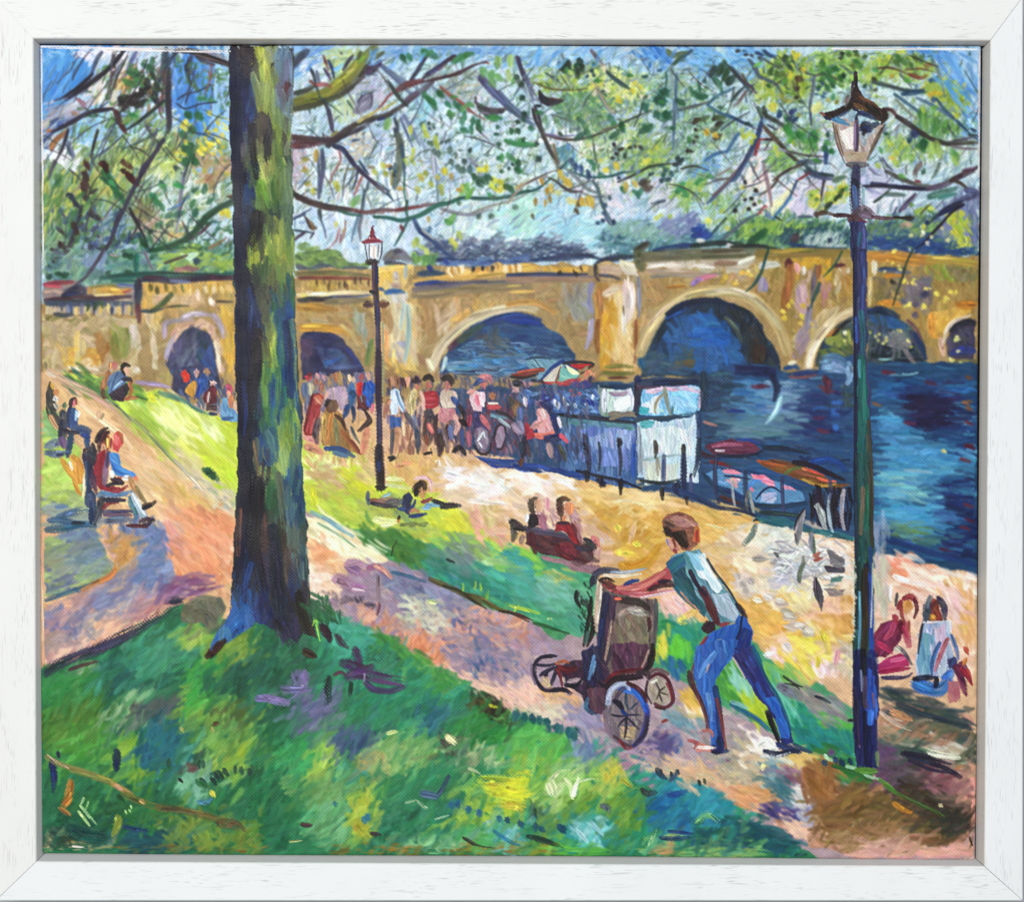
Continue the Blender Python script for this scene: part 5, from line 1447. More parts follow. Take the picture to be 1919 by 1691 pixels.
S f0e8d8 22 d=.2:1400,125 1550,140
S 8c6c5c 50 d=.2:1570,110 1720,110
S dcd8c8 40 d=.2:1740,110 1830,70 1850,60
S 8c847c 34 d=.2:1080,210 1250,195 1400,200 1600,185
S a89080 44 d=.2:1060,170 1300,180 1500,190
R a4844c/ac8c54/988050 n=50 w=40 l=150 a=-5 s=15:1040,240 1400,230 1800,220 1900,280 1650,290 1400,300 1100,420 1020,500
S d07c98 44 d=.3:1400,240 1470,220 1560,200
S 8c6cac 44 d=.2:1390,270 1430,240 1450,230
S b0702c 30 d=.2:1200,290 1330,280
D d8b440/e0bc44 40 50 20 s=60 d=.3:1640,210 1620,240 1700,250 1720,270 1800,180 1830,200 1760,180
S 2c5c5c 20:1919,120 1880,210 1840,280 1790,320
M painted_bridge/arch#4
S c0ac74 90 t=.15:1000,780 1050,660 1130,520 1250,410 1400,340 1560,320 1700,330 1850,390 1960,490 2050,620 2100,770
S ccb888 44 t=.2:1010,740 1080,600 1180,470 1320,370
S b8b088 50 t=.3 d=.2:1500,330 1680,320 1840,380 1950,470 2040,590
S d4cca8 30 d=.2:1550,310 1700,310 1850,360
S d8bca4 20:1060,580 1150,470 1260,390
P 243850/28405c/2c4458/1f3044 n=60 w=30 l=120 a=-40 s=50 r=1.2:1000,960 1010,800 1050,690 1120,570 1200,480 1310,410 1430,375 1560,370 1690,400 1800,460 1900,560 1980,680 2040,800 2050,960
P 28609c/2c68a4/245890/346ca8/2c5884 n=110 w=30 l=140 a=10 s=25 r=1.5:1180,560 1300,500 1420,480 1540,490 1630,540 1720,640 1760,740 1750,900 1500,950 1300,900 1150,840 1130,680
R 3c5c74/34546c/446478 n=40 w=30 l=140 a=0 s=15:1030,780 1380,760 1400,960 1010,960
R 1f60b0/2468b8 n=24 w=36 l=130 a=5 s=20:1330,640 1480,560 1700,640 1640,740 1400,740
R 182c40/1c3448 n=24 w=34 l=130 a=-50 s=20:1060,700 1200,480 1260,470 1120,740
R 24303c/2c3840/1c2834 n=24 w=34 l=160 a=62 s=12:1560,400 1760,440 1919,620 2000,860 1860,860 1760,640 1650,500
S 2c58a4 30:1190,520 1280,480 1330,460
S 1a2c48 50:1200,490 1320,420 1460,390 1600,400 1720,450
S 5c6054 40 d=.3:1640,520 1720,600 1760,700
R 6c5c40/5c5444 n=10 w=30 l=100 a=0 s=15:1230,840 1420,840 1400,900 1250,900
R 3c2c24/4c382c n=14 w=34 l=110 a=80 s=15:1800,720 1919,700 1919,860 1800,840
S 2c68b8 34:1600,740 1640,820 1660,920
S 3c78c0 26:1550,740 1570,820
S 1c5c7c 60 d=.3:1000,840 1020,900
M painted_bridge
@ 1370 465 4
P a48648/ac8e50/b49658/988048 n=130 w=36 l=110 a=80 s=50:180,60 920,20 1020,40 1860,80 1860,520 1720,530 1620,620 1590,760 1480,740 1380,620 1200,470 1020,440 900,480 760,540 640,680 560,860 440,860 380,700 300,560 150,400 100,330 220,180
S 8c7434 70 d=.2 t=.2:200,40 500,30 900,30
S b8782c 90 t=.2:1030,60 1200,60 1400,80 1500,90
S a89040 60 d=.2 t=.2:1480,80 1680,90 1850,110
S b8a060 60:190,130 200,180
S c0c4c4 60 d=.25:220,130 300,120 350,120
S 5c2c34 60:430,90 430,160
S a86830 70:440,140 430,260 415,400
S 98602c 50 d=.2:400,300 395,400 390,520
S e0a09c 44 d=.2:490,120 500,180
S e0d4c8 40 d=.3:540,140 545,190
R 8c84ac/9488a8/a094a0 n=18 w=30 l=90 a=85 s=20:200,230 270,220 260,340 190,340
R c8a89c/b898a4/c4a8b0 n=26 w=34 l=130 a=85 s=10:470,240 580,240 560,480 480,500
S 7c6450 50 d=.2:640,140 620,240 610,330
S 9c6438 40:660,130 650,220
S 6c6c70 40 d=.2:620,200 610,300 600,380
R d0a028/d8ac34/c89824 n=30 w=30 l=54 a=-40 s=60:440,60 740,80 760,240 680,260 580,160 460,140
R b07c8c/a8747c n=10 w=30 l=80 a=70 s=20:680,280 760,260 740,380 690,360
R d0c8b0/c4bca0/bcb08c n=24 w=40 l=110 a=-60 s=20:780,160 880,140 860,260 780,330
R b8843c/a87834 n=14 w=34 l=110 a=80 s=15:820,220 910,180 910,360 840,360
S 5c2c34 30:780,130 850,120
D e0c440/e4cc4c/d8bc38 40 60 60 s=40:455,400 540,430 530,510 520,560 600,560 430,430 390,470 400,520
R c0ac7c/b8a474/ccb888 n=36 w=40 l=140 a=-50 s=15 d=.2:440,700 560,600 700,440 860,420 760,530 640,660 560,780 480,800
R a08898/94808c n=18 w=34 l=120 a=-60 s=20 d=.2:440,820 540,540 620,500 600,640 520,820
S 84849c 50 d=.2:590,440 570,560 560,600
R 746c58/7c7460/848048 n=40 w=26 l=60 a=-20 s=40:1050,220 1280,200 1300,400 1100,420
R 746c74/847c80/6c6874 n=40 w=36 l=90 a=40 s=40 d=.2:1280,180 1500,200 1500,420 1320,440
R 8c9c40/9cac48/7c9038 n=40 w=30 l=70 a=85 s=20:1440,110 1860,130 1860,250 1480,220
R 8c7c4c/7c7850 n=30 w=30 l=80 a=-30 s=40:1600,120 1860,150 1860,260 1640,220
S c07c24 50:1160,210 1220,190 1280,200
S c8882c 60 d=.2:1120,410 1200,410 1260,420
S c07c2c 70:1700,420 1780,420 1850,420
R d8a848/cc9c40/e0b454 n=40 w=34 l=130 a=-50 s=20 d=.2:1490,480 1700,420 1850,460 1700,520 1600,600 1560,680 1500,640
S e09838 60:1500,500 1500,580 1510,660
S e8b8a8 44 d=.3:1570,680 1580,760 1590,800
S 5c6480 34 d=.2:1100,160 1260,175 1340,180
S 2c3c54 30 d=.2:1120,150 1300,150
S e4d8c8 44 d=.3:1070,100 1075,190
S d8c490 30 d=.2:1040,220 1040,320 1030,420
D e8d858/e4d44c/dccc54/ecdc70 30 44 30 s=80:1300,240 1360,250 1330,420 1290,250 1370,230 1340,410 1450,440 1640,320 1540,340 1610,370 1460,300 1650,330 1220,20 1210,110 1260,150 1360,260 1310,430 1440,430 1530,330 1600,400 1680,330
D ecdc84/e8d870 18 26 30 s=80:1250,130 1270,160 1320,260 1380,270 1350,440 1430,450 1550,350 1630,380 1490,300 1150,170 1170,90 130,170 150,200 40,240
D 4c4c64/54506c 60 70 20 s=30:1440,350 1460,340 1380,420 1290,400 1380,500
D 2c2c24 20 50 60:1220,255 1200,250
S 1f4c44 20:280,0 250,90 220,190 180,260 110,320
S 2c5c4c 18:830,20 800,80 760,140 690,210
S 2c5450 30:660,260 640,320 610,390 600,440
S 2c4030 18:1360,10 1310,110 1280,220 1240,330 1210,430
M painted_bridge/arch#5
S dcc8a0 70 t=.15:580,900 590,800 640,690 720,590 800,520 900,470
S f0e8d0 40 d=.2:580,880 600,780 650,690
S e4d0a4 34 d=.2:700,580 800,500 880,470
P 3c4c54/2c3c4c/4c5c5c/485448 n=40 w=30 l=90 a=-40 s=50 r=1.2:620,890 650,760 710,650 800,560 910,500 920,880
P 44545c/3c4c5c/4c5c64/546468 n=70 w=30 l=90 a=20 s=40 r=1.2:1010,440 1120,460 1240,500 1340,580 1410,680 1450,780 1460,860 1010,880
R 8c9848/98a04c/7c8c44/a8ac58 n=40 w=26 l=50 a=-60 s=50:700,640 900,600 900,720 760,740 690,700
R 5c6c3c/6c783c n=24 w=26 l=90 a=0 s=20:680,740 910,730 910,800 680,790
R 28303c/202834 n=24 w=30 l=110 a=0 s=20:1020,690 1400,700 1440,860 1030,860
R 2c5c94/345c8c/3464a0 n=24 w=30 l=90 a=30 s=20 d=.2:1030,500 1200,500 1320,600 1240,600 1050,560
R 7c7c84/8c8880/74747c n=30 w=28 l=80 a=0 s=50:1060,600 1360,640 1340,800 1080,680
D d8d070/e0d87c/ccc860 24 34 40 s=80:1040,630 1080,660 1110,640 1160,690 1140,710 1250,610 1330,700 1350,740 1100,690 1160,670 1270,620 1320,690 860,640 850,690
S 243458 60:1030,470 1120,460 1200,490 1250,510
S 24386c 50:1380,640 1430,740 1450,820
S 6c4c54 30 d=.2:1320,540 1380,600 1430,690
S b0702c 20:720,660 770,620 800,590
S 2c2420 24:760,650 830,580 890,540
S f0f0d8 30:845,625 855,640
M painted_bridge/arch#6
P 4c4858/443f58/54506c/3c3c54 n=40 w=30 l=90 a=0 s=40 r=1.2:1610,800 1620,660 1660,580 1740,540 1840,540 1850,830 1620,830
S 2c2c3c 60 d=.2:1640,610 1700,560 1780,550 1845,560
S dcccb8 30 d=.2:1590,700 1620,600 1680,540 1800,500
S 344488 60 d=.2:1660,780 1750,760 1845,770
S 5c5c40 60 d=.3:1660,850 1760,860 1850,850
D dcd880/e4e08c/98b040 24 40 30 s=80:1690,660 1700,680 1680,690 1640,830 1660,840 1720,860 1740,870 1700,770
@ 0 0 1
W n=1500 w=8 l=24 a=80 s=40 k=20 p=.7:74,500 1840,470 1840,700 74,740
"""
ART_06 = """
M painted_river
@ 1370 465 4
P 2c5480/345c88/2c4c78/3c688c/284870 n=130 w=26 l=150 a=3 s=10:-100,880 0,860 320,880 420,930 640,910 700,800 920,810 920,1691 -100,1691
P 245078/2c5c84/20446c/30648c n=100 w=26 l=150 a=3 s=10:1010,860 1480,850 1640,860 1860,860 1860,2400 1010,2400
R 1c2c5c/20305c/182850 n=40 w=30 l=160 a=3 s=8:20,870 320,880 330,960 20,950
R 6c90b4/7c9cb8/88a8c0/5c88b0 n=70 w=24 l=130 a=2 s=10:0,1000 300,980 560,990 560,1200 300,1280 0,1200
R 4c7484/5c8490/6c9098/547c8c n=60 w=26 l=150 a=3 s=10:0,1240 540,1200 600,1420 0,1420
R 2c3868/34406c/2c3060 n=30 w=34 l=110 a=10 s=25 c=0:560,1060 820,1040 800,1400 600,1400
R 3468b8/2c60ac/3c70c0 n=16 w=40 l=130 a=80 s=20:740,1130 830,1130 800,1400 740,1380
R 2c2450/342858/281f48 n=46 w=30 l=140 a=5 s=15 c=0:1280,1050 1640,1040 1700,1280 1360,1380 1290,1280
R 4c94c0/3c88b8/5ca4c8/2c7cb0 n=70 w=34 l=150 a=3 s=12:1110,1230 1300,1240 1360,1390 1560,1500 1860,1560 1860,1691 1150,1691 1110,1450
R 84b0a8/7ca8a4 n=14 w=40 l=80 a=60 s=30:1210,1520 1340,1540 1300,1691 1210,1640
R 2c6ca4/245c98/3474a8 n=60 w=26 l=130 a=3 s=10:1100,1000 1860,1000 1860,1080 1100,1180
R 5ca0c0/4c90b4/6cacc4 n=40 w=20 l=110 a=8 s=15 d=.4:1600,1080 1860,1120 1860,1500 1620,1420
R 1c3c78/20447c n=40 w=24 l=110 a=5 s=15:1560,1100 1860,1100 1860,1691 1640,1600
D 5c2440/6c2c48/702c40 30 110 12 s=8:1790,1310 1790,1480 1800,1490 1760,1590 1180,930 700,1040 730,1070
D 5c2c48/6c3450 34 110 5 s=8:200,1040 240,1030 690,1370 660,1270 1340,1310 1500,1010
D a06030/8c5028 26 80 15 d=.3:1790,970 1800,1150 1790,1200 1760,1160 1090,1170
D 6c9cb0/8cb4c0 20 120 3:1240,950 1340,940 1150,830 380,1120 360,1160 640,970
S 6c8cac 90 d=.3:700,840 780,830 840,850
S 7c9cc0 70 d=.35:700,900 800,900 880,920
S 84a4c8 50 d=.3:880,860 890,960 870,1010
S 5c2c3c 60 d=.25:700,970 730,1020 720,1080
R 5c7c84/6c8c8c/4c6470 n=24 w=30 l=130 a=-40 s=20 d=.4:820,1000 900,1000 900,1180 830,1180
S 1c4c84 40:400,900 470,880 500,900
S e0d8c0 34 d=.3:440,860 480,850
S 8c4c58 30 d=.2:440,960 540,960 640,950
S 24386c 44 d=.2:480,940 560,930 640,920
S 1c2444 50 t=.6:300,960 330,1010 340,1070 320,1140
S a8dce8 40 t=.5:370,1120 350,1190 310,1260 260,1310
S b8e4f0 20:360,1130 340,1200 290,1280
S 1f3c78 26 d=.2:0,1210 80,1220
D e8d470 30 40 30:1600,1525 1585,1520
R 3c4c50/445458 n=20 w=26 l=90 a=60 s=30 d=.4:840,1000 920,1040 910,1200 850,1180
@ 950 465 4
R 2c4860/345068/28445c/3c5c70 n=60 w=26 l=110 a=20 s=40:1460,930 1700,930 1720,1400 1480,1400
R 3c74a8/4480b4/5c90bc/2c68a0 n=50 w=24 l=130 a=3 s=10:1660,1000 1919,960 1919,1340 1700,1340
R 54788c/608498 n=40 w=20 l=120 a=5 s=10 d=.4:1600,1200 1919,1180 1919,1440 1560,1440
S 1c3c7c 24:1650,1220 1780,1220
S c0847c 20:1470,1300 1570,1330
@ 1370 850 4
M painted_river
R 3c80b0/4c90bc/2c70a4/5c9cc0 n=110 w=30 l=140 a=4 s=12:1040,0 1850,0 1850,780 1500,700 1040,600
R 2c2c60/243470/2c5490/1f3c78 n=60 w=26 l=130 a=6 s=12:1500,200 1850,200 1850,820 1600,760
R 3c5c8c/2c4c80 n=40 w=26 l=120 a=8 s=12:1040,380 1500,480 1500,700 1040,620
S 203c74 44:1040,620 1300,680 1600,770 1850,840
S 8cb8d0 24 d=.3:1300,120 1500,140
@ 1370 850 4
R 4c9cc8/5cacd0/44a0cc n=40 w=34 l=150 a=4 s=8 p=.85 c=0:1130,380 1540,360 1560,560 1300,560 1150,480
R 5ca4bc/6cb0c4/54a0b4 n=40 w=34 l=130 a=10 s=14 c=0:1160,60 1500,120 1540,300 1240,300
R 7cb4b0/84bcb4 n=14 w=30 l=110 a=15 s=10 c=0:1180,160 1400,200 1500,320 1300,280
R 5c7c50/6c8848 n=10 w=26 l=110 a=10 s=8 c=0:1200,570 1540,600 1540,650 1240,620
R 1c3464/182c58/242c5c n=30 w=30 l=130 a=6 s=10 c=0:1580,340 1850,300 1850,800 1640,760
D 5c2440/6c2c44 26 110 12 s=6:1790,390 1800,500 1760,560 1600,720
@ 1370 465 4
R 4c94c4/5ca0cc/3c88bc n=40 w=36 l=150 a=4 s=10 p=.85 c=0:1110,1240 1290,1250 1370,1400 1560,1500 1840,1570 1840,1691 1120,1691
R 2c2450/241f48 n=24 w=34 l=150 a=5 s=12 c=0:1300,1060 1640,1050 1660,1260 1400,1330
@ 0 0 1
W n=900 w=7 l=36 a=3 s=10 k=24 p=.7:1320,720 1840,690 1840,1080 1300,960
"""
ART_07 = """
M painted_path#1
@ 70 465 4
P dcb080/d8ac7c/e0b88c/d0a478/e4bc90 n=110 w=44 l=170 a=42 s=12:30,900 160,930 420,1080 640,1240 860,1420 1000,1570 1120,1691 1500,2000 1500,2900 30,2900 30,1350 170,1460 320,1600
S c8a48c 60 d=.2 t=.2:80,920 200,990 380,1080 560,1190 680,1290
S f0d8c0 40 d=.3:60,930 130,960
S e8cca8 50 d=.3:330,1180 600,1380 700,1500
S c0987c 34:460,1220 450,1280
S c8a484 30:490,1240 470,1280
M painted_lawn#1
P c8d848/d0dc50/bcd040/d8e060/b4c83c n=130 w=40 l=180 a=45 s=14:180,940 340,960 480,1010 640,1060 900,1070 1100,1160 1350,1270 1500,1300 1500,2050 1380,1900 1240,1691 1100,1691 1000,1580 840,1420 660,1250 440,1090
R 6c9c3c/5c9044/7cac48 n=40 w=30 l=90 a=30 s=20:190,940 480,1000 820,1060 840,1140 500,1120 320,1020
R 3c6c48/34645c n=12 w=24 l=110 a=35 s=10:180,945 300,1000 420,1080
R e4ecac/ecf0b8/dce898 n=40 w=36 l=170 a=48 s=8:760,1200 1000,1180 1350,1400 1480,1480 1300,1520 900,1300
R b4c850/a8c048/98b83c n=30 w=34 l=130 a=48 s=12:700,1230 820,1300 1000,1500 1100,1600 900,1420
R d8cc90/ccc080/dcd0a0 n=24 w=34 l=150 a=45 s=10 d=.2:980,1450 1250,1600 1260,1691 1120,1680
S d8d828 70 d=.2:840,1100 860,1130 880,1130
S 5c8c34 34 d=.3:740,1100 820,1130
R c4dc2c/b8d02c/d0e038 n=40 w=36 l=110 a=60 s=30:1280,1480 1500,1440 1500,1980 1400,1860 1260,1640
S 84946c 26:640,1230 800,1360 900,1470 1000,1580 1080,1660
S 6c7c70 18:450,1090 600,1190 700,1290
S 9ca464 26:700,1260 860,1400 980,1530
D 2c5c34 60 90 45:1290,1680 1310,1700
S 4c7c78 40 d=.2:910,1080 1060,1130 1180,1200 1280,1250
M painted_path#1
@ 70 850 4
S c0b49c 34 d=.2:1020,40 1110,140 1200,240 1260,320
R e8c898/e0bc88/ecd0a4/e4b880 n=70 w=44 l=150 a=45 s=30:640,60 1000,100 1300,360 1480,430 1480,560 900,560 700,200
R e8c470/e4bc68/e0b864 n=20 w=50 l=100 a=50 s=40:940,200 1220,360 1230,540 960,480
R e49c70/e08c60/e8a87c/d88458/ec9c6c n=110 w=44 l=100 a=-60 s=50:940,560 1100,460 1480,440 1450,960 1000,960 900,760
R e8b8b8/e4acb4/f0c4b8 n=16 w=50 l=90 a=80 s=30 d=.2:950,480 1040,500 1020,700 950,690
R f0d0b0/f4d8bc n=10 w=34 l=70 a=80 s=20:1400,680 1460,680 1450,780 1400,800
R d8c4a8/c8c0a8/dcc8b0 n=22 w=34 l=110 a=40 s=20:1120,120 1240,180 1460,320 1480,430 1340,380 1200,260
R 9cb0a0/b0a8a4 n=12 w=20 l=60 a=40 s=40 d=.4:1180,200 1460,340 1480,420 1300,340
D 3c9c3c/34643c 44 60 40:1280,120 1320,180
S 2c5c3c 60:1250,120 1310,160 1350,190
M painted_lawn#2
P b4c858/a8c04c/bcd068/9cbc50 n=70 w=40 l=120 a=10 s=40:30,-400 100,-300 130,-200 320,-20 340,280 370,360 330,400 30,440
R c0d470/acc858/b8d064 n=40 w=40 l=110 a=30 s=30:40,60 280,60 330,340 40,390
R 88b478/7cac6c n=18 w=36 l=90 a=20 s=40:40,-300 160,-280 120,-120 40,-160
R 8c98a0/94a08c/84948c n=50 w=34 l=110 a=5 s=20:40,390 420,400 440,540 40,520
S 4c6c90 60 d=.2:160,470 260,440 380,420
S 3c6088 50 d=.2:80,500 180,500 300,520
S 34587c 60:60,570 180,560 330,530 430,540
S 5c7ca4 40:140,400 220,390
S 2c3c54 34 d=.2:260,520 350,520
P 8c9c70/94a878/7c9484/84988c n=70 w=40 l=100 a=-20 s=40:40,620 240,590 430,560 470,640 520,800 580,880 440,970 200,1040 50,1080
R 6c80a4/7488a8/6478a0 n=60 w=50 l=110 a=60 s=40 d=.2:220,640 420,620 450,860 300,880 230,780
R 606c98/5c6890/68749c n=30 w=44 l=100 a=60 s=40 d=.2:60,800 240,800 260,970 120,1000
R a8bc68/b4c474 n=30 w=26 l=90 a=-30 s=30 d=.4:50,640 220,620 560,860 400,980 60,1060 50,900
S 3c6484 40:50,1100 200,1050 330,1010 440,960
M painted_path#2
P c89c94/c0948c/d0a498/b88c88 n=90 w=36 l=90 a=-30 s=40:480,570 620,580 900,570 960,700 1000,900 1270,960 1100,1070 900,1140 760,1250 400,1450 60,1600 40,1150 340,1030 560,920 600,850 540,740
R 7084ac/647ca8/7c8cb0/6c80a8 n=60 w=50 l=110 a=60 s=40 d=.2:560,570 920,590 940,700 880,820 780,780 740,660
R 6880ac/7088b0 n=40 w=50 l=110 a=40 s=50 d=.2:640,860 960,870 980,960 820,1080 660,960
R 7c84a8/8888a8/7480a8 n=60 w=40 l=90 a=-50 s=40:320,1050 640,940 780,1090 720,1180 420,1200 340,1160
R c89048/d49c50/b88448 n=30 w=34 l=80 a=50 s=40:540,610 720,700 740,820 640,840 560,740
S c88040 50:580,870 540,920 440,970 340,1020
R e0a07c/d89878/e8b090 n=50 w=34 l=90 a=-40 s=40 d=.35:60,1150 320,1050 330,1200 640,1240 420,1420 200,1450 80,1300
R e4bc9c/e8c4a4/e0b494 n=40 w=34 l=100 a=-35 s=20 d=.35:380,1250 660,1150 620,1290 400,1420 120,1560 80,1500
R 747ca8/7c80a8/6c74a0 n=30 w=44 l=90 a=60 s=40:80,1220 200,1200 220,1340 90,1400 330,1230 400,1320
R 8c5c84/7c4c78/947090 n=26 w=36 l=130 a=-10 s=20 d=.2:960,1000 1270,940 1260,1000 1100,1060 960,1080
R b07c84/c08880 n=24 w=34 l=80 a=-40 s=40:760,1120 980,1060 900,1160 760,1240
M painted_lawn#1
@ 510 850 4
P c0d048/ccd850/b4c840/d8e068 n=130 w=40 l=110 a=25 s=40:220,0 380,0 700,60 760,180 900,200 1050,260 1250,260 1400,400 1560,560 1919,740 1919,900 1700,860 1200,720 800,560 560,600 300,430 225,420
R e4e89c/dce488/ecf0b0 n=50 w=36 l=110 a=20 s=30:230,60 500,60 780,170 780,240 500,200 300,200
R d4dc1f/c8d428/dce430 n=24 w=50 l=110 a=30 s=40:500,160 700,180 720,260 600,260
R c8a878/d0b080/c0a070 n=18 w=40 l=100 a=20 s=40:330,150 460,180 560,300 420,280
S d8d81c 50:300,270 310,340 320,400
R a8bc3c/98b038/b8c83c n=50 w=40 l=110 a=25 s=40:300,320 700,330 980,430 1100,600 800,570 560,480
S ecf4b0 60 d=.2:770,490 860,510 930,510
S e8f0a4 44 d=.2:820,540 900,530
R d4d838/dce040/ccd030 n=40 w=44 l=110 a=20 s=40:960,470 1400,430 1480,560 1400,640 1100,560
R 80986c/74906c n=16 w=34 l=100 a=10 s=20:740,400 1000,420 1150,460 1000,500 780,450
M painted_lawn#3
P 4c9c64/3c9060/58a868/449468/64b070 n=150 w=44 l=110 a=30 s=35:400,460 560,560 860,580 1150,680 1500,720 1919,880 2100,960 2400,1000 2420,1240 2120,1420 1919,1230 1700,1180 1500,1120 1300,1000 1080,880 860,790 700,680
R 349078/2c8874/3c9c84/2c8080 n=80 w=50 l=120 a=30 s=40 d=.2:1080,780 1400,760 1919,880 1919,1100 1500,1040 1200,900
R 7cbc50/8cc44c/98c848 n=50 w=40 l=110 a=30 s=35:1150,640 1500,640 1919,780 1919,880 1600,800 1300,730
R 4c8438/3c7838/5c8c3c n=40 w=44 l=110 a=40 s=30 d=.2:560,540 900,600 1150,700 1100,820 880,760
R a8d090/b8dca4 n=18 w=36 l=110 a=40 s=20 d=.4:1380,680 1560,720 1680,860 1500,800
R 7c8c94/8894a0/6c7c80 n=20 w=40 l=90 a=30 s=30:1300,740 1480,740 1520,850 1400,850
D 24342c 20 50 30:1320,800 1350,810
S 28382c 14:905,690 890,770
S 3c3c2c 12:930,650 915,690
R 2c9ca0/34a4a0/2c8c98 n=20 w=44 l=110 a=20 s=30:1700,840 1900,850 1900,960 1740,920
M painted_path#3
P e8d8a8/f0e0b4/e0cc9c/f0dcac n=50 w=40 l=150 a=32 s=12:245,490 330,490 560,580 700,690 860,800 840,830 560,800 250,620
R f0ecc8/f4f0d4 n=30 w=30 l=140 a=32 s=8:260,500 520,580 840,790 700,780 300,600
S 6c9cac 40 d=.3:290,440 400,490 520,570 600,620
S 84a488 20 d=.3:340,520 480,600 620,700
P ecc8a4/f0d0b0/e8bc94/e4b48c n=50 w=44 l=120 a=40 s=40:245,600 560,790 720,820 560,920 480,1010 640,1080 560,1110 440,1110 270,1070 250,900
R e8a878/e49c6c n=20 w=34 l=90 a=40 s=30:280,660 460,740 430,860 330,780
R f4dcc8/f0d4c0 n=20 w=40 l=100 a=50 s=40:270,900 460,940 440,1040 280,1040
P a48ca0/ac9498/988498/b49c9c n=170 w=36 l=80 a=35 s=50:720,830 860,820 1100,890 1300,1010 1500,1140 1740,1200 1919,1240 2160,1450 2500,1800 2900,2300 3100,2500 2800,2500 2400,2300 1919,1940 1600,1790 1240,1640 1040,1500 800,1360 640,1270 520,1170 420,1100
R 8084a4/747c9c/888ca8 n=60 w=44 l=100 a=35 s=30:900,860 1300,1020 1500,1160 1300,1180 1000,1060 860,960
R d89c80/e0a484/d08c70/e4a888 n=90 w=36 l=70 a=-50 s=50:560,1120 1000,1200 1500,1180 1919,1240 1919,1500 1600,1400 1100,1440 800,1300
R 70709c/646894/78789c n=50 w=36 l=80 a=50 s=50:1000,1060 1300,1120 1600,1260 1800,1400 1919,1700 1500,1600 1250,1400 940,1250
R c8c4a8/d0ccb0/c4c8b0 n=40 w=34 l=64 a=30 s=60:940,1100 1250,1100 1350,1260 1200,1340 1000,1250
R e8c4a8/ecccb0/e4b898 n=50 w=34 l=100 a=35 s=20:1040,1480 1250,1600 1500,1700 1919,1880 1919,1920 1500,1740 1200,1620
R e09068/d88458/e8a078 n=40 w=30 l=80 a=-70 s=30 d=.2:930,1360 1100,1360 1240,1500 1260,1600 1000,1450
R 3c6090/486c9c n=24 w=26 l=50 a=70 s=30 d=.2:1440,1460 1560,1500 1560,1680 1460,1640 1800,1480 1900,1600 1880,1680
S 9c7094 120 t=.2:590,840 640,850 690,870
S a47c9c 90:570,850 650,890
S 9c7494 100 t=.2:490,940 540,960 600,1000
S a880a0 70:610,990 690,1010
S b48ca8 40 d=.2:560,830 650,810
S c4a0b8 26 d=.2:600,1020 690,1030
S 8c5878 50 d=.3:720,860 790,850 880,930
R 3c3440/4c4450 n=30 w=10 l=24 a=60 s=30:420,1040 660,1080 720,1130 560,1110 440,1070
S d89c84 40 d=.2:770,840 830,870 890,930
S 7c6870 34 d=.2:790,920 790,1020 800,1140
S 8c5868 34 d=.3:800,1130 780,1210
S 54506c 40 d=.3:700,1130 760,1140 750,1160
S c4dc78 40 d=.3:1180,1110 1220,1120
S 3c6484 30 d=.2:900,890 1020,920 1140,960
S 5c5024 44:1180,940 1320,1000 1440,1060 1560,1130
S 6c5024 50:1450,1060 1580,1100 1700,1170 1780,1190
S 2c3820 24:1280,990 1400,1030 1500,1100 1600,1160
S 2c2c20 20:1700,1180 1800,1200 1919,1260
D 9cc434/b0d03c 16 70 -60 s=40:1520,990 1560,1000 1430,1000 1610,1060 1830,1160
S 843c34 24 d=.2:1820,1200 1919,1240
M painted_lawn#3
@ 950 850 4
P 4ca078/44986c/5cb07c/3c9074 n=100 w=44 l=110 a=35 s=35:0,680 160,760 340,800 480,860 640,900 660,1000 560,1400 480,1360 200,1250 0,1170
R 7cc048/8cc84c n=30 w=34 l=90 a=30 s=20 d=.2:0,680 200,770 260,830 100,800
R 3ca0a0/349898 n=26 w=44 l=110 a=20 s=30:0,820 140,830 120,960 0,960
R b0b45c/c0bc6c n=14 w=30 l=80 a=20 s=30 d=.4:280,900 480,920 460,980 300,980
R 6cb0a0/7cc0b0/88c4b4 n=26 w=40 l=90 a=60 s=30:300,960 480,980 460,1120 320,1150
S b0c834 26 d=.3:20,1140 140,1170 240,1200
D e4e88c 16 24 0:60,1155 330,1235 310,1240
S 4c2c2c 20:0,1180 120,1220 190,1250
S 2c5c38 30 d=.2:200,1270 340,1310 460,1350
M painted_quay
@ 510 850 4
P dcb480/d8ac74/e4c090/d0a46c n=90 w=44 l=120 a=25 s=35:560,-260 760,-270 840,0 1400,30 1919,130 1919,740 1780,660 1600,560 1480,470 1400,400 1250,300 1050,260 960,170 880,170 850,250 770,180 700,60
R dcb068/d4a85c/e0b874 n=40 w=36 l=130 a=80 s=20 d=.2:920,60 1300,60 1280,200 960,180
R e8ccb0/e4c4a4/ecd0b8/e0bca0 n=70 w=44 l=110 a=10 s=40:1200,200 1919,300 1919,560 1600,540 1400,400
R f0eef0/f4f0f0/e8e4e8 n=50 w=44 l=90 a=10 s=40 d=.35:1300,110 1500,150 1919,170 1919,260 1700,290 1500,230 1320,170
S f4f2f4 70:1310,160 1380,180 1450,190
S eceaec 60 d=.2:1480,230 1550,240
S f0e8e0 40 d=.3:1490,350 1600,360 1750,380
R dc9c8c/e0a898/d89884 n=24 w=34 l=110 a=60 s=30:1480,480 1700,460 1780,640 1600,560
R c8b078/d4bc80 n=14 w=34 l=110 a=85 s=10:1620,420 1680,420 1660,520 1620,520
S dc8870 50:930,90 980,75 1030,70
R d0b880/c8b078 n=14 w=34 l=110 a=20 s=20:700,80 770,100 760,190 720,180
S e8e8a8 40 d=.3:860,190 920,190 980,200
S d0d8a0 30 d=.3:850,230 960,250 1040,260
@ 950 850 4
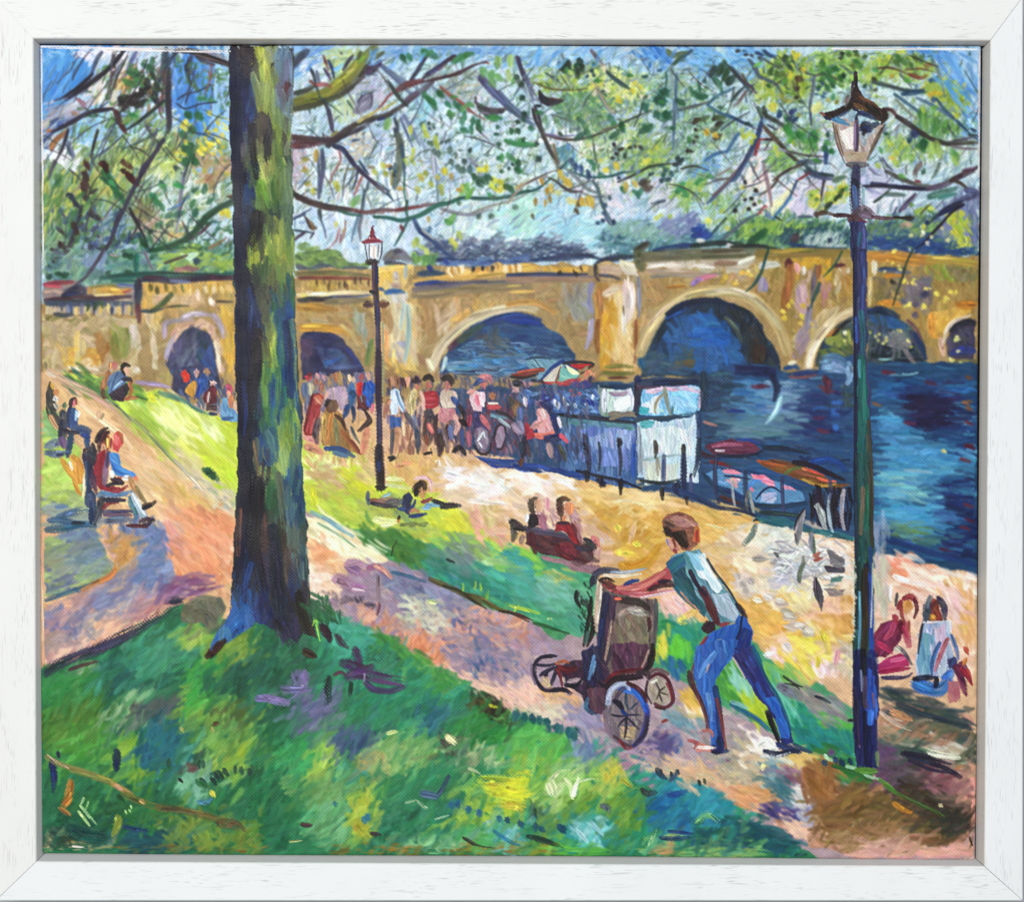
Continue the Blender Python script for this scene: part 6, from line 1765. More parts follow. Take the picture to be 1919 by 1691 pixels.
P dcb070/d4a864/e4bc80/cc9c54 n=170 w=44 l=120 a=15 s=35:0,150 140,140 480,170 760,200 1000,270 1240,340 1560,410 1850,500 2100,580 2330,660 2330,1700 2200,1800 1750,1300 1450,1250 1100,1100 700,1000 640,880 400,760 0,640
R f4f2f0/f0ecec/ece4e0 n=50 w=40 l=110 a=15 s=20:0,170 160,170 480,210 520,280 240,280 0,260
R e4c8b0/e0c0a8/e8d0bc n=60 w=44 l=100 a=40 s=50:0,270 500,280 560,400 560,600 360,600 0,500
R c8983c/d0a048/c0902c/d8a850 n=120 w=50 l=120 a=-30 s=50:560,300 760,260 1150,360 1180,500 1180,760 1000,860 820,840 740,560
R e8c888/e4c07c/f0d8a4 n=60 w=34 l=110 a=5 s=30:700,230 1240,370 1200,440 860,350 560,300
R e4b864/dcac54/e8c478 n=60 w=34 l=160 a=18 s=10 d=.2:1350,400 1840,500 1820,600 1500,640 1450,540
S f0e0a8 26:1500,530 1600,560 1700,560
S f4e8b0 22:800,360 900,350 1020,380
R f0e0b0/ecd498 n=16 w=14 l=90 a=-50 s=15:800,400 1100,400 1060,560 860,560
S f0dc58 50 d=.2:820,540 840,580
S e4b890 50:950,550 930,620 920,660
S e8d448 70 d=.2:830,740 880,740 930,750
S ecdc50 50 d=.2:960,670 990,680
S c88c20 90 d=.2:860,840 960,850 1060,800 1130,700
S d0a058 50 d=.3:690,540 800,620 840,700
R d8b090/dcb898/d4a888 n=50 w=44 l=100 a=50 s=30 d=.2:560,520 740,600 800,740 820,860 700,880 600,700
R e8d0b8/e4c8b0/ecd8c4 n=110 w=44 l=110 a=40 s=40:1440,640 1850,600 2330,700 2330,1300 1900,1250 1700,1000 1560,800
R d8a850/d09c44/e0b460 n=40 w=40 l=130 a=60 s=20 d=.2:1620,860 1760,980 1900,1250 2000,1500 1850,1350 1720,1100
R e8b4a8/ecc0b4 n=20 w=40 l=120 a=55 s=20:1220,1050 1330,1060 1400,1200 1300,1260 1130,1180 1140,1080
S f0c8c8 60 d=.2:1260,1080 1320,1150 1360,1220
S e8cc60 50 d=.2:1400,1180 1290,1250 1330,1270
R d0c4bc/c4bcb8/dcd0c8 n=26 w=34 l=60 a=30 s=40:1700,890 1780,900 1850,1100 1780,1080 1720,960
S 6c7c70 30 d=.4:1850,600 1810,650 1780,690
@ 1370 850 4
M painted_quay
R e8d4c0/e4ccb8/f0e0d0/e0c8a8 n=120 w=44 l=110 a=30 s=50:60,620 440,560 900,660 920,1100 600,1050 300,880 100,880
R dcd090/e4d898/d4c884/e8dca4 n=60 w=40 l=100 a=50 s=40:340,960 620,1000 640,1200 480,1160
R e4bc98/e0b48c/e8c4a4 n=60 w=44 l=110 a=70 s=30:600,1100 920,1080 900,1400 720,1400
R e0ac54/d8a448/e8b860 n=60 w=44 l=110 a=40 s=30 d=.2:180,1080 400,1150 420,1330 280,1300 500,1370 680,1470 900,1200 900,1350 880,1400 260,1280
R f0d0d4/ecc8cc/f4dcdc n=50 w=44 l=90 a=70 s=40:380,1400 480,1440 560,1500 700,1450 860,1450 860,1600 700,1640 600,1560 280,1520
R e8d44c/e4cc40/ecdc68 n=40 w=36 l=100 a=50 s=20 d=.2:640,1320 750,1390 740,1480 480,1580 620,1640 660,1691 500,1640 400,1560
S d8c438 60:680,1340 710,1400 730,1500
S e8d440 44:650,1540 645,1600
S f4e4e4 60 d=.25:260,1510 310,1500
S f4e0dc 70 d=.25:400,1430 440,1480
S e4a0a8 50 d=.3:800,1480 780,1580
D c0b8b0/b8b0a8/ccc4bc 60 120 10 s=20:290,1075 380,1120 420,1190 440,1230 480,1290 540,1300 580,1330 440,1310 570,1350
D d8d0c8/e0d8d0 40 80 10 s=20:270,1070 370,1100 430,1210 500,1280 590,1320 200,1100
D b4aca8 60 80 60:50,920 90,980 110,1030 150,960
R b8b4c4/acacbc/c4c0cc n=40 w=44 l=100 a=-20 s=40:330,900 560,760 640,800 600,880 420,960
R 8c8c8c/787c80/98948c n=30 w=30 l=90 a=40 s=40 d=.35:260,690 440,720 430,820 300,780
S 3c3440 24 d=.3:320,730 350,760 380,720
S 2c2830 20:330,750 350,770
R c8d0d4/b8c4cc n=24 w=40 l=90 a=-40 s=40:440,720 640,700 700,860 560,900
S 8c8480 50 d=.3:170,790 260,790
S 6c7c74 50 d=.35:180,540 140,620 90,680
R e0e4d8/d4dcd0 n=30 w=40 l=100 a=-30 s=50:180,560 460,560 460,700 240,690
P e8c4ac/e4bca4/ecccb8/e0b89c n=110 w=44 l=130 a=25 s=30:1090,720 1300,780 1600,870 1850,920 1850,1600 1800,1691 1400,1691 1080,1691
R e88c6c/e49474/dc8464 n=20 w=34 l=120 a=25 s=10:1200,800 1480,930 1440,960 1280,900
S f4e8e0 40:1220,920 1330,960 1450,980
R f0d8c8/f4e4d8 n=40 w=40 l=140 a=25 s=12:1240,860 1850,1000 1850,1060 1500,1000
R e4b070/dca864/e8bc80 n=40 w=50 l=120 a=70 s=20 d=.2:1620,1000 1800,1080 1820,1400 1740,1400 1680,1200
R f0d0c8/ecc4bc n=24 w=40 l=110 a=50 s=30:1580,1040 1680,1080 1760,1200 1640,1180
S f0e8e4 26 d=.2:1195,990 1190,1080 1200,1100
R c4b8b0/bcb4b0 n=16 w=34 l=110 a=85 s=10:1100,800 1150,800 1150,1200 1100,1150
R c4c4a8/b8bca4 n=16 w=34 l=110 a=85 s=10:1060,900 1110,900 1110,1250 1070,1250
R 7c94b0/8ca0b8 n=16 w=30 l=110 a=88 s=6:1060,500 1120,520 1130,700 1070,700
R d09c50/cc9448 n=16 w=34 l=110 a=80 s=15 d=.2:860,1080 920,1060 900,1380 850,1360
R c8bca8/bcb4a0 n=20 w=34 l=110 a=80 s=15:860,1450 920,1440 920,1691 850,1640
"""
ART_08 = """
M painted_lawn#4
@ 70 1195 4
P 28704c/2f7c54/226648/38845c/267850/205c48 n=420 w=44 l=100 a=-50 s=45:30,290 200,210 480,120 700,-20 900,-170 1080,-260 1300,-120 1500,-140 1919,-100 1919,1640 30,1640
R 2c6c60/2c7468/246458 n=60 w=44 l=150 a=-35 s=15:400,160 1000,60 1200,100 700,420 560,320
R 4c9c78/3c9068 n=40 w=40 l=130 a=-40 s=15:700,-20 1200,-100 1260,40 800,320
R 8cb448/7cac44/98bc4c n=44 w=34 l=80 a=-60 s=30:1020,-60 1340,-60 1300,40 1060,40
P 6c6c58/7c7860/606458 n=20 w=36 l=90 a=60 s=40 r=1.5:1085,-240 1150,-300 1250,-330 1380,-310 1410,-240 1360,-120 1370,-60 1300,-70 1230,-110 1100,-120
S 84806c 30 d=.3:1130,-250 1200,-290 1290,-300
S 5c5c4c 40 d=.3:1180,-200 1280,-180 1350,-100
S 2c2c48 60 d=.2:1000,-270 1080,-280
S 34344c 84 d=.5 t=.3:60,260 160,200 320,130 480,80 600,10 760,-70 900,-150 1020,-220
S 38344e 84 d=.45 t=.3:420,100 560,30 700,-40 820,-120
S 243c3c 50 d=.3:60,250 160,200 260,150
S 4c2c2c 30:240,240 330,210 440,180
R 6c9c6c/84ac78 n=16 w=24 l=80 a=-30 s=30 d=.4:250,260 420,200 420,250 300,310
R 348c44/2c8444/40944c n=60 w=44 l=110 a=-30 s=30:50,300 300,280 460,360 420,480 60,500
R 4c7c2c/548430/3c7028/607c34 n=70 w=44 l=130 a=-50 s=20:50,560 420,490 480,640 300,760 60,780
R 4c983c/448c3c/58a444 n=60 w=50 l=110 a=-40 s=30:150,720 500,690 480,900 380,980 180,900
R 7cac38/8cb83c/6ca038 n=60 w=40 l=110 a=-45 s=25:540,820 780,760 800,1100 640,1060 600,940
R 7ca870/88b47c/9cbc88 n=40 w=30 l=110 a=-50 s=15 d=.4:500,560 760,420 840,480 800,620 640,660
R 54605c/5c6468/4c5c5c n=40 w=34 l=110 a=-45 s=15:720,480 820,440 1040,480 980,600 740,620
R 1f6c7c/247480/1c6070/2c7c84 n=90 w=40 l=100 a=-70 s=30 d=.2:740,760 900,620 1080,620 1160,880 1060,960 780,920
R 70a040/80ac44/609840/90b848 n=80 w=36 l=100 a=-50 s=35:1080,380 1340,340 1520,360 1480,480 1340,560 1080,640
R 3c9c44/48a84c/349040 n=70 w=40 l=90 a=-50 s=40 d=.2:1120,260 1400,180 1500,240 1400,420 1180,440
R 809c3c/90ac40/709438 n=44 w=36 l=120 a=-45 s=15:1380,40 1640,0 1620,120 1500,280 1380,120
R 1c6450/205c4c/2c6c58 n=60 w=40 l=110 a=-55 s=20 d=.2:1240,260 1400,220 1560,200 1700,200 1640,460 1500,400 1300,380
R 4c6834/5c7038 n=40 w=36 l=90 a=-40 s=40:1320,540 1640,540 1640,640 1340,620
R 74a44c/84b050/609448 n=80 w=36 l=120 a=-50 s=20:1120,660 1560,660 1840,780 1820,980 1400,980 1240,880
R 98b83c/8cac38 n=16 w=34 l=130 a=-45 s=10 d=.2:1380,920 1560,780 1600,820 1420,980
R 24744c/1c6840/2c7c54 n=90 w=40 l=110 a=-60 s=30:1600,620 1919,640 1919,1640 1580,1400 1600,1000
R 5c589c/68609c/7468a0 n=20 w=36 l=90 a=10 s=20:1840,380 1919,360 1919,420 1860,420
S 7868a8 60 t=.3:1650,455 1760,460 1870,480
S 8478b0 40:1700,445 1840,470
R 7cb494/8cc0a0/6cac90 n=34 w=40 l=90 a=-60 s=40:1060,960 1240,960 1280,1180 1100,1220
D 1f3c3c/244c44/1c4438 36 90 60 s=10:1340,1040 1370,1030 1410,1010 1320,1080 1250,1100 1240,1090
D 2c6c3c/347840 44 110 30:1250,1110 1220,1090
D 2c4c44/346048 34 80 85 s=8:1480,990 1530,1000 1610,990 1240,950 1210,950 980,940 1590,1010
D 24404c 60 150 80 s=10:590,930 600,900
D 1c3058 50 110 80:585,960 110,960 120,1030
S 1f3060 60 d=.2:100,930 120,1040 110,1150
S 2c3454 30:150,860 160,900
S 8c7c44 44 d=.4 t=.3:50,890 200,960 330,1000 480,1060 620,1120
S 7c7c3c 56 d=.45 t=.3:260,990 420,1040 560,1090 700,1180
S b08850 40 d=.3:560,1100 660,1150 720,1200
S d0a078 34 d=.3:590,1110 640,1150
S d8c0a8 16 d=.3:60,880 140,930 230,980
S 747834 56 d=.5 t=.3:640,1170 800,1240 960,1290
S 6c5c34 60 d=.25 t=.3:900,1270 1060,1290 1240,1330 1400,1380
S 5c4c30 80 d=.25:1360,1390 1480,1400 1540,1440
S c07c2c 60:250,1080 240,1160 210,1230
S b87830 70 d=.2:200,1250 240,1200
S c88848 40 d=.3:170,1280 240,1330
S c8a060 34:770,1220 800,1240
R 2c6c3c/347c40/28643c n=70 w=40 l=110 a=20 s=30:280,1240 920,1320 900,1420 640,1440 540,1340
R 1c5c4c/185444/206450 n=70 w=44 l=110 a=10 s=30:220,1400 540,1440 540,1540 340,1540 240,1480
S 17544c 110:240,1430 330,1480 480,1500
R 1c5c64/246468/1f5460 n=50 w=36 l=160 a=5 s=10 d=.2:600,1460 1200,1480 1200,1580 560,1540
S 1c4870 40:650,1420 740,1440 820,1450
R 6c8c34/7c9838/788c3c n=60 w=40 l=110 a=60 s=40:960,1330 1400,1400 1700,1500 1600,1580 1200,1560 960,1440
S 8c9438 60 t=.2:600,1350 600,1400 590,1450
S 90983c 44:620,1360 560,1480
R c8a868/d8c090/b89858/c4b080 n=40 w=26 l=50 a=10 s=60 d=.35:40,1400 240,1500 520,1560 540,1610 40,1610
R 3c5c48/2c4c48 n=30 w=26 l=60 a=40 s=40 d=.35:60,1400 220,1440 240,1580 60,1560
R a07c2c/8c7028 n=20 w=26 l=80 a=0 s=10:540,1580 1700,1590 1700,1620 540,1620
S e4dccc 30 d=.4:270,1570 340,1580
S c4e08c 26 t=.6 d=.05:305,1305 340,1345 390,1410
S b4dc94 22 d=.25:320,1260 380,1330 440,1400
S bce09c 18 d=.25:345,1200 320,1260
S b0d890 16 d=.2:380,1230 360,1290
D a8d484 16 34 60:690,1300 700,1270 660,1310
D 5c2c1f 50 100 -40:1310,110 1320,90
S 3c1c14 60 d=.05:1270,140 1310,110 1350,60
S 5c3420 40 d=.2:1320,650 1350,640
D c8b060/b8a450 24 50 60:1080,690 1310,690
S d0d048 44 d=.3:1300,1160 1320,1190
S 4c84a4 44 d=.25:1210,1230 1270,1230 1300,1210
S 2c1f28 24:1060,1060 1085,1085
R 6c4c4c n=6 w=30 l=60 a=10 s=30:1100,950 1200,970 1160,1000
@ 510 1195 4
R 2c8c68/349470/24845c/3c9c78/2c8070 n=200 w=44 l=100 a=-45 s=40 d=.2:320,-100 660,-70 900,60 1150,220 1450,400 1700,560 1919,600 1919,800 1300,760 900,680 600,500 350,300
R 44a488/4cac90/3c9c80 n=60 w=40 l=110 a=20 s=40:440,-120 640,-40 720,60 500,60
R 2c7c3c/348844/3c9040 n=90 w=40 l=110 a=-40 s=40 d=.2:1280,500 1700,560 1919,640 1919,800 1500,800 1260,640
R 4c9848/5ca44c/3c8c40 n=40 w=36 l=110 a=35 s=15:700,-20 900,60 1150,200 1400,360 1300,340 1000,140
R 28684c/1f5c44/306c54 n=90 w=44 l=110 a=-50 s=30 d=.2:0,60 300,40 360,320 240,480 0,640
R 6c6c94/74709c/66688c n=60 w=36 l=110 a=-50 s=30:160,440 420,400 520,540 320,680 240,800 160,640
S 7c6ca0 110 t=.2:190,290 210,350 180,400
S 8474a8 60:240,260 250,340
S 7464a0 60:80,380 160,390 280,390
S 8474a8 60 t=.3:-60,450 40,480 110,490
S 4c2c4c 70 d=.05:620,90 640,150 650,220
S 50305c 90 d=.05:530,190 600,210 690,240 740,220
S 583868 90 t=.3 d=.35:570,290 640,270 760,290 860,310 980,330
S 503060 50 d=.05 t=.3:700,340 760,390 880,400 980,370
S 5c2c40 30:460,280 510,260 550,280
S a890bc 14:690,270 685,330
S 2c2420 44 d=.2:240,90 290,120 320,140
S 3c2430 60 d=.2:390,-70 410,-30 430,10
S 402838 50 d=.3:480,-20 520,40 560,70
S 183430 60 d=.35:420,300 410,400 420,490
S 1c3c34 40 d=.35:590,340 580,430
R 2c4c44 n=30 w=12 l=26 a=30 s=60:680,90 980,160 980,240 760,180
R 3c3028/4c4028/6c5c20/2c2c20 n=60 w=24 l=50 a=40 s=40 d=.35:1500,420 1650,440 1800,540 1800,680 1650,600 1540,520
D b0b42c 24 40 0:1670,520 1640,510
R 34707c/2c6878 n=30 w=30 l=90 a=-50 s=30:1050,500 1250,520 1300,660 1100,700
R 84b468/78a85c/98c078/6ca058 n=70 w=36 l=90 a=-50 s=30:660,880 820,740 960,680 1200,760 1260,900 1000,1000 760,980
S c8d884 34 d=.3:860,720 930,700
R b8b06c/c8bc74/a8a464 n=30 w=30 l=90 a=60 s=30:660,900 760,880 880,980 760,1010
R acc088/c0cc90/98b47c n=40 w=30 l=70 a=-40 s=40 d=.35:1300,740 1460,760 1700,860 1700,960 1500,960 1320,860
S e0dc98 60 d=.3:1310,740 1370,790
R 4c4c44/54443c n=20 w=24 l=60 a=40 s=40:1200,720 1300,720 1500,920 1400,920
R 90b84c/a0c450 n=60 w=30 l=100 a=-50 s=20 d=.35:270,860 420,760 460,1000 280,1060
R 3c9c58/44a460/34905c n=70 w=40 l=90 a=-50 s=40 d=.2:40,780 240,740 280,1000 60,1040
R 4c5c80/3c4c78/586894 n=24 w=30 l=100 a=-60 s=20:380,760 520,700 760,700 640,900
R 3ca49c/34988c n=14 w=24 l=70 a=30 s=30:440,980 680,960 700,1000 520,1030
R 6ca058/7cac64/5c9454 n=80 w=36 l=80 a=-40 s=50:80,1080 700,1100 560,1200 300,1260 200,1200
R 6cac74/7cb87c/60a068 n=50 w=30 l=120 a=-35 s=20:260,1240 560,1260 580,1500 340,1500
R a8b83c/98ac38/b4c044 n=50 w=40 l=90 a=60 s=40:600,1200 800,1200 760,1480 600,1480
S a4a430 110 d=.2 t=.2:640,1400 680,1450 700,1470
R 2c7c5c/388868/247050/44946c n=140 w=40 l=110 a=10 s=40 d=.2:760,1260 1400,1280 1600,1580 760,1600
R 2c6c94/246488/34789c n=30 w=40 l=50 a=60 s=40 d=.1:1310,1240 1480,1290 1600,1340 1420,1310
D 24688c/2c6c90/1c5c80 46 70 80 s=20:1340,1260 1390,1260 1470,1290 1550,1320 1700,1360 1870,1410 690,1370 710,1350 470,1250 1760,1370
R a8c83c/98bc3c/b4d040 n=70 w=40 l=90 a=20 s=30:1350,1380 1560,1100 1919,1100 1919,1400 1700,1440
S c8d434 110 d=.4 t=.3:1580,1080 1720,1090 1880,1080
S d0d830 90 d=.35 t=.3:1630,1150 1760,1170 1900,1170
S c8bc34 70 d=.35 t=.3:1730,1250 1830,1260 1880,1270
S a8bc88 26 d=.7:1470,980 1560,1020
S 3c4070 40 d=.45:1320,1040 1270,1140 1210,1220
S 4c5c80 60 d=.3:1120,1170 1230,1190
S 90b490 26 d=.65:1090,1230 1160,1280 1210,1240
S 90b890 18 d=.65:1000,1240 1080,1220
S 8cbc98 20 d=.6:1220,1360 1320,1330
R 80bcc4/90c8d0/6cacbc n=34 w=34 l=120 a=35 s=12:1600,1440 1720,1420 1860,1510 1860,1570 1720,1550
S 2c7c98 34 d=.2:1660,1450 1760,1520 1850,1560
S 3c3c34 30 d=.3:1430,1500 1530,1560 1660,1590
S 4c3c38 40 d=.3:220,1400 290,1410
S 443c3c 34 d=.3:740,1470 810,1480
R 4ca458/5cb064 n=30 w=30 l=140 a=5 s=10:1500,1460 1640,1500 1660,1570 1500,1550
R a07020/8c6c28/b07c2c n=44 w=22 l=90 a=0 s=8:400,1590 1919,1595 1919,1620 400,1620
R 98c890/84b880 n=30 w=24 l=60 a=30 s=40 d=.4:960,1500 1400,1500 1400,1600 1000,1590
S a8bc7c 20 d=.7:130,1530 220,1520
@ 950 1195 4
R 2c9478/349c80/248c70/3ca488 n=240 w=44 l=90 a=-40 s=45 d=.2:0,560 240,620 520,740 800,840 1000,920 1280,1040 1500,1110 1700,1240 1850,1300 2200,1560 1700,1600 1000,1600 0,1580
R 5cb050/6cbc58/4ca848 n=80 w=40 l=90 a=-40 s=45:0,620 240,640 500,760 540,900 300,960 0,900
R 88b84c/98c450/7cac48/b0cc54 n=120 w=36 l=80 a=-40 s=50:0,860 200,860 420,960 700,940 940,1080 800,1180 300,1300 0,1320
S d0d834 110 d=.4 t=.2:-40,1150 60,1170 130,1170
S c8bc34 60 d=.35:0,1260 60,1270 100,1290
R dcd824/d0d02c n=20 w=40 l=90 a=10 s=20 d=.2:0,1060 130,1060 140,1220 0,1210
R 1c5c50/24685c/1c5458 n=30 w=36 l=56 a=80 s=20 d=.15:30,560 280,600 540,740 540,720 300,640
D 1c6470/1c5c68/246c78 50 90 80 s=12:240,620 300,640 370,680 400,690 460,710 500,740 130,600 190,610 60,590
R 6c84ac/7c90b4 n=16 w=40 l=110 a=60 s=40 d=.35:520,760 640,740 600,900 520,900
R 1c70a0/2478a8/2c80ac/1c6894 n=110 w=44 l=120 a=-25 s=30 d=.2:1020,1220 1350,1100 1500,1180 1560,1300 1380,1420 1060,1360
R 2c8ca0/3498a8/2c9090 n=80 w=40 l=110 a=-30 s=40 d=.2:1000,950 1280,1050 1700,1280 1600,1400 1200,1100
S 1c4c8c 50:1210,1180 1290,1170 1340,1150
R 6c9838/7ca43c/5c8c38 n=80 w=40 l=110 a=-50 s=30:300,1220 700,1200 1000,1220 960,1440 600,1400 340,1440
R 2c8c84/349490 n=50 w=40 l=100 a=40 s=40:400,1380 860,1380 860,1560 460,1560
S ccd8a0 50 t=.3 d=.6:320,1070 350,1130 360,1180 400,1120 440,1070
S d4dca8 44 t=.3 d=.6:440,1070 480,1120 490,1190 510,1120 530,1050
S b8cc98 40 d=.65:330,1060 400,1000 460,990
S b8cc98 26 d=.6:540,1080 600,1060 690,1055
S dcE8b4 40 d=.3:300,1100 330,1180
R a8cc80/b8d48c n=20 w=34 l=80 a=-30 s=40 d=.35:300,1000 520,1000 560,1160 320,1180
R d0c448/c8bc40 n=16 w=34 l=80 a=80 s=20:720,980 840,980 850,1070 730,1070
S bcc840 40 d=.3:860,1060 940,1120
R 8ccccc/9cd4d4/7cc0c4 n=24 w=34 l=110 a=40 s=20:480,1400 680,1330 720,1480 620,1560 540,1500
S 98d0d4 40 d=.2:530,1450 600,1530
S 8cc8d0 34 d=.2:640,1400 720,1480
D 1c5068/245870 50 80 60 s=30:100,1400 210,1420 260,1440 420,1440 400,1430
S 2c3c34 40 d=.3:150,1490 280,1520 420,1580
S 244438 50 d=.3:200,1500 330,1540
R 203c3c/2c3c34 n=16 w=20 l=60 a=60 s=30:130,1280 220,1280 230,1340 160,1340
S 3c3440 50 d=.25:1010,1140 1050,1170 1110,1160
S 54607c 50 d=.35:710,1260 760,1280 760,1310
S 78b474 50 d=.5:1420,1380 1500,1330 1590,1380
S 90c084 34 d=.5:1060,1560 1090,1490 1110,1440
S 98c478 28 d=.45:1160,1500 1240,1480 1330,1500
S 24446c 40 d=.25:1150,1500 1240,1510 1370,1500
S 243c80 30 d=.2:1210,1450 1300,1460 1390,1470
R 1c5c68/185058/246470 n=70 w=44 l=140 a=8 s=15 d=.15:1450,1440 1919,1440 2200,1560 1919,1580 1500,1540
R 7cb468/8cc074/94b060 n=50 w=26 l=120 a=3 s=8:1080,1580 1919,1590 1919,1630 1000,1620
R c8a068/c09058 n=14 w=20 l=80 a=0 s=8:1080,1610 1300,1610 1300,1635 1080,1635
R 5cb43c/6cbc40 n=24 w=26 l=130 a=3 s=8:300,1570 800,1590 800,1620 300,1600
R 7ca038/a07828 n=20 w=20 l=110 a=3 s=6:0,1590 300,1600 300,1625 0,1615
D 24302c/2c4038 30 60 80 s=20:1150,1010 1230,1030 1280,1010 1440,1090 1480,1080
S 2c3c50 44 d=.2:1120,990 1150,1030 1190,1060
S 3c506c 40 d=.25:1220,1070 1280,1000
M painted_path#3
R b094a0/a88c9c/bca0a4/c8a8a0 n=70 w=36 l=80 a=30 s=50:0,0 200,60 260,420 560,480 720,640 740,760 520,720 240,600 0,520
R e0b080/dca870/e4b88c n=40 w=34 l=80 a=30 s=40:200,400 560,440 700,590 420,520
R 9c98b4/8c88a8 n=30 w=34 l=90 a=50 s=40:420,520 700,600 720,680 560,690
R d8ccb0/d0c4ac/e0d4bc n=30 w=34 l=80 a=20 s=40:60,460 240,470 420,600 280,600
R e8b8a8/ecc0ac n=40 w=34 l=90 a=40 s=40:0,360 200,380 240,460 0,500
R ac98a4/a090a0/b8a4a8 n=120 w=36 l=80 a=30 s=50:1080,560 1480,460 1720,500 1900,680 1919,1180 1400,1040 1000,900 760,760
R 5870a8/647cb0/4c64a0 n=36 w=40 l=90 a=-50 s=30 d=.2:1050,840 1240,760 1240,900 1160,960 1060,920
R 6c5c8c/746490/5c5484 n=30 w=40 l=90 a=-50 s=30 d=.2:1030,790 1200,720 1230,840 1100,860
R 6c94a4/7ca4ac n=24 w=34 l=80 a=40 s=40:1150,560 1460,600 1440,680 1300,700
R e0bc94/e4c4a0/d8b088 n=60 w=36 l=120 a=30 s=20:980,900 1060,860 1400,1010 1500,960 1919,1140 1919,1280 1650,1180 1300,1050
R f4e0c8/f0d8b8 n=16 w=34 l=70 a=40 s=30:1340,540 1430,490 1450,590 1360,580
R e0b850/d8ac48 n=14 w=34 l=80 a=60 s=30 d=.2:1330,420 1400,400 1400,480 1330,500
D 8c2c24 26 40 0:1170,630 1190,620
R 6c4c74/744c78 n=16 w=30 l=80 a=60 s=40:1700,920 1830,920 1820,1000 1720,1000
R 98907c/a89c80/7c8c90 n=50 w=34 l=70 a=30 s=50:1450,860 1700,760 1880,780 1919,1100 1700,1060 1500,960
M painted_lawn#3
P 3c9c5c/48a85c/349454/2c8c58 n=70 w=40 l=110 a=50 s=30:1130,-120 1300,-130 1450,-60 1420,60 1380,200 1360,300 1200,180 1080,130
R 2c9480/349c88 n=24 w=36 l=100 a=60 s=30:1240,-120 1440,-60 1400,60 1260,0
R c8c43c/d4cc48 n=14 w=34 l=80 a=75 s=15:1130,20 1200,20 1200,110 1140,110
R 5cc034/68c83c n=16 w=40 l=100 a=80 s=15 d=.2:1250,40 1330,40 1320,130 1250,120
R 2c6ca0/246494 n=12 w=30 l=80 a=70 s=20 d=.2:1220,190 1300,190 1290,260 1230,250
@ 1370 1195 4
P 4c9c44/58a844/3c9048/6cb03c n=90 w=40 l=110 a=55 s=25:-120,260 20,150 90,250 180,430 280,560 280,690 180,620 0,500 -100,420
R b4cc2c/c0d434/a8c430 n=30 w=34 l=130 a=58 s=12 d=.2:60,400 180,440 280,640 200,600
R 8cd0c0/9cd8c4 n=16 w=30 l=110 a=60 s=15:0,180 80,260 180,430 100,380
S 1c5c8c 44:0,500 100,560 200,620 280,690
S 84b8c8 34 d=.2:0,480 60,500 120,530
M painted_lawn#5
P 2c9c74/2c9068/34a47c/248c70 n=110 w=40 l=100 a=45 s=35:330,330 520,450 620,520 820,620 910,640 920,960 600,880 470,790 440,560
R 54b04c/60b84c/4ca850 n=50 w=36 l=90 a=40 s=40:620,540 840,630 900,720 760,780 640,640
R 2c8c7c/248484 n=50 w=44 l=110 a=40 s=40 d=.2:480,640 880,760 900,880 560,850
R 6cb054/7cb858/8cb868 n=50 w=36 l=110 a=40 s=20:230,220 440,270 540,370 400,420 340,330
R 5cb49c/6cc0a8 n=24 w=30 l=120 a=65 s=12:320,330 400,440 450,620 420,640
S 2c3430 20:390,290 460,340 530,370
S 24302c 18:400,345 480,360 510,390
S 7c6c88 80 d=.2 t=.3:370,370 440,410 510,440
R 8c8890/9c948c n=30 w=34 l=110 a=30 s=15:480,390 720,500 860,580 760,600 560,480
S 24283c 24:630,440 690,460 740,490
R 3c7c44/48883c/2c703c n=50 w=34 l=140 a=25 s=12 d=.2:600,860 920,980 1100,1060 1240,1160 1100,1120 800,1000
S 5c9c34 34:1100,1060 1170,1110 1240,1170
S 2c6434 40 d=.2:760,960 900,1000 1060,1080
S 4c7834 34 d=.5 t=.2:1150,1110 1300,1200 1450,1270 1580,1340
S b0dcb8 26:700,880 730,910 780,920
S a8d8b8 26:860,965 960,990 1020,1040 1100,1060
D 744c80 60 70 0:750,860
D 1c4068/244c70 40 70 60:780,920 830,940 700,940 890,930
M painted_path#3
R ccb890/d4c098/c0ac84/b8a898 n=150 w=40 l=90 a=30 s=45:60,760 280,800 560,880 640,980 600,1240 400,1240 200,1140 0,1060
R e8d8c4/f0e4d8/f4f0ec n=24 w=40 l=90 a=40 s=30:140,780 260,740 330,820 200,850
R 7ca0b0/6c94a8/8cacb4 n=34 w=34 l=80 a=30 s=40:240,920 440,900 460,1050 300,1150 280,1050
R d8b868/ccac5c/e0c070 n=30 w=34 l=90 a=10 s=40:400,880 620,900 600,960 440,960
R d89c6c/d09460/e0a878 n=50 w=36 l=110 a=25 s=20:30,1130 300,1220 400,1290 240,1240 40,1180
R 9c7084/a47c88/7c6878 n=40 w=36 l=80 a=30 s=40:380,1010 600,1040 580,1150 420,1100
R 54508c/5c5494/4c4880 n=40 w=40 l=100 a=30 s=30 d=.2:270,1240 560,1240 600,1300 480,1420 380,1340
R a8a8b8/9ca0b0/b8b4bc n=40 w=24 l=60 a=30 s=30 d=.4:460,1240 660,1270 640,1440 520,1420
R e8b89c/ecc0a4 n=24 w=30 l=90 a=35 s=20:340,1330 520,1440 760,1560 640,1500
R c8c4c0/d4d0cc n=16 w=36 l=90 a=40 s=30:400,1140 580,1150 560,1240 420,1220
R 4c7c84/3c7480 n=20 w=24 l=110 a=35 s=15:290,1070 460,1180 420,1190
D f0e48c/f4ecb0 40 44 0:240,960 235,980
M painted_earth
P c8987c/c09074/d0a084/b88870 n=110 w=40 l=110 a=25 s=35:1100,540 1300,500 1550,520 1850,600 1850,1640 900,1640 600,1560 560,1480 700,1250 800,1160 1050,1160
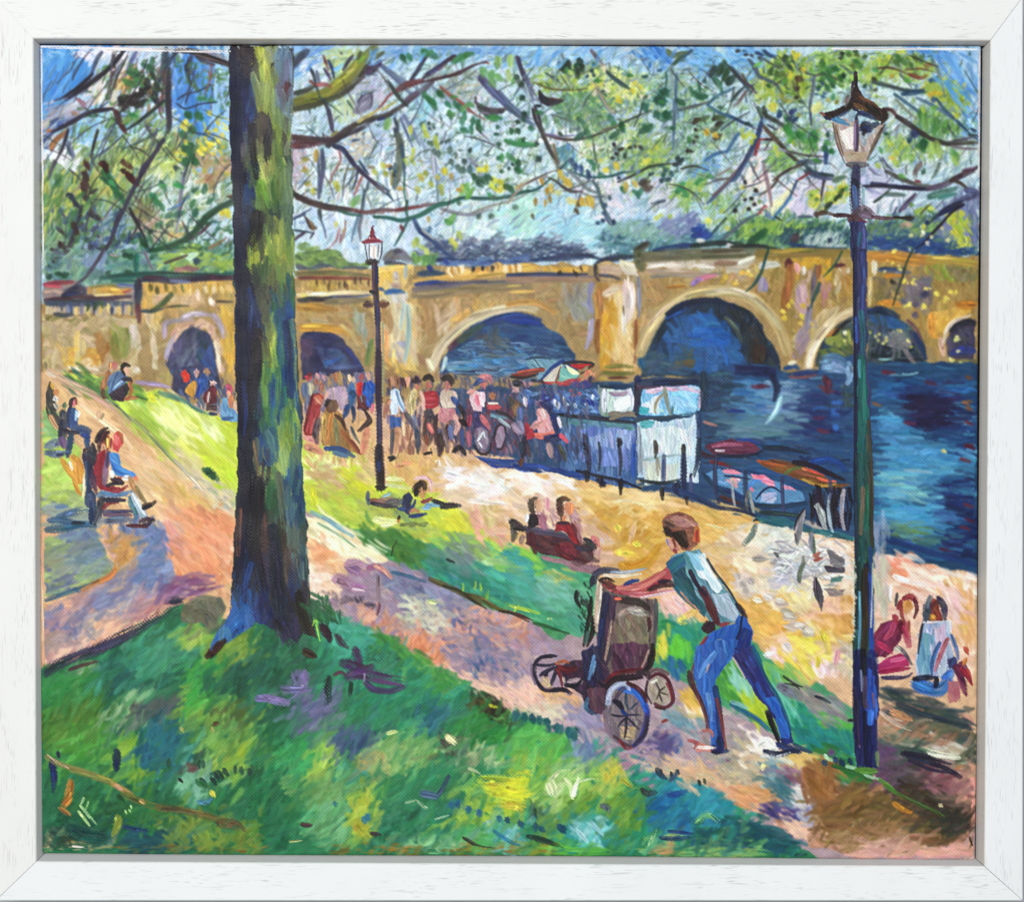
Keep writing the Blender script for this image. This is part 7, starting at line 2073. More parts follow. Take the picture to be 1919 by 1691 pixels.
R 7c5c34/6c5030/8c6838/745830/9c7840 n=260 w=30 l=150 a=-25 s=40:640,1260 900,1120 1180,1150 1480,1340 1800,1300 1800,1500 1400,1480 1100,1520 900,1560 720,1440
R 5c4c2c/6c5430 n=80 w=24 l=160 a=-30 s=25 d=.35:820,1230 1200,1260 1700,1400 1600,1560 1360,1520 1000,1500
R 9c6838/a87440/8c6038 n=60 w=40 l=110 a=60 s=40:560,1010 760,1000 760,1180 640,1200
S c88428 44 d=.2:1220,1240 1290,1290 1340,1310
R b0885c/b89068 n=40 w=16 l=130 a=-30 s=20 d=.35:760,1400 1300,1380 1300,1560 900,1560
R d89c7c/e0a888/d08c70 n=40 w=36 l=110 a=70 s=30:1700,920 1850,900 1850,1300 1760,1340 1720,1100
R e8a090/e8988c n=24 w=36 l=110 a=85 s=12:1800,1050 1850,1040 1850,1440 1800,1440
R e4a89c/e8b4a4/dc9c94 n=60 w=34 l=110 a=-8 s=15:900,1600 1300,1560 1800,1600 1840,1660 1000,1650
R 3c4c54/34444c/4c5454 n=60 w=34 l=160 a=15 s=12 d=.2:1130,460 1280,500 1500,560 1800,670 1740,680 1480,620 1200,540
S 34404c 50 t=.3:1250,500 1400,560 1560,610 1700,650 1800,680
R 5c5c48/545844/4c5c58 n=70 w=44 l=150 a=20 s=15 d=.2:1380,620 1560,640 1820,740 1830,880 1740,920 1560,800 1400,700
R a87c60/b4886c/9c7058 n=50 w=34 l=150 a=22 s=10 d=.2:1200,640 1400,720 1640,840 1560,860 1300,760
S d89868 60 d=.2:1210,560 1300,600 1340,610
S dcc4b4 30 d=.4:1120,560 1220,640 1340,690
R c8c0b0/d0c8b8/b8b4a4 n=50 w=34 l=150 a=20 s=12:1120,640 1240,780 1500,840 1700,900 1640,920 1300,830
S dcdcc8 50 d=.25:1480,860 1600,890 1700,900
R 4c6c54/548060/3c6458 n=30 w=30 l=130 a=12 s=12:1100,790 1400,820 1420,860 1120,840
S 1f1c30 44 d=.05 t=.5:1280,870 1440,920 1600,980 1720,1050
S 221f34 34 d=.05 t=.5:1300,860 1450,890 1640,950
S 28243c 30 t=.5:1330,920 1500,990 1690,1020
R 6c4c74/745080/604868 n=50 w=36 l=130 a=65 s=20 d=.2:1120,860 1200,860 1260,1040 1220,1090 1130,1040
R 544c50/4c4448/5c5454 n=70 w=36 l=150 a=28 s=15:1240,960 1500,1000 1680,1100 1660,1180 1400,1140 1260,1060
R 8c5c64/946468 n=30 w=34 l=130 a=25 s=15:1440,1000 1700,1060 1700,1180 1560,1120
R 4c4034/54482c/44403c n=60 w=24 l=150 a=35 s=15:1300,1150 1540,1260 1700,1330 1560,1340 1400,1260
D ecd8a0 40 50 0:1570,1260
S c08854 30 d=.3:1680,980 1740,960
R 3c3c34/34382c n=40 w=20 l=150 a=-50 s=15 d=.35:1560,1340 1800,1290 1760,1450 1660,1480
S 4c3428 30 d=.2:1800,1500 1840,1560
M painted_lawn#4
@ 0 0 1
W n=2600 w=9 l=24 a=-48 s=35 k=26:74,1270 240,1190 420,1160 600,1165 830,1250 1000,1350 1250,1470 1560,1610 74,1610
M painted_path#3
W n=600 w=8 l=20 a=30 s=50 k=18:570,970 720,1050 1000,1160 1140,1260 1500,1400 1650,1600 1450,1580 1200,1440 980,1320 800,1200 600,1130
M painted_lawn#3
W n=400 w=9 l=24 a=32 s=30 k=22:620,970 760,1010 1000,1090 1110,1100 1090,1190 950,1130 800,1050
M painted_lawn#1
W n=400 w=9 l=26 a=30 s=30 k=24:575,870 700,890 830,940 990,1050 980,1080 800,1010 580,960
W n=200 w=9 l=30 a=45 s=14 k=24:130,705 300,740 440,800 440,950 380,900 250,790
M painted_quay
W n=700 w=10 l=26 a=15 s=40 k=26:720,860 900,870 1300,950 1600,1020 1600,1260 1420,1200 1250,1130 1000,1040 850,930
M painted_path#1
W n=300 w=10 l=34 a=42 s=20 k=26:90,705 300,850 440,960 440,1090 330,1090 310,990 230,960
M painted_lawn#2
W n=260 w=10 l=26 a=-20 s=40 k=22:76,840 160,840 200,960 210,1070 76,1120
M painted_path#2
W n=350 w=9 l=22 a=-40 s=40 k=20:76,1140 220,1050 200,1000 310,1000 330,1090 260,1150 80,1250
M painted_earth
W n=400 w=8 l=34 a=-15 s=40 k=24:1500,1500 1600,1470 1640,1320 1838,1360 1838,1605 1580,1600
Z .7 2
"""
ART_09 = """
M painted_river
@ 950 465 4
R 4c6c8c/5c80a0/3c5c80/6c90ac n=60 w=26 l=110 a=5 s=15:-440,800 -300,700 60,690 380,760 420,1000 -300,1000 -480,920
M painted_boat#1
@ 1290 800 3.56
R 2c4460/344c6c/24385c n=30 w=26 l=110 a=8 s=12:90,60 480,60 800,110 1080,160 1080,330 800,260 460,240 100,240
P 6c3450/5c2c48/7c4058 n=20 w=20 l=110 a=3 s=8 r=.8:110,130 180,100 300,85 400,95 480,140 440,170 300,190 170,185
S c0708c 24 d=.2:160,130 260,115 360,120
S c8c0cc 16 d=.3:180,155 240,158
S 1f2440 26:190,185 330,195 440,180 490,160
S 2c4c9c 20 d=.2:320,85 400,85 470,110
S 3c2434 34 d=.3:60,165 120,190 200,200
S 7c2428 26 d=.3:150,230 220,245 290,265
M painted_boat#2
S 1c2c40 34 t=.6:500,135 600,140 700,155 800,180
P 7c5430/6c4428/8c6030 n=30 w=22 l=120 a=14 s=8 r=.8:450,215 560,220 680,235 800,280 900,330 1000,370 1080,380 1000,405 880,400 740,350 620,310 510,265
S b45c34 24 d=.2:460,225 560,250 640,260
S 5c6c3c 24 d=.2:640,310 720,270 800,260
S 2c1c2c 40 t=.5:700,235 820,255 940,310 1030,350
S 24509c 40 d=.3:820,230 920,215 1000,240 1040,290
S e85c48 20:760,275 840,300 900,320
S d8644c 18:860,340 920,360 980,365
S b08838 20 d=.3:760,350 880,390 980,380
M painted_boat#3
R 2c5484/24487c/1f3c6c n=30 w=24 l=110 a=12 s=12:100,290 300,270 500,290 760,400 800,520 500,560 300,500 130,400
P 5c90bc/6c9cc4/4c80b0 n=20 w=20 l=80 a=15 s=20 r=.8:110,300 200,285 330,290 430,330 600,370 760,430 780,480 640,520 440,500 300,420 180,380
S 24405c 24:90,300 160,390 280,470 420,520
S f08ca0 30:240,295 300,300 340,310
R f0a0ac/e8b8a8 n=8 w=20 l=50 a=50 s=30:230,340 340,350 320,420 260,400
P f080a0/f494ac n=10 w=20 l=80 a=18 s=8 r=.7:415,310 500,325 570,360 580,395 520,380 430,340
S f490a8 22:620,400 670,405 710,420
S e8889c 18 d=.3:410,400 430,430
R a8acd0/b8bcd8 n=10 w=24 l=80 a=-20 s=20:480,440 600,430 600,520 480,510
S 4c84d0 26 d=.2:400,400 440,360 480,360
S 1c2444 14:450,480 500,420 560,400 620,440
S 1c2448 14:240,325 330,335 410,350
S 203c5c 34 t=.3:440,520 600,530 780,510
S 1f2c4c 34 t=.3:200,480 300,510 420,550
S 5c2c24 20 d=.2:210,460 280,490 340,510
S 2c343c 30 d=.3:480,570 640,580 780,600
S 2c7c90 24 d=.3:560,610 680,640 780,670
R 2c2030/34243c/241c2c n=30 w=30 l=110 a=80 s=20:800,400 1090,410 1100,690 960,690 820,640
S 2c7c80 24 d=.3:900,690 1000,710 1100,740
M painted_landing_stage
@ 950 465 4
P 4c6c9c/5c78ac/6484b4/3c5c8c n=110 w=34 l=110 a=85 s=20 r=1.2:380,1270 680,1280 980,1310 980,1800 700,1760 400,1700
R 6c84c4/7c90cc/6078b8/88a0d4 n=60 w=34 l=120 a=88 s=10 d=.2:520,1310 960,1320 940,1660 560,1600
R 8ca4d0/9cb0d8 n=24 w=24 l=110 a=88 s=6:600,1400 960,1350 940,1500 640,1500
R 4c7c8c/5c8c98/4c8484 n=40 w=30 l=60 a=10 s=40:380,1260 960,1300 960,1360 400,1330
S 2c54a8 44 d=.2:950,1480 945,1600 940,1700
S 242c44 34:380,1240 560,1260 800,1290 980,1310
S 1c1c28 34 d=.3:400,1250 480,1255 540,1270
R 4c6cb0/5c88c0/3c60a4/7ca0d0 n=70 w=28 l=60 a=20 s=50:100,1060 640,1050 690,1080 690,1230 360,1230 140,1180
D d8e4ec/c4d8e8/e8eef0 24 60 80 s=20:380,1180 480,1140 510,1180 590,1150 420,1140 450,1180 640,1120 360,1160
D 1f3c8c/243c98 30 70 30 s=60:580,1140 600,1150 640,1160 480,1140 290,1100
D c85c6c/b84c5c 24 40 20 s=40:480,1070 540,1090 500,1100
S 3c3c98 26:270,1060 260,1120 300,1140 350,1100 320,1060
R 84988c/94a498/748c90 n=40 w=34 l=80 a=80 s=20:680,1020 760,1040 740,1260 690,1250
P b8ccd0/c8d8d8/a8c0c8/dce4e0 n=40 w=34 l=90 a=85 s=25 r=1:750,1060 940,1060 940,1220 760,1230
R e8ece8/f0f0ec/dce8ec n=24 w=34 l=90 a=-60 s=30 d=.2:780,1160 920,1100 930,1200 800,1210
R 9c90a8/a898ac n=14 w=26 l=90 a=0 s=10 d=.2:760,1060 920,1055 900,1090 770,1100
S d4d8ec 44:725,1070 725,1150 725,1220
S ccd0e4 30 d=.2:910,1070 940,1120 935,1200
S 24405c 34:700,1030 800,1035 940,1030
R 7c7468/8c8474 n=20 w=26 l=90 a=0 s=15:740,1230 960,1230 960,1280 750,1280
M painted_landing_stage/sign
P 78b8e0/88c4e8/6cacd8/9cccec n=70 w=36 l=110 a=85 s=25 r=1:1000,1060 1030,1035 1440,1025 1460,1060 1440,1220 1400,1250 1000,1250
R c8dce8/dce6ec/b8d4e4 n=30 w=34 l=100 a=80 s=30:1010,1160 1140,1100 1120,1240 1010,1240
R 98d0f0/a4d8f4/84c4ec n=30 w=34 l=90 a=30 s=40 d=.2:1240,1060 1420,1050 1400,1210 1260,1200
R 38a8b4/44b0c0 n=14 w=26 l=60 a=20 s=40:980,1180 1080,1200 1060,1250 980,1240
R d8b4d0/c8a8c8/e0c4d8 n=26 w=24 l=80 a=0 s=20:1020,1040 1440,1030 1450,1070 1030,1080
S c09cb8 30 d=.2:1450,1060 1450,1130 1440,1190
S 8c8c78 34:1180,1050 1190,1120 1210,1200 1230,1250
S 9c9474 24:1170,1090 1130,1130 1110,1180 1110,1230
S 54788c 20:1240,1190 1235,1250
S b8dcd8 24 d=.2:1120,1210 1170,1220
S 3c2c40 50:975,1010 975,1100 970,1240
S 4c3c54 34:980,1030 1000,1040 1140,1030
S 2c3c58 50 t=.3:990,1000 1120,995 1300,990 1460,960
S 203454 50:1100,1010 1300,1005 1440,1000
S 24384c 60 d=.2:1470,940 1475,1080 1470,1200
S 445464 30 d=.2:970,1285 1150,1275 1300,1255 1430,1235
M painted_landing_stage/panel
P b4cce0/c0d4e4/a8c4dc/ccdce4 n=90 w=36 l=120 a=86 s=15 r=1:980,1300 1150,1290 1430,1250 1440,1400 1430,1760 1250,1740 990,1720
R d0dce0/dce4e4/c4d4dc n=40 w=36 l=100 a=86 s=12 d=.2:1010,1340 1400,1320 1380,1540 1020,1560
R 4ca4b0/5cb0b8 n=12 w=26 l=70 a=10 s=40:990,1290 1100,1290 1080,1330 1000,1330
R c8d0c8/d4d8cc n=30 w=34 l=110 a=86 s=10:1020,1600 1280,1600 1280,1760 1040,1780
R 8c98a8/94a4b0 n=20 w=26 l=110 a=88 s=6:980,1380 1010,1380 1010,1700 985,1690
S 8c98a4 30 d=.2:985,1340 990,1500 985,1680
S 98a8a8 20 d=.2:1000,1590 1150,1565 1300,1545
S 2c4870 44:1430,1230 1440,1330 1425,1420
S 24384c 44 d=.25:1440,1430 1430,1580 1400,1700
S 2c4c88 24 d=.2:1170,1590 1165,1720
M painted_post#1
D 1f1c1c/28242c 40 170 88 s=3 d=.25:585,1470
M painted_post#2
D 201c20/2c2830 44 260 88 s=3 d=.3:600,1580
M painted_post#3
D 2c3048/343850 26 270 88 s=3 d=.3:690,1560
M painted_post#4
D 181820 46 90 88 s=3 d=.05:838,1460
M painted_post#5
D 2c2c3c/3c3850 34 240 88 s=3 d=.25:845,1600
M painted_post#6
D 3c2c20/44342c 36 150 88 s=3:1112,1510
M painted_post#7
D 8c8078/948c84 34 160 88 s=3 d=.3:1130,1640
M painted_post#8
D 2c241c/342c24 44 120 88 s=3:1322,1520
M painted_post#9
D 24305c/2c3864 36 240 88 s=3:1325,1690
M painted_post#10
D 4c5470 30 300 88 d=.4:1170,1700
@ 950 850 4
M painted_post#11
D 181820/201c24 44 110 85 s=4:595,170
M painted_post#12
D 181820/201c24 44 110 85 s=4:850,230
M painted_post#13
D 181820/201c24 44 110 85 s=4:700,210
M painted_post#14
D 1c2440 60 70 70 s=30:690,200
M painted_post#15
D 1c2440 60 70 70 s=30:720,230
M painted_post#16
D 1c2440 60 70 70 s=30:1270,240
M painted_post#17
D 1c2440 60 70 70 s=30:1290,270
M painted_post#18
D 201820/2c2420 34 110 85 s=4:850,260
M painted_post#19
D 201820/2c2420 34 110 85 s=4:1160,300
M painted_post#20
D 201820/2c2420 34 110 85 s=4:1345,340
M painted_post#21
D 2c3454/343c5c 40 330 88 s=2:1325,170
M painted_post#22
D 2c3454/343c5c 40 330 88 s=2:1565,200
M painted_post#23
D 2c3454/343c5c 40 330 88 s=2:1785,260
M painted_post#24
D 8c9088/9ca09c 24 190 84 s=4 d=.3:1695,300
M painted_post#25
D 8c9088/9ca09c 24 190 84 s=4 d=.3:1830,360
M painted_post#26
D 8c9088/9ca09c 24 190 84 s=4 d=.3:1840,430
M painted_post#27
D 2c3450/3c4460 34 260 88 s=2 d=.15:2065,300
M painted_post#28
D b0d0d0/a8c8cc/98b4bc 34 300 87 s=2 d=.15:2420,450
M painted_post#29
D bcb8bc/a8a4ac 34 300 88 s=2 d=.2:2515,420
M painted_post#30
D 3c4870/4c5478 30 200 88 s=2:1380,260
M painted_post#31
D 3c4870/4c5478 30 200 88 s=2:2420,260
M painted_rail#1
S 28304c 20:1380,150 1370,180
M painted_rail#2
S 202c48 34 t=.2:1180,260 1340,300 1480,360 1560,400 1760,430 1900,480
M painted_rail#3
S 2c4878 34 t=.2:1190,270 1300,280 1460,340 1560,380
M painted_rail#4
S 24305c 40:1250,240 1270,290 1290,310
M painted_rail#5
S 1c2030 30 d=.2:520,130 700,170 860,210 1000,260
M painted_rail#6
S 24343c 26:1000,200 1160,220 1300,190
M painted_rail#7
S 2c3c4c 24 d=.2:1850,500 1900,490 2000,510
M painted_rail#8
S b4bcb4 34:2320,390 2360,440 2370,520 2390,570
M painted_rail#9
S 90989c 30 d=.2:2330,380 2340,450 2380,560
M painted_rail#10
S 74746c 24 d=.2:1810,280 1790,360 1800,440
M painted_quay
@ 1370 850 4
R 2c6c78/347880/28606c n=30 w=26 l=110 a=15 s=10:180,440 460,500 620,570 920,620 920,660 600,600 200,520
R e4e4e4/d4d4d8/c4c8cc/ecece8 n=40 w=26 l=90 a=-10 s=60 c=0:280,680 860,720 860,1020 420,960
R a8a8b0/98989c n=20 w=20 l=80 a=10 s=50 c=0:280,680 860,720 860,1020 420,960
M painted_bird#5
P 8c8c90/6c6c74/9ca0a4 n=14 w=16 l=90 a=-70 s=12 r=.6:470,560 480,510 510,440 555,405 550,470 530,560 520,640 500,690 480,660
S 2c2c34 18:550,410 520,450 490,500 470,570
S 4c4c58 14:475,600 490,660
M painted_bird#6
P 5c5460/6c6470 n=10 w=12 l=90 a=75 s=12 r=.6:635,910 660,960 680,1040 685,1130 680,1190 655,1130 620,1070 605,1020
S 3c3440 12:640,930 640,1020 660,1110
M painted_bird#7
D 6c7464/7c8070 34 160 -75 s=5 d=.2:530,830 520,890
D 4c6458 34 140 75 s=5 d=.2:605,640 610,700
S 8c90a0 34 d=.3:600,600 590,660 600,720
D b05c3c/a04c3c 34 70 -20 s=20:640,760 660,790 640,790
R 3c3844/4c4854/5c5460 n=24 w=24 l=100 a=15 s=20:690,850 860,840 850,900 720,900
R 6c6870/7c7880 n=20 w=24 l=90 a=5 s=25 d=.35:700,720 760,720 830,800 860,880 740,830
R 5c8484/6c8c84 n=14 w=24 l=90 a=0 s=20:740,930 850,930 840,970 740,970
R 8c7c78/9c8c84 n=20 w=24 l=90 a=5 s=20 d=.35:700,1000 850,1000 830,1050 730,1050
M painted_umbrella#1
@ 950 465 4
P 74a0b4/88b0bc/6494ac n=24 w=20 l=90 a=30 s=30 r=.8:140,840 220,815 330,815 420,860 440,920 300,960 250,990 180,920
S 2c4868 20:140,830 220,815 330,825
S 3c6478 12:200,830 250,890
S 4c7484 12:180,870 230,900
S 24408c 30:420,840 330,900 270,970 230,1000
P c8c4b4/d4ccbc/bcb8ac n=14 w=18 l=90 a=-40 s=15 r=.7:395,880 385,960 360,1000 270,990 320,930
S 7c3c2c 18:400,890 380,950 360,1000
P 7cc0b0/8cc8b8/6cb4a8 n=14 w=20 l=80 a=30 s=20 r=.7:400,900 470,900 540,940 500,980 380,1000
P e8ecb8/f0f0c8/dce8b0 n=10 w=20 l=60 a=30 s=20 r=.7:440,870 530,920 540,940 480,945
M painted_umbrella#2
P c02c2c/d03838/b02428 n=12 w=18 l=80 a=5 s=10 r=.6:460,870 630,860 640,890 560,915 510,900
S 2c2838 26:420,860 520,850 640,860 640,880
S 3c302c 22:640,870 590,910 550,940
S 7c6c54 30:600,890 560,920
M painted_boat#4
P 8c4434/9c4c38/6c342c n=14 w=18 l=80 a=-8 s=10 r=.8:30,940 120,920 280,900 270,930 180,960 60,970
S 3c2c2c 26:30,960 130,970 230,940
S c05c40 18:80,930 180,910 280,905
M painted_figure_group
R c83c44/a83040/d85058 n=14 w=20 l=60 a=0 s=30 d=.2:220,1000 420,990 540,960 520,1020 360,1030
R e89c7c/e0846c n=10 w=24 l=40 a=0 s=60 d=.2:580,920 660,920 650,1000 590,1010 540,1000
R 3c4c94/8c4c5c/5c4c8c n=12 w=24 l=44 a=30 s=60 d=.2:500,960 620,990 620,1040 500,1040
D 1c2c50 66 70 0:630,980
D 1c3c6c 60 70 10:980,970 975,985
D b07c8c/c08c98 40 50 30:120,1010 180,1010 150,1030
D 2c2c38 30 60 10:200,990 260,1000
"""
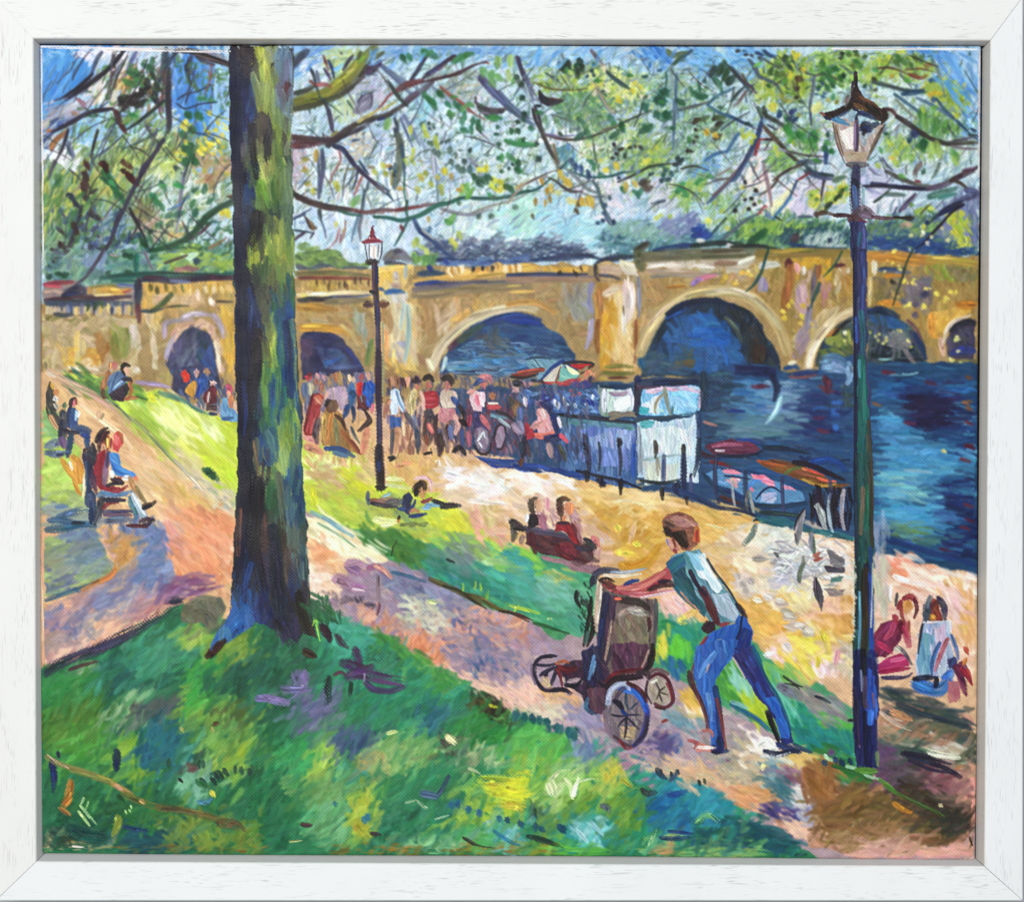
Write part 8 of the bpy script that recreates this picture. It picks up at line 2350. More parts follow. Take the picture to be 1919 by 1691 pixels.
ART_10 = """
@ 510 465 4
M painted_quay
R d8b078/ccA468/e0b884 n=40 w=34 l=90 a=80 s=30 d=.2:230,1400 780,1300 840,1500 1400,1560 1400,1640 860,1640 640,1640 240,1640
R 94685c/a8745c/805848 n=70 w=24 l=80 a=85 s=20 d=.35:840,1200 1440,1250 1440,1540 860,1560
R 6c6c8c/787894/5c6484/847888 n=90 w=28 l=80 a=85 s=20:220,940 760,930 760,1200 240,1240
R 5c5470/4c4c68/70647c n=120 w=28 l=80 a=85 s=20:830,960 1440,950 1919,980 1919,1560 1440,1560 860,1300
R 6c3c4c/844858/5c3c50/94586c n=60 w=24 l=70 a=85 s=25:1420,1100 1919,1080 1919,1560 1450,1540
R 4c506c/5c607c/6c6c84/3c4864 n=60 w=26 l=80 a=85 s=20:1700,1000 2360,1050 2380,1600 1900,1600
R 2c4c94/3458a4/24407c n=40 w=28 l=130 a=12 s=10:1430,1540 1919,1600 2200,1650 2400,1720 2100,1700 1700,1650
M painted_person#1
P a83c40/b84848/983438 n=24 w=26 l=110 a=-75 s=12 r=1:290,1100 340,1080 380,1110 360,1190 330,1290 300,1400 250,1410 235,1360 255,1240 275,1150
S 7c2c34 26:300,1090 280,1180 255,1280 240,1370
S 6c2430 20:330,1090 380,1120
S d09070 60:330,1130 360,1160
D c05c44 50 60 60:360,1110
S c4585c 30 d=.2:320,1280 290,1380
S e08c88 34 d=.2:250,1420 300,1440 350,1470
M painted_person#2
P a87c44/b48848/9c7440/8c6c44 n=40 w=26 l=130 a=85 s=10 r=1:400,1200 470,1190 520,1250 550,1360 600,1470 640,1540 560,1530 460,1490 370,1480 360,1340 370,1250
S c8a058 44 d=.2:390,1260 380,1360 390,1450
S c07c40 34:440,1240 420,1360 410,1460
S 7c8058 34 d=.2:470,1280 480,1400 490,1480
S 4c3028 30:470,1250 520,1290 545,1360
P 7c5c44/6c4c3c n=14 w=24 l=60 a=80 s=20 r=.8:410,1160 440,1120 490,1130 500,1180 480,1230 430,1240 405,1210
S 3c2c24 34:400,1180 420,1140 460,1120 500,1150
S a8683c 44:520,1370 580,1450 640,1530
S 8c4c34 30:590,1440 660,1540
S 2c4c84 44:400,1500 480,1500 560,1530 610,1560
S 54708c 40 d=.2:460,1530 560,1560
S 5c4c58 60 d=.25:340,1290 320,1380 330,1450
S d08874 60:250,1490 300,1500 360,1530
M painted_person#3
P b8a0b0/c4acb8/a890a4 n=20 w=26 l=70 a=80 s=25 r=1:410,1060 460,1030 540,1030 570,1080 550,1180 500,1200 480,1130 400,1120
D d0a060/c8945c 60 90 85:500,960
D b07c54 30 80 85:470,970
S c49c8c 30:410,1080 390,1130
M painted_person#4
D d04c54 60 70 20:270,970
D 7c2c34 40 60 0:280,945
S b8b090 44 d=.2:280,1020 285,1090
S 5c6c8c 50 d=.2:240,1020 240,1100
D e09c9c 40 60 70:335,960 385,970
D c07858 34 70 85:330,1000 360,1020
D 9c6c50 34 60 85:440,960
S 8c5c48 40:370,1020 360,1070
M painted_person#5
D e4c0a0 34 60 85:580,970 605,990
S 4c78b4 50:590,1020 600,1080 600,1130
S 3c6ca0 50:580,1060 590,1140 570,1200
S 2c4c7c 44:560,1180 550,1230 530,1270
S 24406c 34:600,1190 610,1260 600,1300
S 24486c 26:580,1090 600,1070 620,1100 600,1120
M painted_person#6
P d83434/e03c38/c42c30 n=10 w=20 l=50 a=85 s=15 r=.7:630,1010 680,1010 680,1080 650,1110 630,1080
D b05c5c 40 70 85:665,970
S 7c2c34 30:640,1110 650,1160 640,1200
S 4c2c34 34:680,1110 690,1160 680,1210
P 6c3038/5c2830 n=10 w=18 l=50 a=20 s=30 r=.7:640,1150 740,1160 720,1210 640,1200
M painted_person#7
P 3468c0/2c60b8/3c74cc n=14 w=20 l=70 a=75 s=15 r=.7:690,1020 730,990 770,1030 775,1080 740,1110 730,1180 710,1190 700,1110 670,1090 660,1120
D d89c80/d08c6c 44 80 85:720,955
S 244c98 24:690,1010 680,1070
S 2c54a4 24:750,1110 730,1190
S 3c2c34 26:690,1210 720,1280 680,1330 640,1370
S 4c3438 24:700,1230 740,1290 700,1330 660,1370
S 4c3430 22:740,1300 700,1340
S d8886c 60:710,1360 690,1440 680,1530
S c8a078 40 d=.2:640,1240 640,1320
S 54646c 26:590,1340 620,1410 650,1460
S d0707c 30 d=.2:750,1170 740,1230
M painted_person#8
P c8d8e8/d8e4ee/b8cce4 n=14 w=20 l=80 a=80 s=15 r=.7:890,1080 920,1050 950,1060 970,1130 990,1210 970,1230 940,1180 930,1240 890,1240 880,1160
P 3c68ac/345ca0/2c5490 n=12 w=22 l=60 a=85 s=10 r=.7:870,1250 960,1260 970,1330 880,1350
D d8a080/cc906c 50 90 85:905,1000
S 9c6c54 40:920,960 940,1000 930,1040
S 8c5c4c 30 d=.2:870,980 880,1050
S 6c90b8 20:930,1070 950,1150 990,1220
S c89470 44:935,1350 930,1430 915,1530
S 5c5c64 34:900,1360 895,1450 890,1540
S 2c2c38 24 d=.3:870,1570 910,1560
S 9c6850 44 d=.2:870,1140 850,1200 840,1260
M painted_person#9
S d8c484 60 t=.3:1060,1080 1040,1160 1040,1260
S e8dcac 34 d=.2:1050,1080 1040,1130
D e0a48c/d89880 50 90 85:1010,1000
S 5c3c44 44:970,980 990,1040
D c87c6c 50 60 80:1080,1040
S 3c2c34 50:1060,990 1100,990
S 7c84a0 40:1060,1260 1070,1340 1080,1420
S 4c4c60 40:1000,1240 1030,1290 1070,1350
S 3c4058 44:1080,1370 1090,1450 1090,1530
S b48068 50 d=.2:1000,1340 1010,1430
S d8bc90 34 d=.2:980,1310 985,1400
M painted_person#10
P a82c38/b83444/982430 n=16 w=22 l=60 a=5 s=15 r=.7:1130,1080 1220,1060 1245,1110 1240,1180 1200,1210 1150,1220 1140,1160
S c05058 16 d=.2:1150,1130 1220,1125
S c86068 14 d=.2:1150,1170 1220,1165
S e0b0ac 30:1110,1080 1130,1140 1130,1200
D d08c7c/c87c6c 56 90 85:1165,1030
S 2c2024 50:1140,980 1170,960 1200,990
S 3c3848 80:1170,1230 1180,1260 1210,1270
S 5c4c4c 40:1150,1290 1140,1380 1150,1460
S 6c4c44 40:1200,1290 1190,1380 1170,1470
S 4c3c44 34:1230,1250 1220,1350 1230,1460
S c86460 40 d=.2:1170,1320 1200,1380
S 241c20 26:1140,1540 1190,1530
S 8c4c34 24:1150,1400 1160,1470
M painted_person#11
P ccb8a8/d8c8b4/c0a898 n=20 w=24 l=60 a=80 s=30 r=.8:1260,1080 1300,1050 1370,1070 1380,1130 1370,1190 1280,1200 1255,1140
P c8848c/bc7880/d49498 n=14 w=24 l=70 a=85 s=15 r=.8:1250,1200 1370,1200 1400,1290 1330,1280 1300,1310 1250,1280
D d8a090/cc8c7c 60 100 85:1310,1030
S 2c1f24 50:1280,980 1310,965 1340,985 1340,1020
S d8a898 44:1370,1260 1390,1320 1370,1390
S 4c3430 34:1310,1330 1310,1400 1290,1480
S 3c2c2c 50:1250,1400 1260,1480 1250,1550
S 7c6c68 30:1270,1320 1300,1430 1310,1520
S 2c4c94 44:1350,1120 1380,1160 1400,1180
S 3c3038 40:1400,1180 1430,1240 1440,1290
S 7080b0 40 d=.2:1330,1340 1340,1430
M painted_person#12
S 201820 44 d=.3:1410,1290 1450,1320 1430,1290
S b04c58 34:1480,1260 1470,1330
S a06070 50 d=.2:1470,1380 1480,1480
S 3c4878 34:1420,1360 1420,1480
S 2c2830 44 d=.4:1360,1520 1400,1490 1440,1540
M painted_person#13
P e0c4cc/e8d4d8/d8b0bc n=20 w=24 l=70 a=85 s=15 r=.8:1480,1120 1530,1080 1590,1090 1600,1150 1580,1220 1500,1220
S e87c94 40 d=.2:1530,1110 1540,1170
S f0e4e8 30:1560,1120 1580,1180
D d07060/c46454 60 90 70:1580,1020
S 34487c 40:1520,1020 1550,990 1610,980
S d07c84 50:1570,960 1620,970 1640,1000
S e09c8c 50 d=.2:1480,1080 1510,1070
S 3c5078 60 d=.2:1620,1040 1650,1060
D d07c54 60 80 80:1650,1110
S 4c4068 60:1520,1240 1540,1320 1600,1340
S d06c78 40:1570,1260 1600,1310 1620,1350
M painted_wheelchair
P 8c7c94/9c8ca0/7c6c88 n=20 w=24 l=70 a=85 s=20 r=.8:1520,1360 1570,1340 1620,1370 1630,1450 1600,1510 1540,1510 1510,1440
S e0e4ec 20:1540,1440 1580,1380 1590,1420
S d8dce4 16:1550,1460 1570,1490
S 3c2c34 24:1510,1480 1560,1540 1620,1530 1640,1460
P 947c94/a08ca4 n=14 w=20 l=70 a=85 s=20 r=.8:1670,1400 1700,1330 1730,1330 1740,1400 1720,1490 1680,1500
S 2c2434 20:1660,1420 1680,1340 1730,1320 1750,1390
S 34283c 20:1680,1500 1720,1500 1745,1420
S 6c90a0 30 d=.2:1640,1250 1720,1270 1780,1260
S c0504c 24:1610,1180 1680,1170 1710,1190
S b84850 30:1620,1190 1700,1200
S e0c8c0 20:1620,1160 1690,1160
S 3c2c34 30:1680,1220 1760,1250 1810,1290
S 84949c 30 d=.2:1700,1280 1780,1340
M painted_person#14
D e0a8a4/d8989c 60 70 60:1825,1060
S e4c0c4 40 d=.25:1800,1010 1840,1030
S 2c3c4c 60:1810,1010 1860,1010
S 5c6c94 60:1860,1100 1890,1160
S 6c5048 70 d=.2:1830,1160 1850,1220
S 8c6c48 40 d=.2:1840,1190 1860,1230
S 3c5484 50:1870,1200 1860,1280
S 8c88a8 50 d=.2:1850,1310 1870,1380
S 982c40 50:1910,1330 1910,1410
S a83444 40:1905,1320 1920,1380
S 2c3c74 40:1890,1420 1940,1430
S 5c3c3c 30:1860,1590 1850,1620
S 24283c 50:1880,1440 1890,1540
M painted_person#15
@ 950 465 4
P d8a0a4/e0b0b0/cc8c94 n=20 w=24 l=80 a=60 s=25 r=.8:230,1220 270,1200 300,1240 340,1290 360,1380 300,1400 230,1390 220,1320 180,1340 240,1290
D c87480/bc6874 60 80 70:250,1170
S 2c3464 60:260,1160 310,1180 320,1220
S e8c4c0 34 d=.2:260,1210 280,1270
S e47464 50:220,1400 290,1410 340,1380
S d89494 40:180,1350 240,1320 290,1290
P a8283c/b83448 n=8 w=22 l=60 a=80 s=15 r=.7:140,1340 190,1350 210,1420 140,1430
S 28386c 60:340,1250 360,1320 380,1390
S 2c3058 60:290,1430 350,1420 400,1420
S e8dce4 26:380,1270 400,1340
S 34406c 40:340,1440 370,1510 390,1580
S 3c4870 30:250,1450 250,1540 260,1590
S b08c90 50 d=.2:310,1470 330,1560
S 54444c 34:150,1470 170,1560
S e0606c 34:400,1400 430,1430 450,1450
S 4c443c 40 d=.2:390,1480 420,1540 440,1590
S 24203c 40:130,1420 120,1520 110,1590
S 2c3c54 40:100,1460 110,1540
S 6c4c34 30:110,1580 100,1630
S 4c4438 40 d=.2:20,1120 40,1180 60,1260
S 8c6c4c 60 d=.2:70,1180 60,1240
S 5c78a0 44 d=.2:90,1200 100,1280
S c8c0d0 34 d=.2:130,1120 140,1180
S 94849c 60 d=.2:50,1330 90,1380
@ 70 465 4
M painted_figure_group#2
R 4c5c88/44547c/5c6890 n=30 w=30 l=80 a=80 s=20 d=.2:1010,900 1340,900 1480,1100 1480,1270 1300,1240 1060,1100
M painted_person#16
P d8402c/c83828 n=6 w=18 l=44 a=80 s=20 r=.6:1070,940 1100,910 1135,950 1130,1000 1090,1010
M painted_person#17
D f0b49c/e8a890 40 80 88:1190,935
P cc9838/c08c34/d8a444 n=12 w=22 l=70 a=85 s=12 r=.7:1130,1020 1170,980 1200,1010 1190,1080 1150,1110 1110,1070
M painted_person#18
D d09468/c08858 44 80 88:1268,930
S 3c5ca0 80:1240,960 1230,1030 1250,1060
S 345498 50:1220,1030 1200,1110
M painted_person#19
D f0c0a8/e8b8a0 54 60 20:1315,1015
P 6c2c38/7c3440/5c2834 n=14 w=24 l=90 a=85 s=12 r=.7:1260,1080 1300,1030 1340,1060 1340,1160 1270,1170 1240,1120
S b89c94 26 d=.2:1285,1080 1275,1150
P 5c4044/6c4c4c/3c2c30 n=14 w=20 l=60 a=40 s=50 r=.7:1260,1170 1340,1170 1340,1220 1270,1220
S 2c3454 30:1290,1235 1340,1245
M painted_person#20
P c05470/cc6078/b04864 n=8 w=20 l=50 a=60 s=40 r=.7:1395,1040 1430,1015 1460,1050 1450,1100 1410,1100
D f0c08c/e8b880 34 70 85:1430,1100
P 6c9cc4/5c8cb8/7cacd0 n=14 w=24 l=90 a=60 s=30 r=.8:1380,1130 1420,1120 1440,1190 1500,1240 1500,1300 1370,1290 1360,1200
S d07c54 34:1450,1110 1440,1160 1450,1190
S 3c5c8c 34:1390,1280 1460,1270
"""
ART_11 = """
M painted_person#21
@ 70 465 4
P b07c48/a8744c/9c6840 n=14 w=24 l=90 a=80 s=20 r=.8:500,930 540,900 560,960 520,1030 500,1060 460,1060 470,990
D c8605c/b85450 60 80 70:575,880
S d08858 34:545,860 540,900
P 5c7ca0/6c8cb0/4c6c94 n=24 w=22 l=90 a=-60 s=20 r=.8:540,950 590,920 640,930 670,980 660,1000 600,1040 560,1090 530,1090 520,1010
S 84a8d0 20:640,990 590,1030 560,1060
S 3c5c84 20:600,930 570,1000 550,1070
D d09c80/c48c70 44 90 80:665,915
S 2c2420 34:630,900 650,870 685,880
S 342824 24:630,910 650,950
S 2c2434 40:640,980 690,980 700,1000
P 3c2c3c/4c3444/2c2434 n=16 w=22 l=60 a=30 s=40 r=.8:540,1090 620,1030 660,1000 690,1040 660,1100 630,1140 570,1130
S b06840 34:690,1010 700,1070 680,1110
S a86040 34:660,1130 700,1120 740,1120
S 6c4434 34:490,1060 490,1110 510,1120
S 9c8ca8 34 d=.3:740,1000 800,1010 920,1020 980,1040
M painted_person#22
R 4c4c44/5c5848/3c4044 n=40 w=22 l=80 a=70 s=20 d=.35:60,1020 100,980 120,1080 140,1180 130,1260 50,1240
D e0a040 34 60 60:105,1035
D c88450 50 60 40:140,1080
S f4f4f0 44:130,1120 140,1140
S b8b4a0 34 d=.2:130,1170 150,1200
R 6c5c48/7c6c54 n=24 w=22 l=90 a=60 s=20:60,1240 160,1260 170,1340 110,1320
S d0a070 40 d=.2:90,1260 150,1350
S 54504c 34 d=.2:120,1230 150,1280 160,1330
M painted_person#23
P 3c5c8c/4c6c98/345484 n=20 w=24 l=110 a=85 s=12 r=.8:230,1210 280,1190 315,1240 300,1300 320,1350 260,1360 215,1330 215,1260
S 8cb0c4 24:290,1220 285,1290
S 24386c 26:235,1200 225,1280 235,1340
S e4e0d8 30:310,1230 300,1260
D d8687c/e07888 44 70 85:272,1160
S 2c2430 34:245,1190 250,1140 275,1120
S 8c4c3c 20:285,1120 290,1170
S 6c7c5c 40 d=.25:200,1190 205,1160
S 4c5c78 60:260,1360 330,1350 390,1370
S 3c5480 50:300,1370 370,1390 380,1440
S 2c5084 44:370,1400 370,1460 375,1500
S 24448c 34:330,1400 380,1410
S 5c6c88 50:250,1400 240,1480 230,1560
M painted_bench#1
S 3c4050 70 t=.2:190,1240 190,1330 180,1430
S 30304c 40:180,1290 170,1380 170,1450
S 2c2838 40:190,1360 240,1380 300,1380
S 2c5064 50:250,1400 235,1480 225,1560
S 6c7c9c 60 d=.2:60,1480 130,1460 200,1450
S 7c608c 60 d=.25:180,1430 200,1490
S 5c6c90 60 d=.25:60,1530 140,1540 220,1530
M painted_bench#1/seat
P d09030/dca03c/c08428 n=14 w=22 l=110 a=50 s=15 r=.8:160,1570 200,1590 240,1640 260,1680 260,1600 300,1560 350,1610 350,1760 300,1760 260,1700 220,1680
@ 70 850 4
P d89838/cc8c34/e0a444 n=16 w=24 l=130 a=60 s=12 r=.8:160,30 200,60 260,120 330,290 340,320 300,300 260,190 200,110
S dca040 60:260,20 300,80 320,200
S f0e4b8 24:240,60 260,120
S f0dcb0 24:350,160 350,260 340,320
M painted_bench#2
@ 70 850 4
P 4c6078/5c6c84/445870/3c4c68 n=30 w=26 l=150 a=86 s=8 r=.8:330,0 400,-10 410,120 400,260 450,320 430,500 400,520 400,400 350,370 370,200
S 24304c 40 t=.3:390,30 395,160 390,280
S 6c88a0 60:460,310 560,300 660,300
S 5c80a8 40:480,290 600,310 700,280
S 3c3c48 60:480,340 460,420 430,520
S 3c7490 60:700,330 720,400 740,480
S 2c3c5c 44 d=.2:400,420 400,520
S 4c4c70 50 d=.2:500,440 600,440 700,430
S 6c5464 30 d=.2:500,460 700,460
S 5c6c8c 60 d=.3:520,500 640,490 720,500
S 7c2c34 34:490,410 530,370 600,360
S 9c2c38 30:500,260 600,280 670,240
S 3c3048 40:500,350 650,350
M painted_person#24
@ 70 850 4
P 982838/a83040/8c2434 n=30 w=26 l=130 a=80 s=12 r=.8:440,0 500,-10 480,110 480,230 540,250 640,250 660,240 580,280 460,270 430,200 420,80
S 7c5c7c 60 t=.3:510,20 500,120 500,220
S 6c5478 44:530,-10 520,100
S c43c48 26:560,200 600,190 630,170
S 3c2840 44:560,190 610,200 640,220
S 2c2030 34:520,240 580,220 630,230
S 5c3c5c 40:410,120 420,220 440,300
@ 70 465 4
P 9c5c40/8c5038/a86848 n=16 w=22 l=70 a=75 s=20 r=.8:470,1440 490,1390 530,1380 555,1430 550,1500 510,1530 485,1500
S 4c2c34 50:480,1440 500,1390 530,1380
S 54343c 34:470,1420 460,1480 460,1520
S d89c50 34:530,1430 530,1490
S e09c80 34:490,1480 500,1520
S 2c2430 40 d=.25:440,1450 480,1370 520,1350
P 98283c/a83444 n=16 w=24 l=90 a=80 s=15 r=.8:460,1530 510,1510 490,1580 480,1700 420,1700 440,1600
R 3c3c48/4c4450 n=30 w=22 l=60 a=60 s=30 d=.35:330,1500 430,1480 470,1520 420,1640 340,1600
M painted_person#25
P e0605c/d85450/cc4c4c n=16 w=22 l=60 a=75 s=25 r=.8:555,1400 590,1370 630,1390 635,1460 600,1530 560,1510
S f08078 34:580,1400 590,1470
S b87048 26:610,1380 630,1420 635,1460
S 9c3c3c 24:550,1430 545,1490
P 4c8cd0/3c80c8/5c98d8 n=24 w=26 l=110 a=60 s=20 r=.8:540,1540 590,1530 610,1620 650,1680 720,1690 720,1710 640,1710 560,1700 540,1640
@ 70 850 4
P 4c90d8/3c84cc/5c9cdc n=24 w=26 l=110 a=40 s=25 r=.8:540,0 600,0 630,100 720,130 740,160 680,180 590,150 550,110
S 3c70b8 20:550,60 590,130 680,160
S e8e8ec 40:650,180 690,180
D e07048/d86440 44 60 60:735,185
S f0ece8 40:550,140 560,170
P 9cb4c4/b4c8d0/8ca4b8 n=14 w=22 l=110 a=65 s=10 r=.8:690,300 730,270 770,360 820,460 840,490 780,510 740,410
S e8ecec 34:720,300 760,370 800,450
S a87c50 40:690,180 720,250 770,330
S 8c7c58 34:740,250 780,330 820,380
S 5c4c38 40:790,390 850,380 880,360
S 2c2c38 34 d=.2:790,410 850,390
S 4c3c48 40:770,510 820,490 870,500
S 34283c 34:780,540 830,530 860,490
S 5c2c34 30:670,540 740,540 820,550
M painted_person#26
@ 510 850 4
S 7c3c44 44:740,350 800,360 870,370
S a08070 50:800,350 880,350 950,360
S 5c5c60 60 t=.3:870,370 950,360 1010,330
S 3c3440 34:740,370 830,390 930,400
S 4c5c84 34:715,290 715,340 720,380
S 84b8d8 20:830,320 880,300
P 343c64/3c4870/2c3458 n=20 w=22 l=80 a=60 s=30 r=.7:980,310 1030,290 1060,330 1040,400 1020,450 1040,480 1130,450 1140,460 1060,480 1010,460 970,420
S 2c4478 34:990,420 940,410
S 24346c 26:1020,440 1060,380 1070,350
S 2c4074 30:1030,470 1100,460 1150,450
D d0906c/c4845c 60 90 80:1120,300
S 2c2420 60:1080,300 1080,250 1110,215
S 3c2c24 60:1090,240 1130,230 1140,260
S e8b4c0 24:1070,190 1130,170 1180,200 1190,280
S e8c0c8 16:1080,180 1150,190 1210,220
S 8c3c4c 34:1120,360 1160,350 1190,330
S 6ca4d8 34:1150,390 1200,380 1260,390
S 8cbce0 26:1130,410 1180,410
S 24243c 34:1200,350 1260,370 1300,380
S 2c3038 50 d=.2:1270,400 1340,390 1400,390
S 3c3438 34 d=.2:1300,380 1380,390
S c4845c 30:1030,440 1060,420 1100,440
S 3c2c28 26:950,470 940,500
S d08c44 26:945,500 940,520
R 7c8c4c/6c7c48 n=12 w=16 l=70 a=0 s=15:960,520 1180,510 1160,550 980,550
M painted_bench#3
@ 950 850 4
R b48c90/a87c84/c49ca0/9c7078 n=60 w=26 l=80 a=60 s=40 p=.7:130,420 540,400 580,640 700,700 680,880 420,800 120,680
P 5c3038/6c383c/4c2c38 n=30 w=24 l=120 a=12 s=15 r=.8:130,560 240,580 400,600 540,660 640,700 640,780 560,840 420,790 240,740 140,680
S 4c4c60 50 t=.3:120,560 240,580 380,600 480,640
S 54485c 34:150,580 300,600 440,620
S 3c3434 60:30,510 80,540 120,570
S 54504c 50:40,540 50,600 40,650
S 2c2420 20:50,560 120,575
S 7c6c60 40:110,620 100,670
S 5c242c 44 t=.3:180,600 190,680 210,740
S 6c2430 50 t=.3:370,700 420,760 480,800
S 8c3440 80:420,690 480,730 500,750
S 6c4c50 60 d=.2:560,700 620,780 680,800
S 84646c 60 d=.3:480,820 600,860 680,850
R a87c84/94707c n=40 w=30 l=80 a=20 s=30:240,740 420,800 660,840 700,900 560,880 300,790
S 2c3038 60:590,650 620,670 660,690
S c46c70 44:640,630 670,650 680,690
S e8d8d4 20:700,640 720,670
S 3c3440 40:520,700 600,720 660,710
M painted_person#27
P 3c2430/4c2c38/2c2028 n=20 w=24 l=70 a=70 s=25 r=.8:150,460 200,440 250,460 260,540 150,560
D c89078/bc8470 56 110 85:225,390
S 4c4038 50:180,350 185,420 200,440
S 6c5c50 34:190,340 220,330
S 24182c 60:180,480 190,530
S e8dcd8 34:150,460 140,510
R a06878/b4788c n=16 w=24 l=60 a=70 s=30:230,460 310,460 310,560 250,560
S e89cac 34 d=.2:300,340 300,420
M painted_person#28
P 9c2434/ac2c38/8c2030 n=20 w=26 l=90 a=40 s=25 r=.8:370,520 420,500 490,530 530,600 540,680 500,660 440,590 360,580
D d08058/c8744c 72 120 85:462,410
S 4c3428 50:390,350 400,420 410,490
S 5c4430 44:380,350 430,340 460,350
S e88c58 30:480,380 480,440
S c87c60 30:430,470 420,500
S 6c2c38 40:490,530 530,620 540,690
S 3c2c34 30:380,520 460,520
R 9c686c/b07c7c n=24 w=24 l=80 a=70 s=25:490,480 540,560 560,660 520,560
M painted_person#29
@ 1370 850 4
P 7c2c50/8c3458/6c2848 n=30 w=30 l=120 a=-60 s=15 r=.8:1060,1370 1130,1270 1220,1240 1270,1290 1260,1400 1220,1470 1150,1530 1070,1520
S c04c74 44:1220,1260 1200,1330 1150,1390
S b0345c 50:1100,1420 1160,1460 1200,1490
S a8485c 60:1290,1270 1310,1350 1330,1440
S 701c38 50:1270,1260 1280,1340
S b83c5c 34:1290,1300 1320,1380
D c88838/c07c34 90 140 85:1320,1150
S a03440 50:1290,1090 1340,1070 1390,1110
S 942c3c 44:1270,1110 1250,1160
S 602838 34:1370,1090 1390,1160 1370,1230
S 8c3c38 30:1270,1130 1280,1220 1300,1270
S 5c5458 26:1240,1050 1230,1140
S 9c3444 50 d=.2:1220,1220 1240,1260
S b85c50 30:1330,1260 1330,1330
P b8346c/c84478/a82c60 n=20 w=26 l=130 a=-8 s=10 r=.8:1090,1590 1170,1530 1270,1500 1330,1520 1330,1590 1220,1620 1110,1640
S e06898 34:1200,1550 1300,1530
S 9c1c48 40:1110,1640 1230,1620 1330,1610
S 4c4468 34 d=.2:1130,1680 1300,1680 1350,1650
S 5c5464 30:1250,1450 1300,1500 1350,1580
S c8c8b8 44 d=.2:1230,1460 1260,1480
M painted_person#30
P a8b4cc/b8c4d8/98a8c4/8c9cbc n=44 w=30 l=150 a=85 s=12 r=.8:1430,1270 1640,1260 1640,1400 1680,1600 1600,1680 1400,1680 1380,1560 1410,1400
R 6c9cb8/7cacc4/5c8cac n=26 w=30 l=140 a=85 s=8 d=.2:1410,1320 1500,1380 1480,1660 1390,1660
R c8b0c8/d0bcd0 n=16 w=30 l=140 a=80 s=12 d=.2:1520,1300 1620,1290 1600,1500 1540,1560
S b05c64 40:1620,1390 1570,1500 1530,1620
S 34588c 34:1560,1420 1510,1540 1500,1660
S 2c3040 24:1440,1260 1420,1340 1400,1500
S d8dce4 24:1440,1265 1550,1255 1640,1260
S e4e4e8 24:1640,1260 1645,1330
P 8c4434/9c5038/7c3830 n=18 w=24 l=80 a=80 s=25 r=.8:1470,1230 1480,1120 1520,1080 1560,1110 1590,1250 1480,1255
S 3c4c60 60:1460,1240 1470,1140 1490,1080
S 2c2c44 50:1550,1080 1590,1150 1600,1240
S c88c38 50 d=.2:1500,1220 1520,1240
S 6c2c38 30:1500,1150 1530,1110
S 4c2c48 60 t=.4:1640,1560 1700,1620 1730,1700
S 6c2840 60 t=.4:1720,1580 1770,1650 1800,1691
S c04840 34:1770,1620 1810,1680
S 3c4478 60:1670,1540 1640,1600
S 5c7cb0 34:1650,1360 1690,1480 1700,1540
S b8543c 44:1750,1460 1780,1500
S c8803c 34:1760,1540 1740,1580
@ 1370 1195 4
S 2c70c0 110 t=.3:1390,350 1480,380 1560,390 1620,340
S 3c84cc 50:1400,350 1480,390
S 1c2440 44 d=.05:1370,310 1460,300 1540,300
S 1c2038 44 d=.05:1540,310 1530,370
S 2c60b8 60:1590,300 1650,260 1640,310
S 6c2c4c 60 t=.5:1680,220 1720,300 1760,420
S 9c2c44 44 t=.5:1730,240 1790,310 1820,350
S a83848 24:1780,290 1815,350
R b06c74/a86470 n=14 w=40 l=110 a=70 s=20 d=.35:1620,320 1720,330 1720,480 1640,480
"""
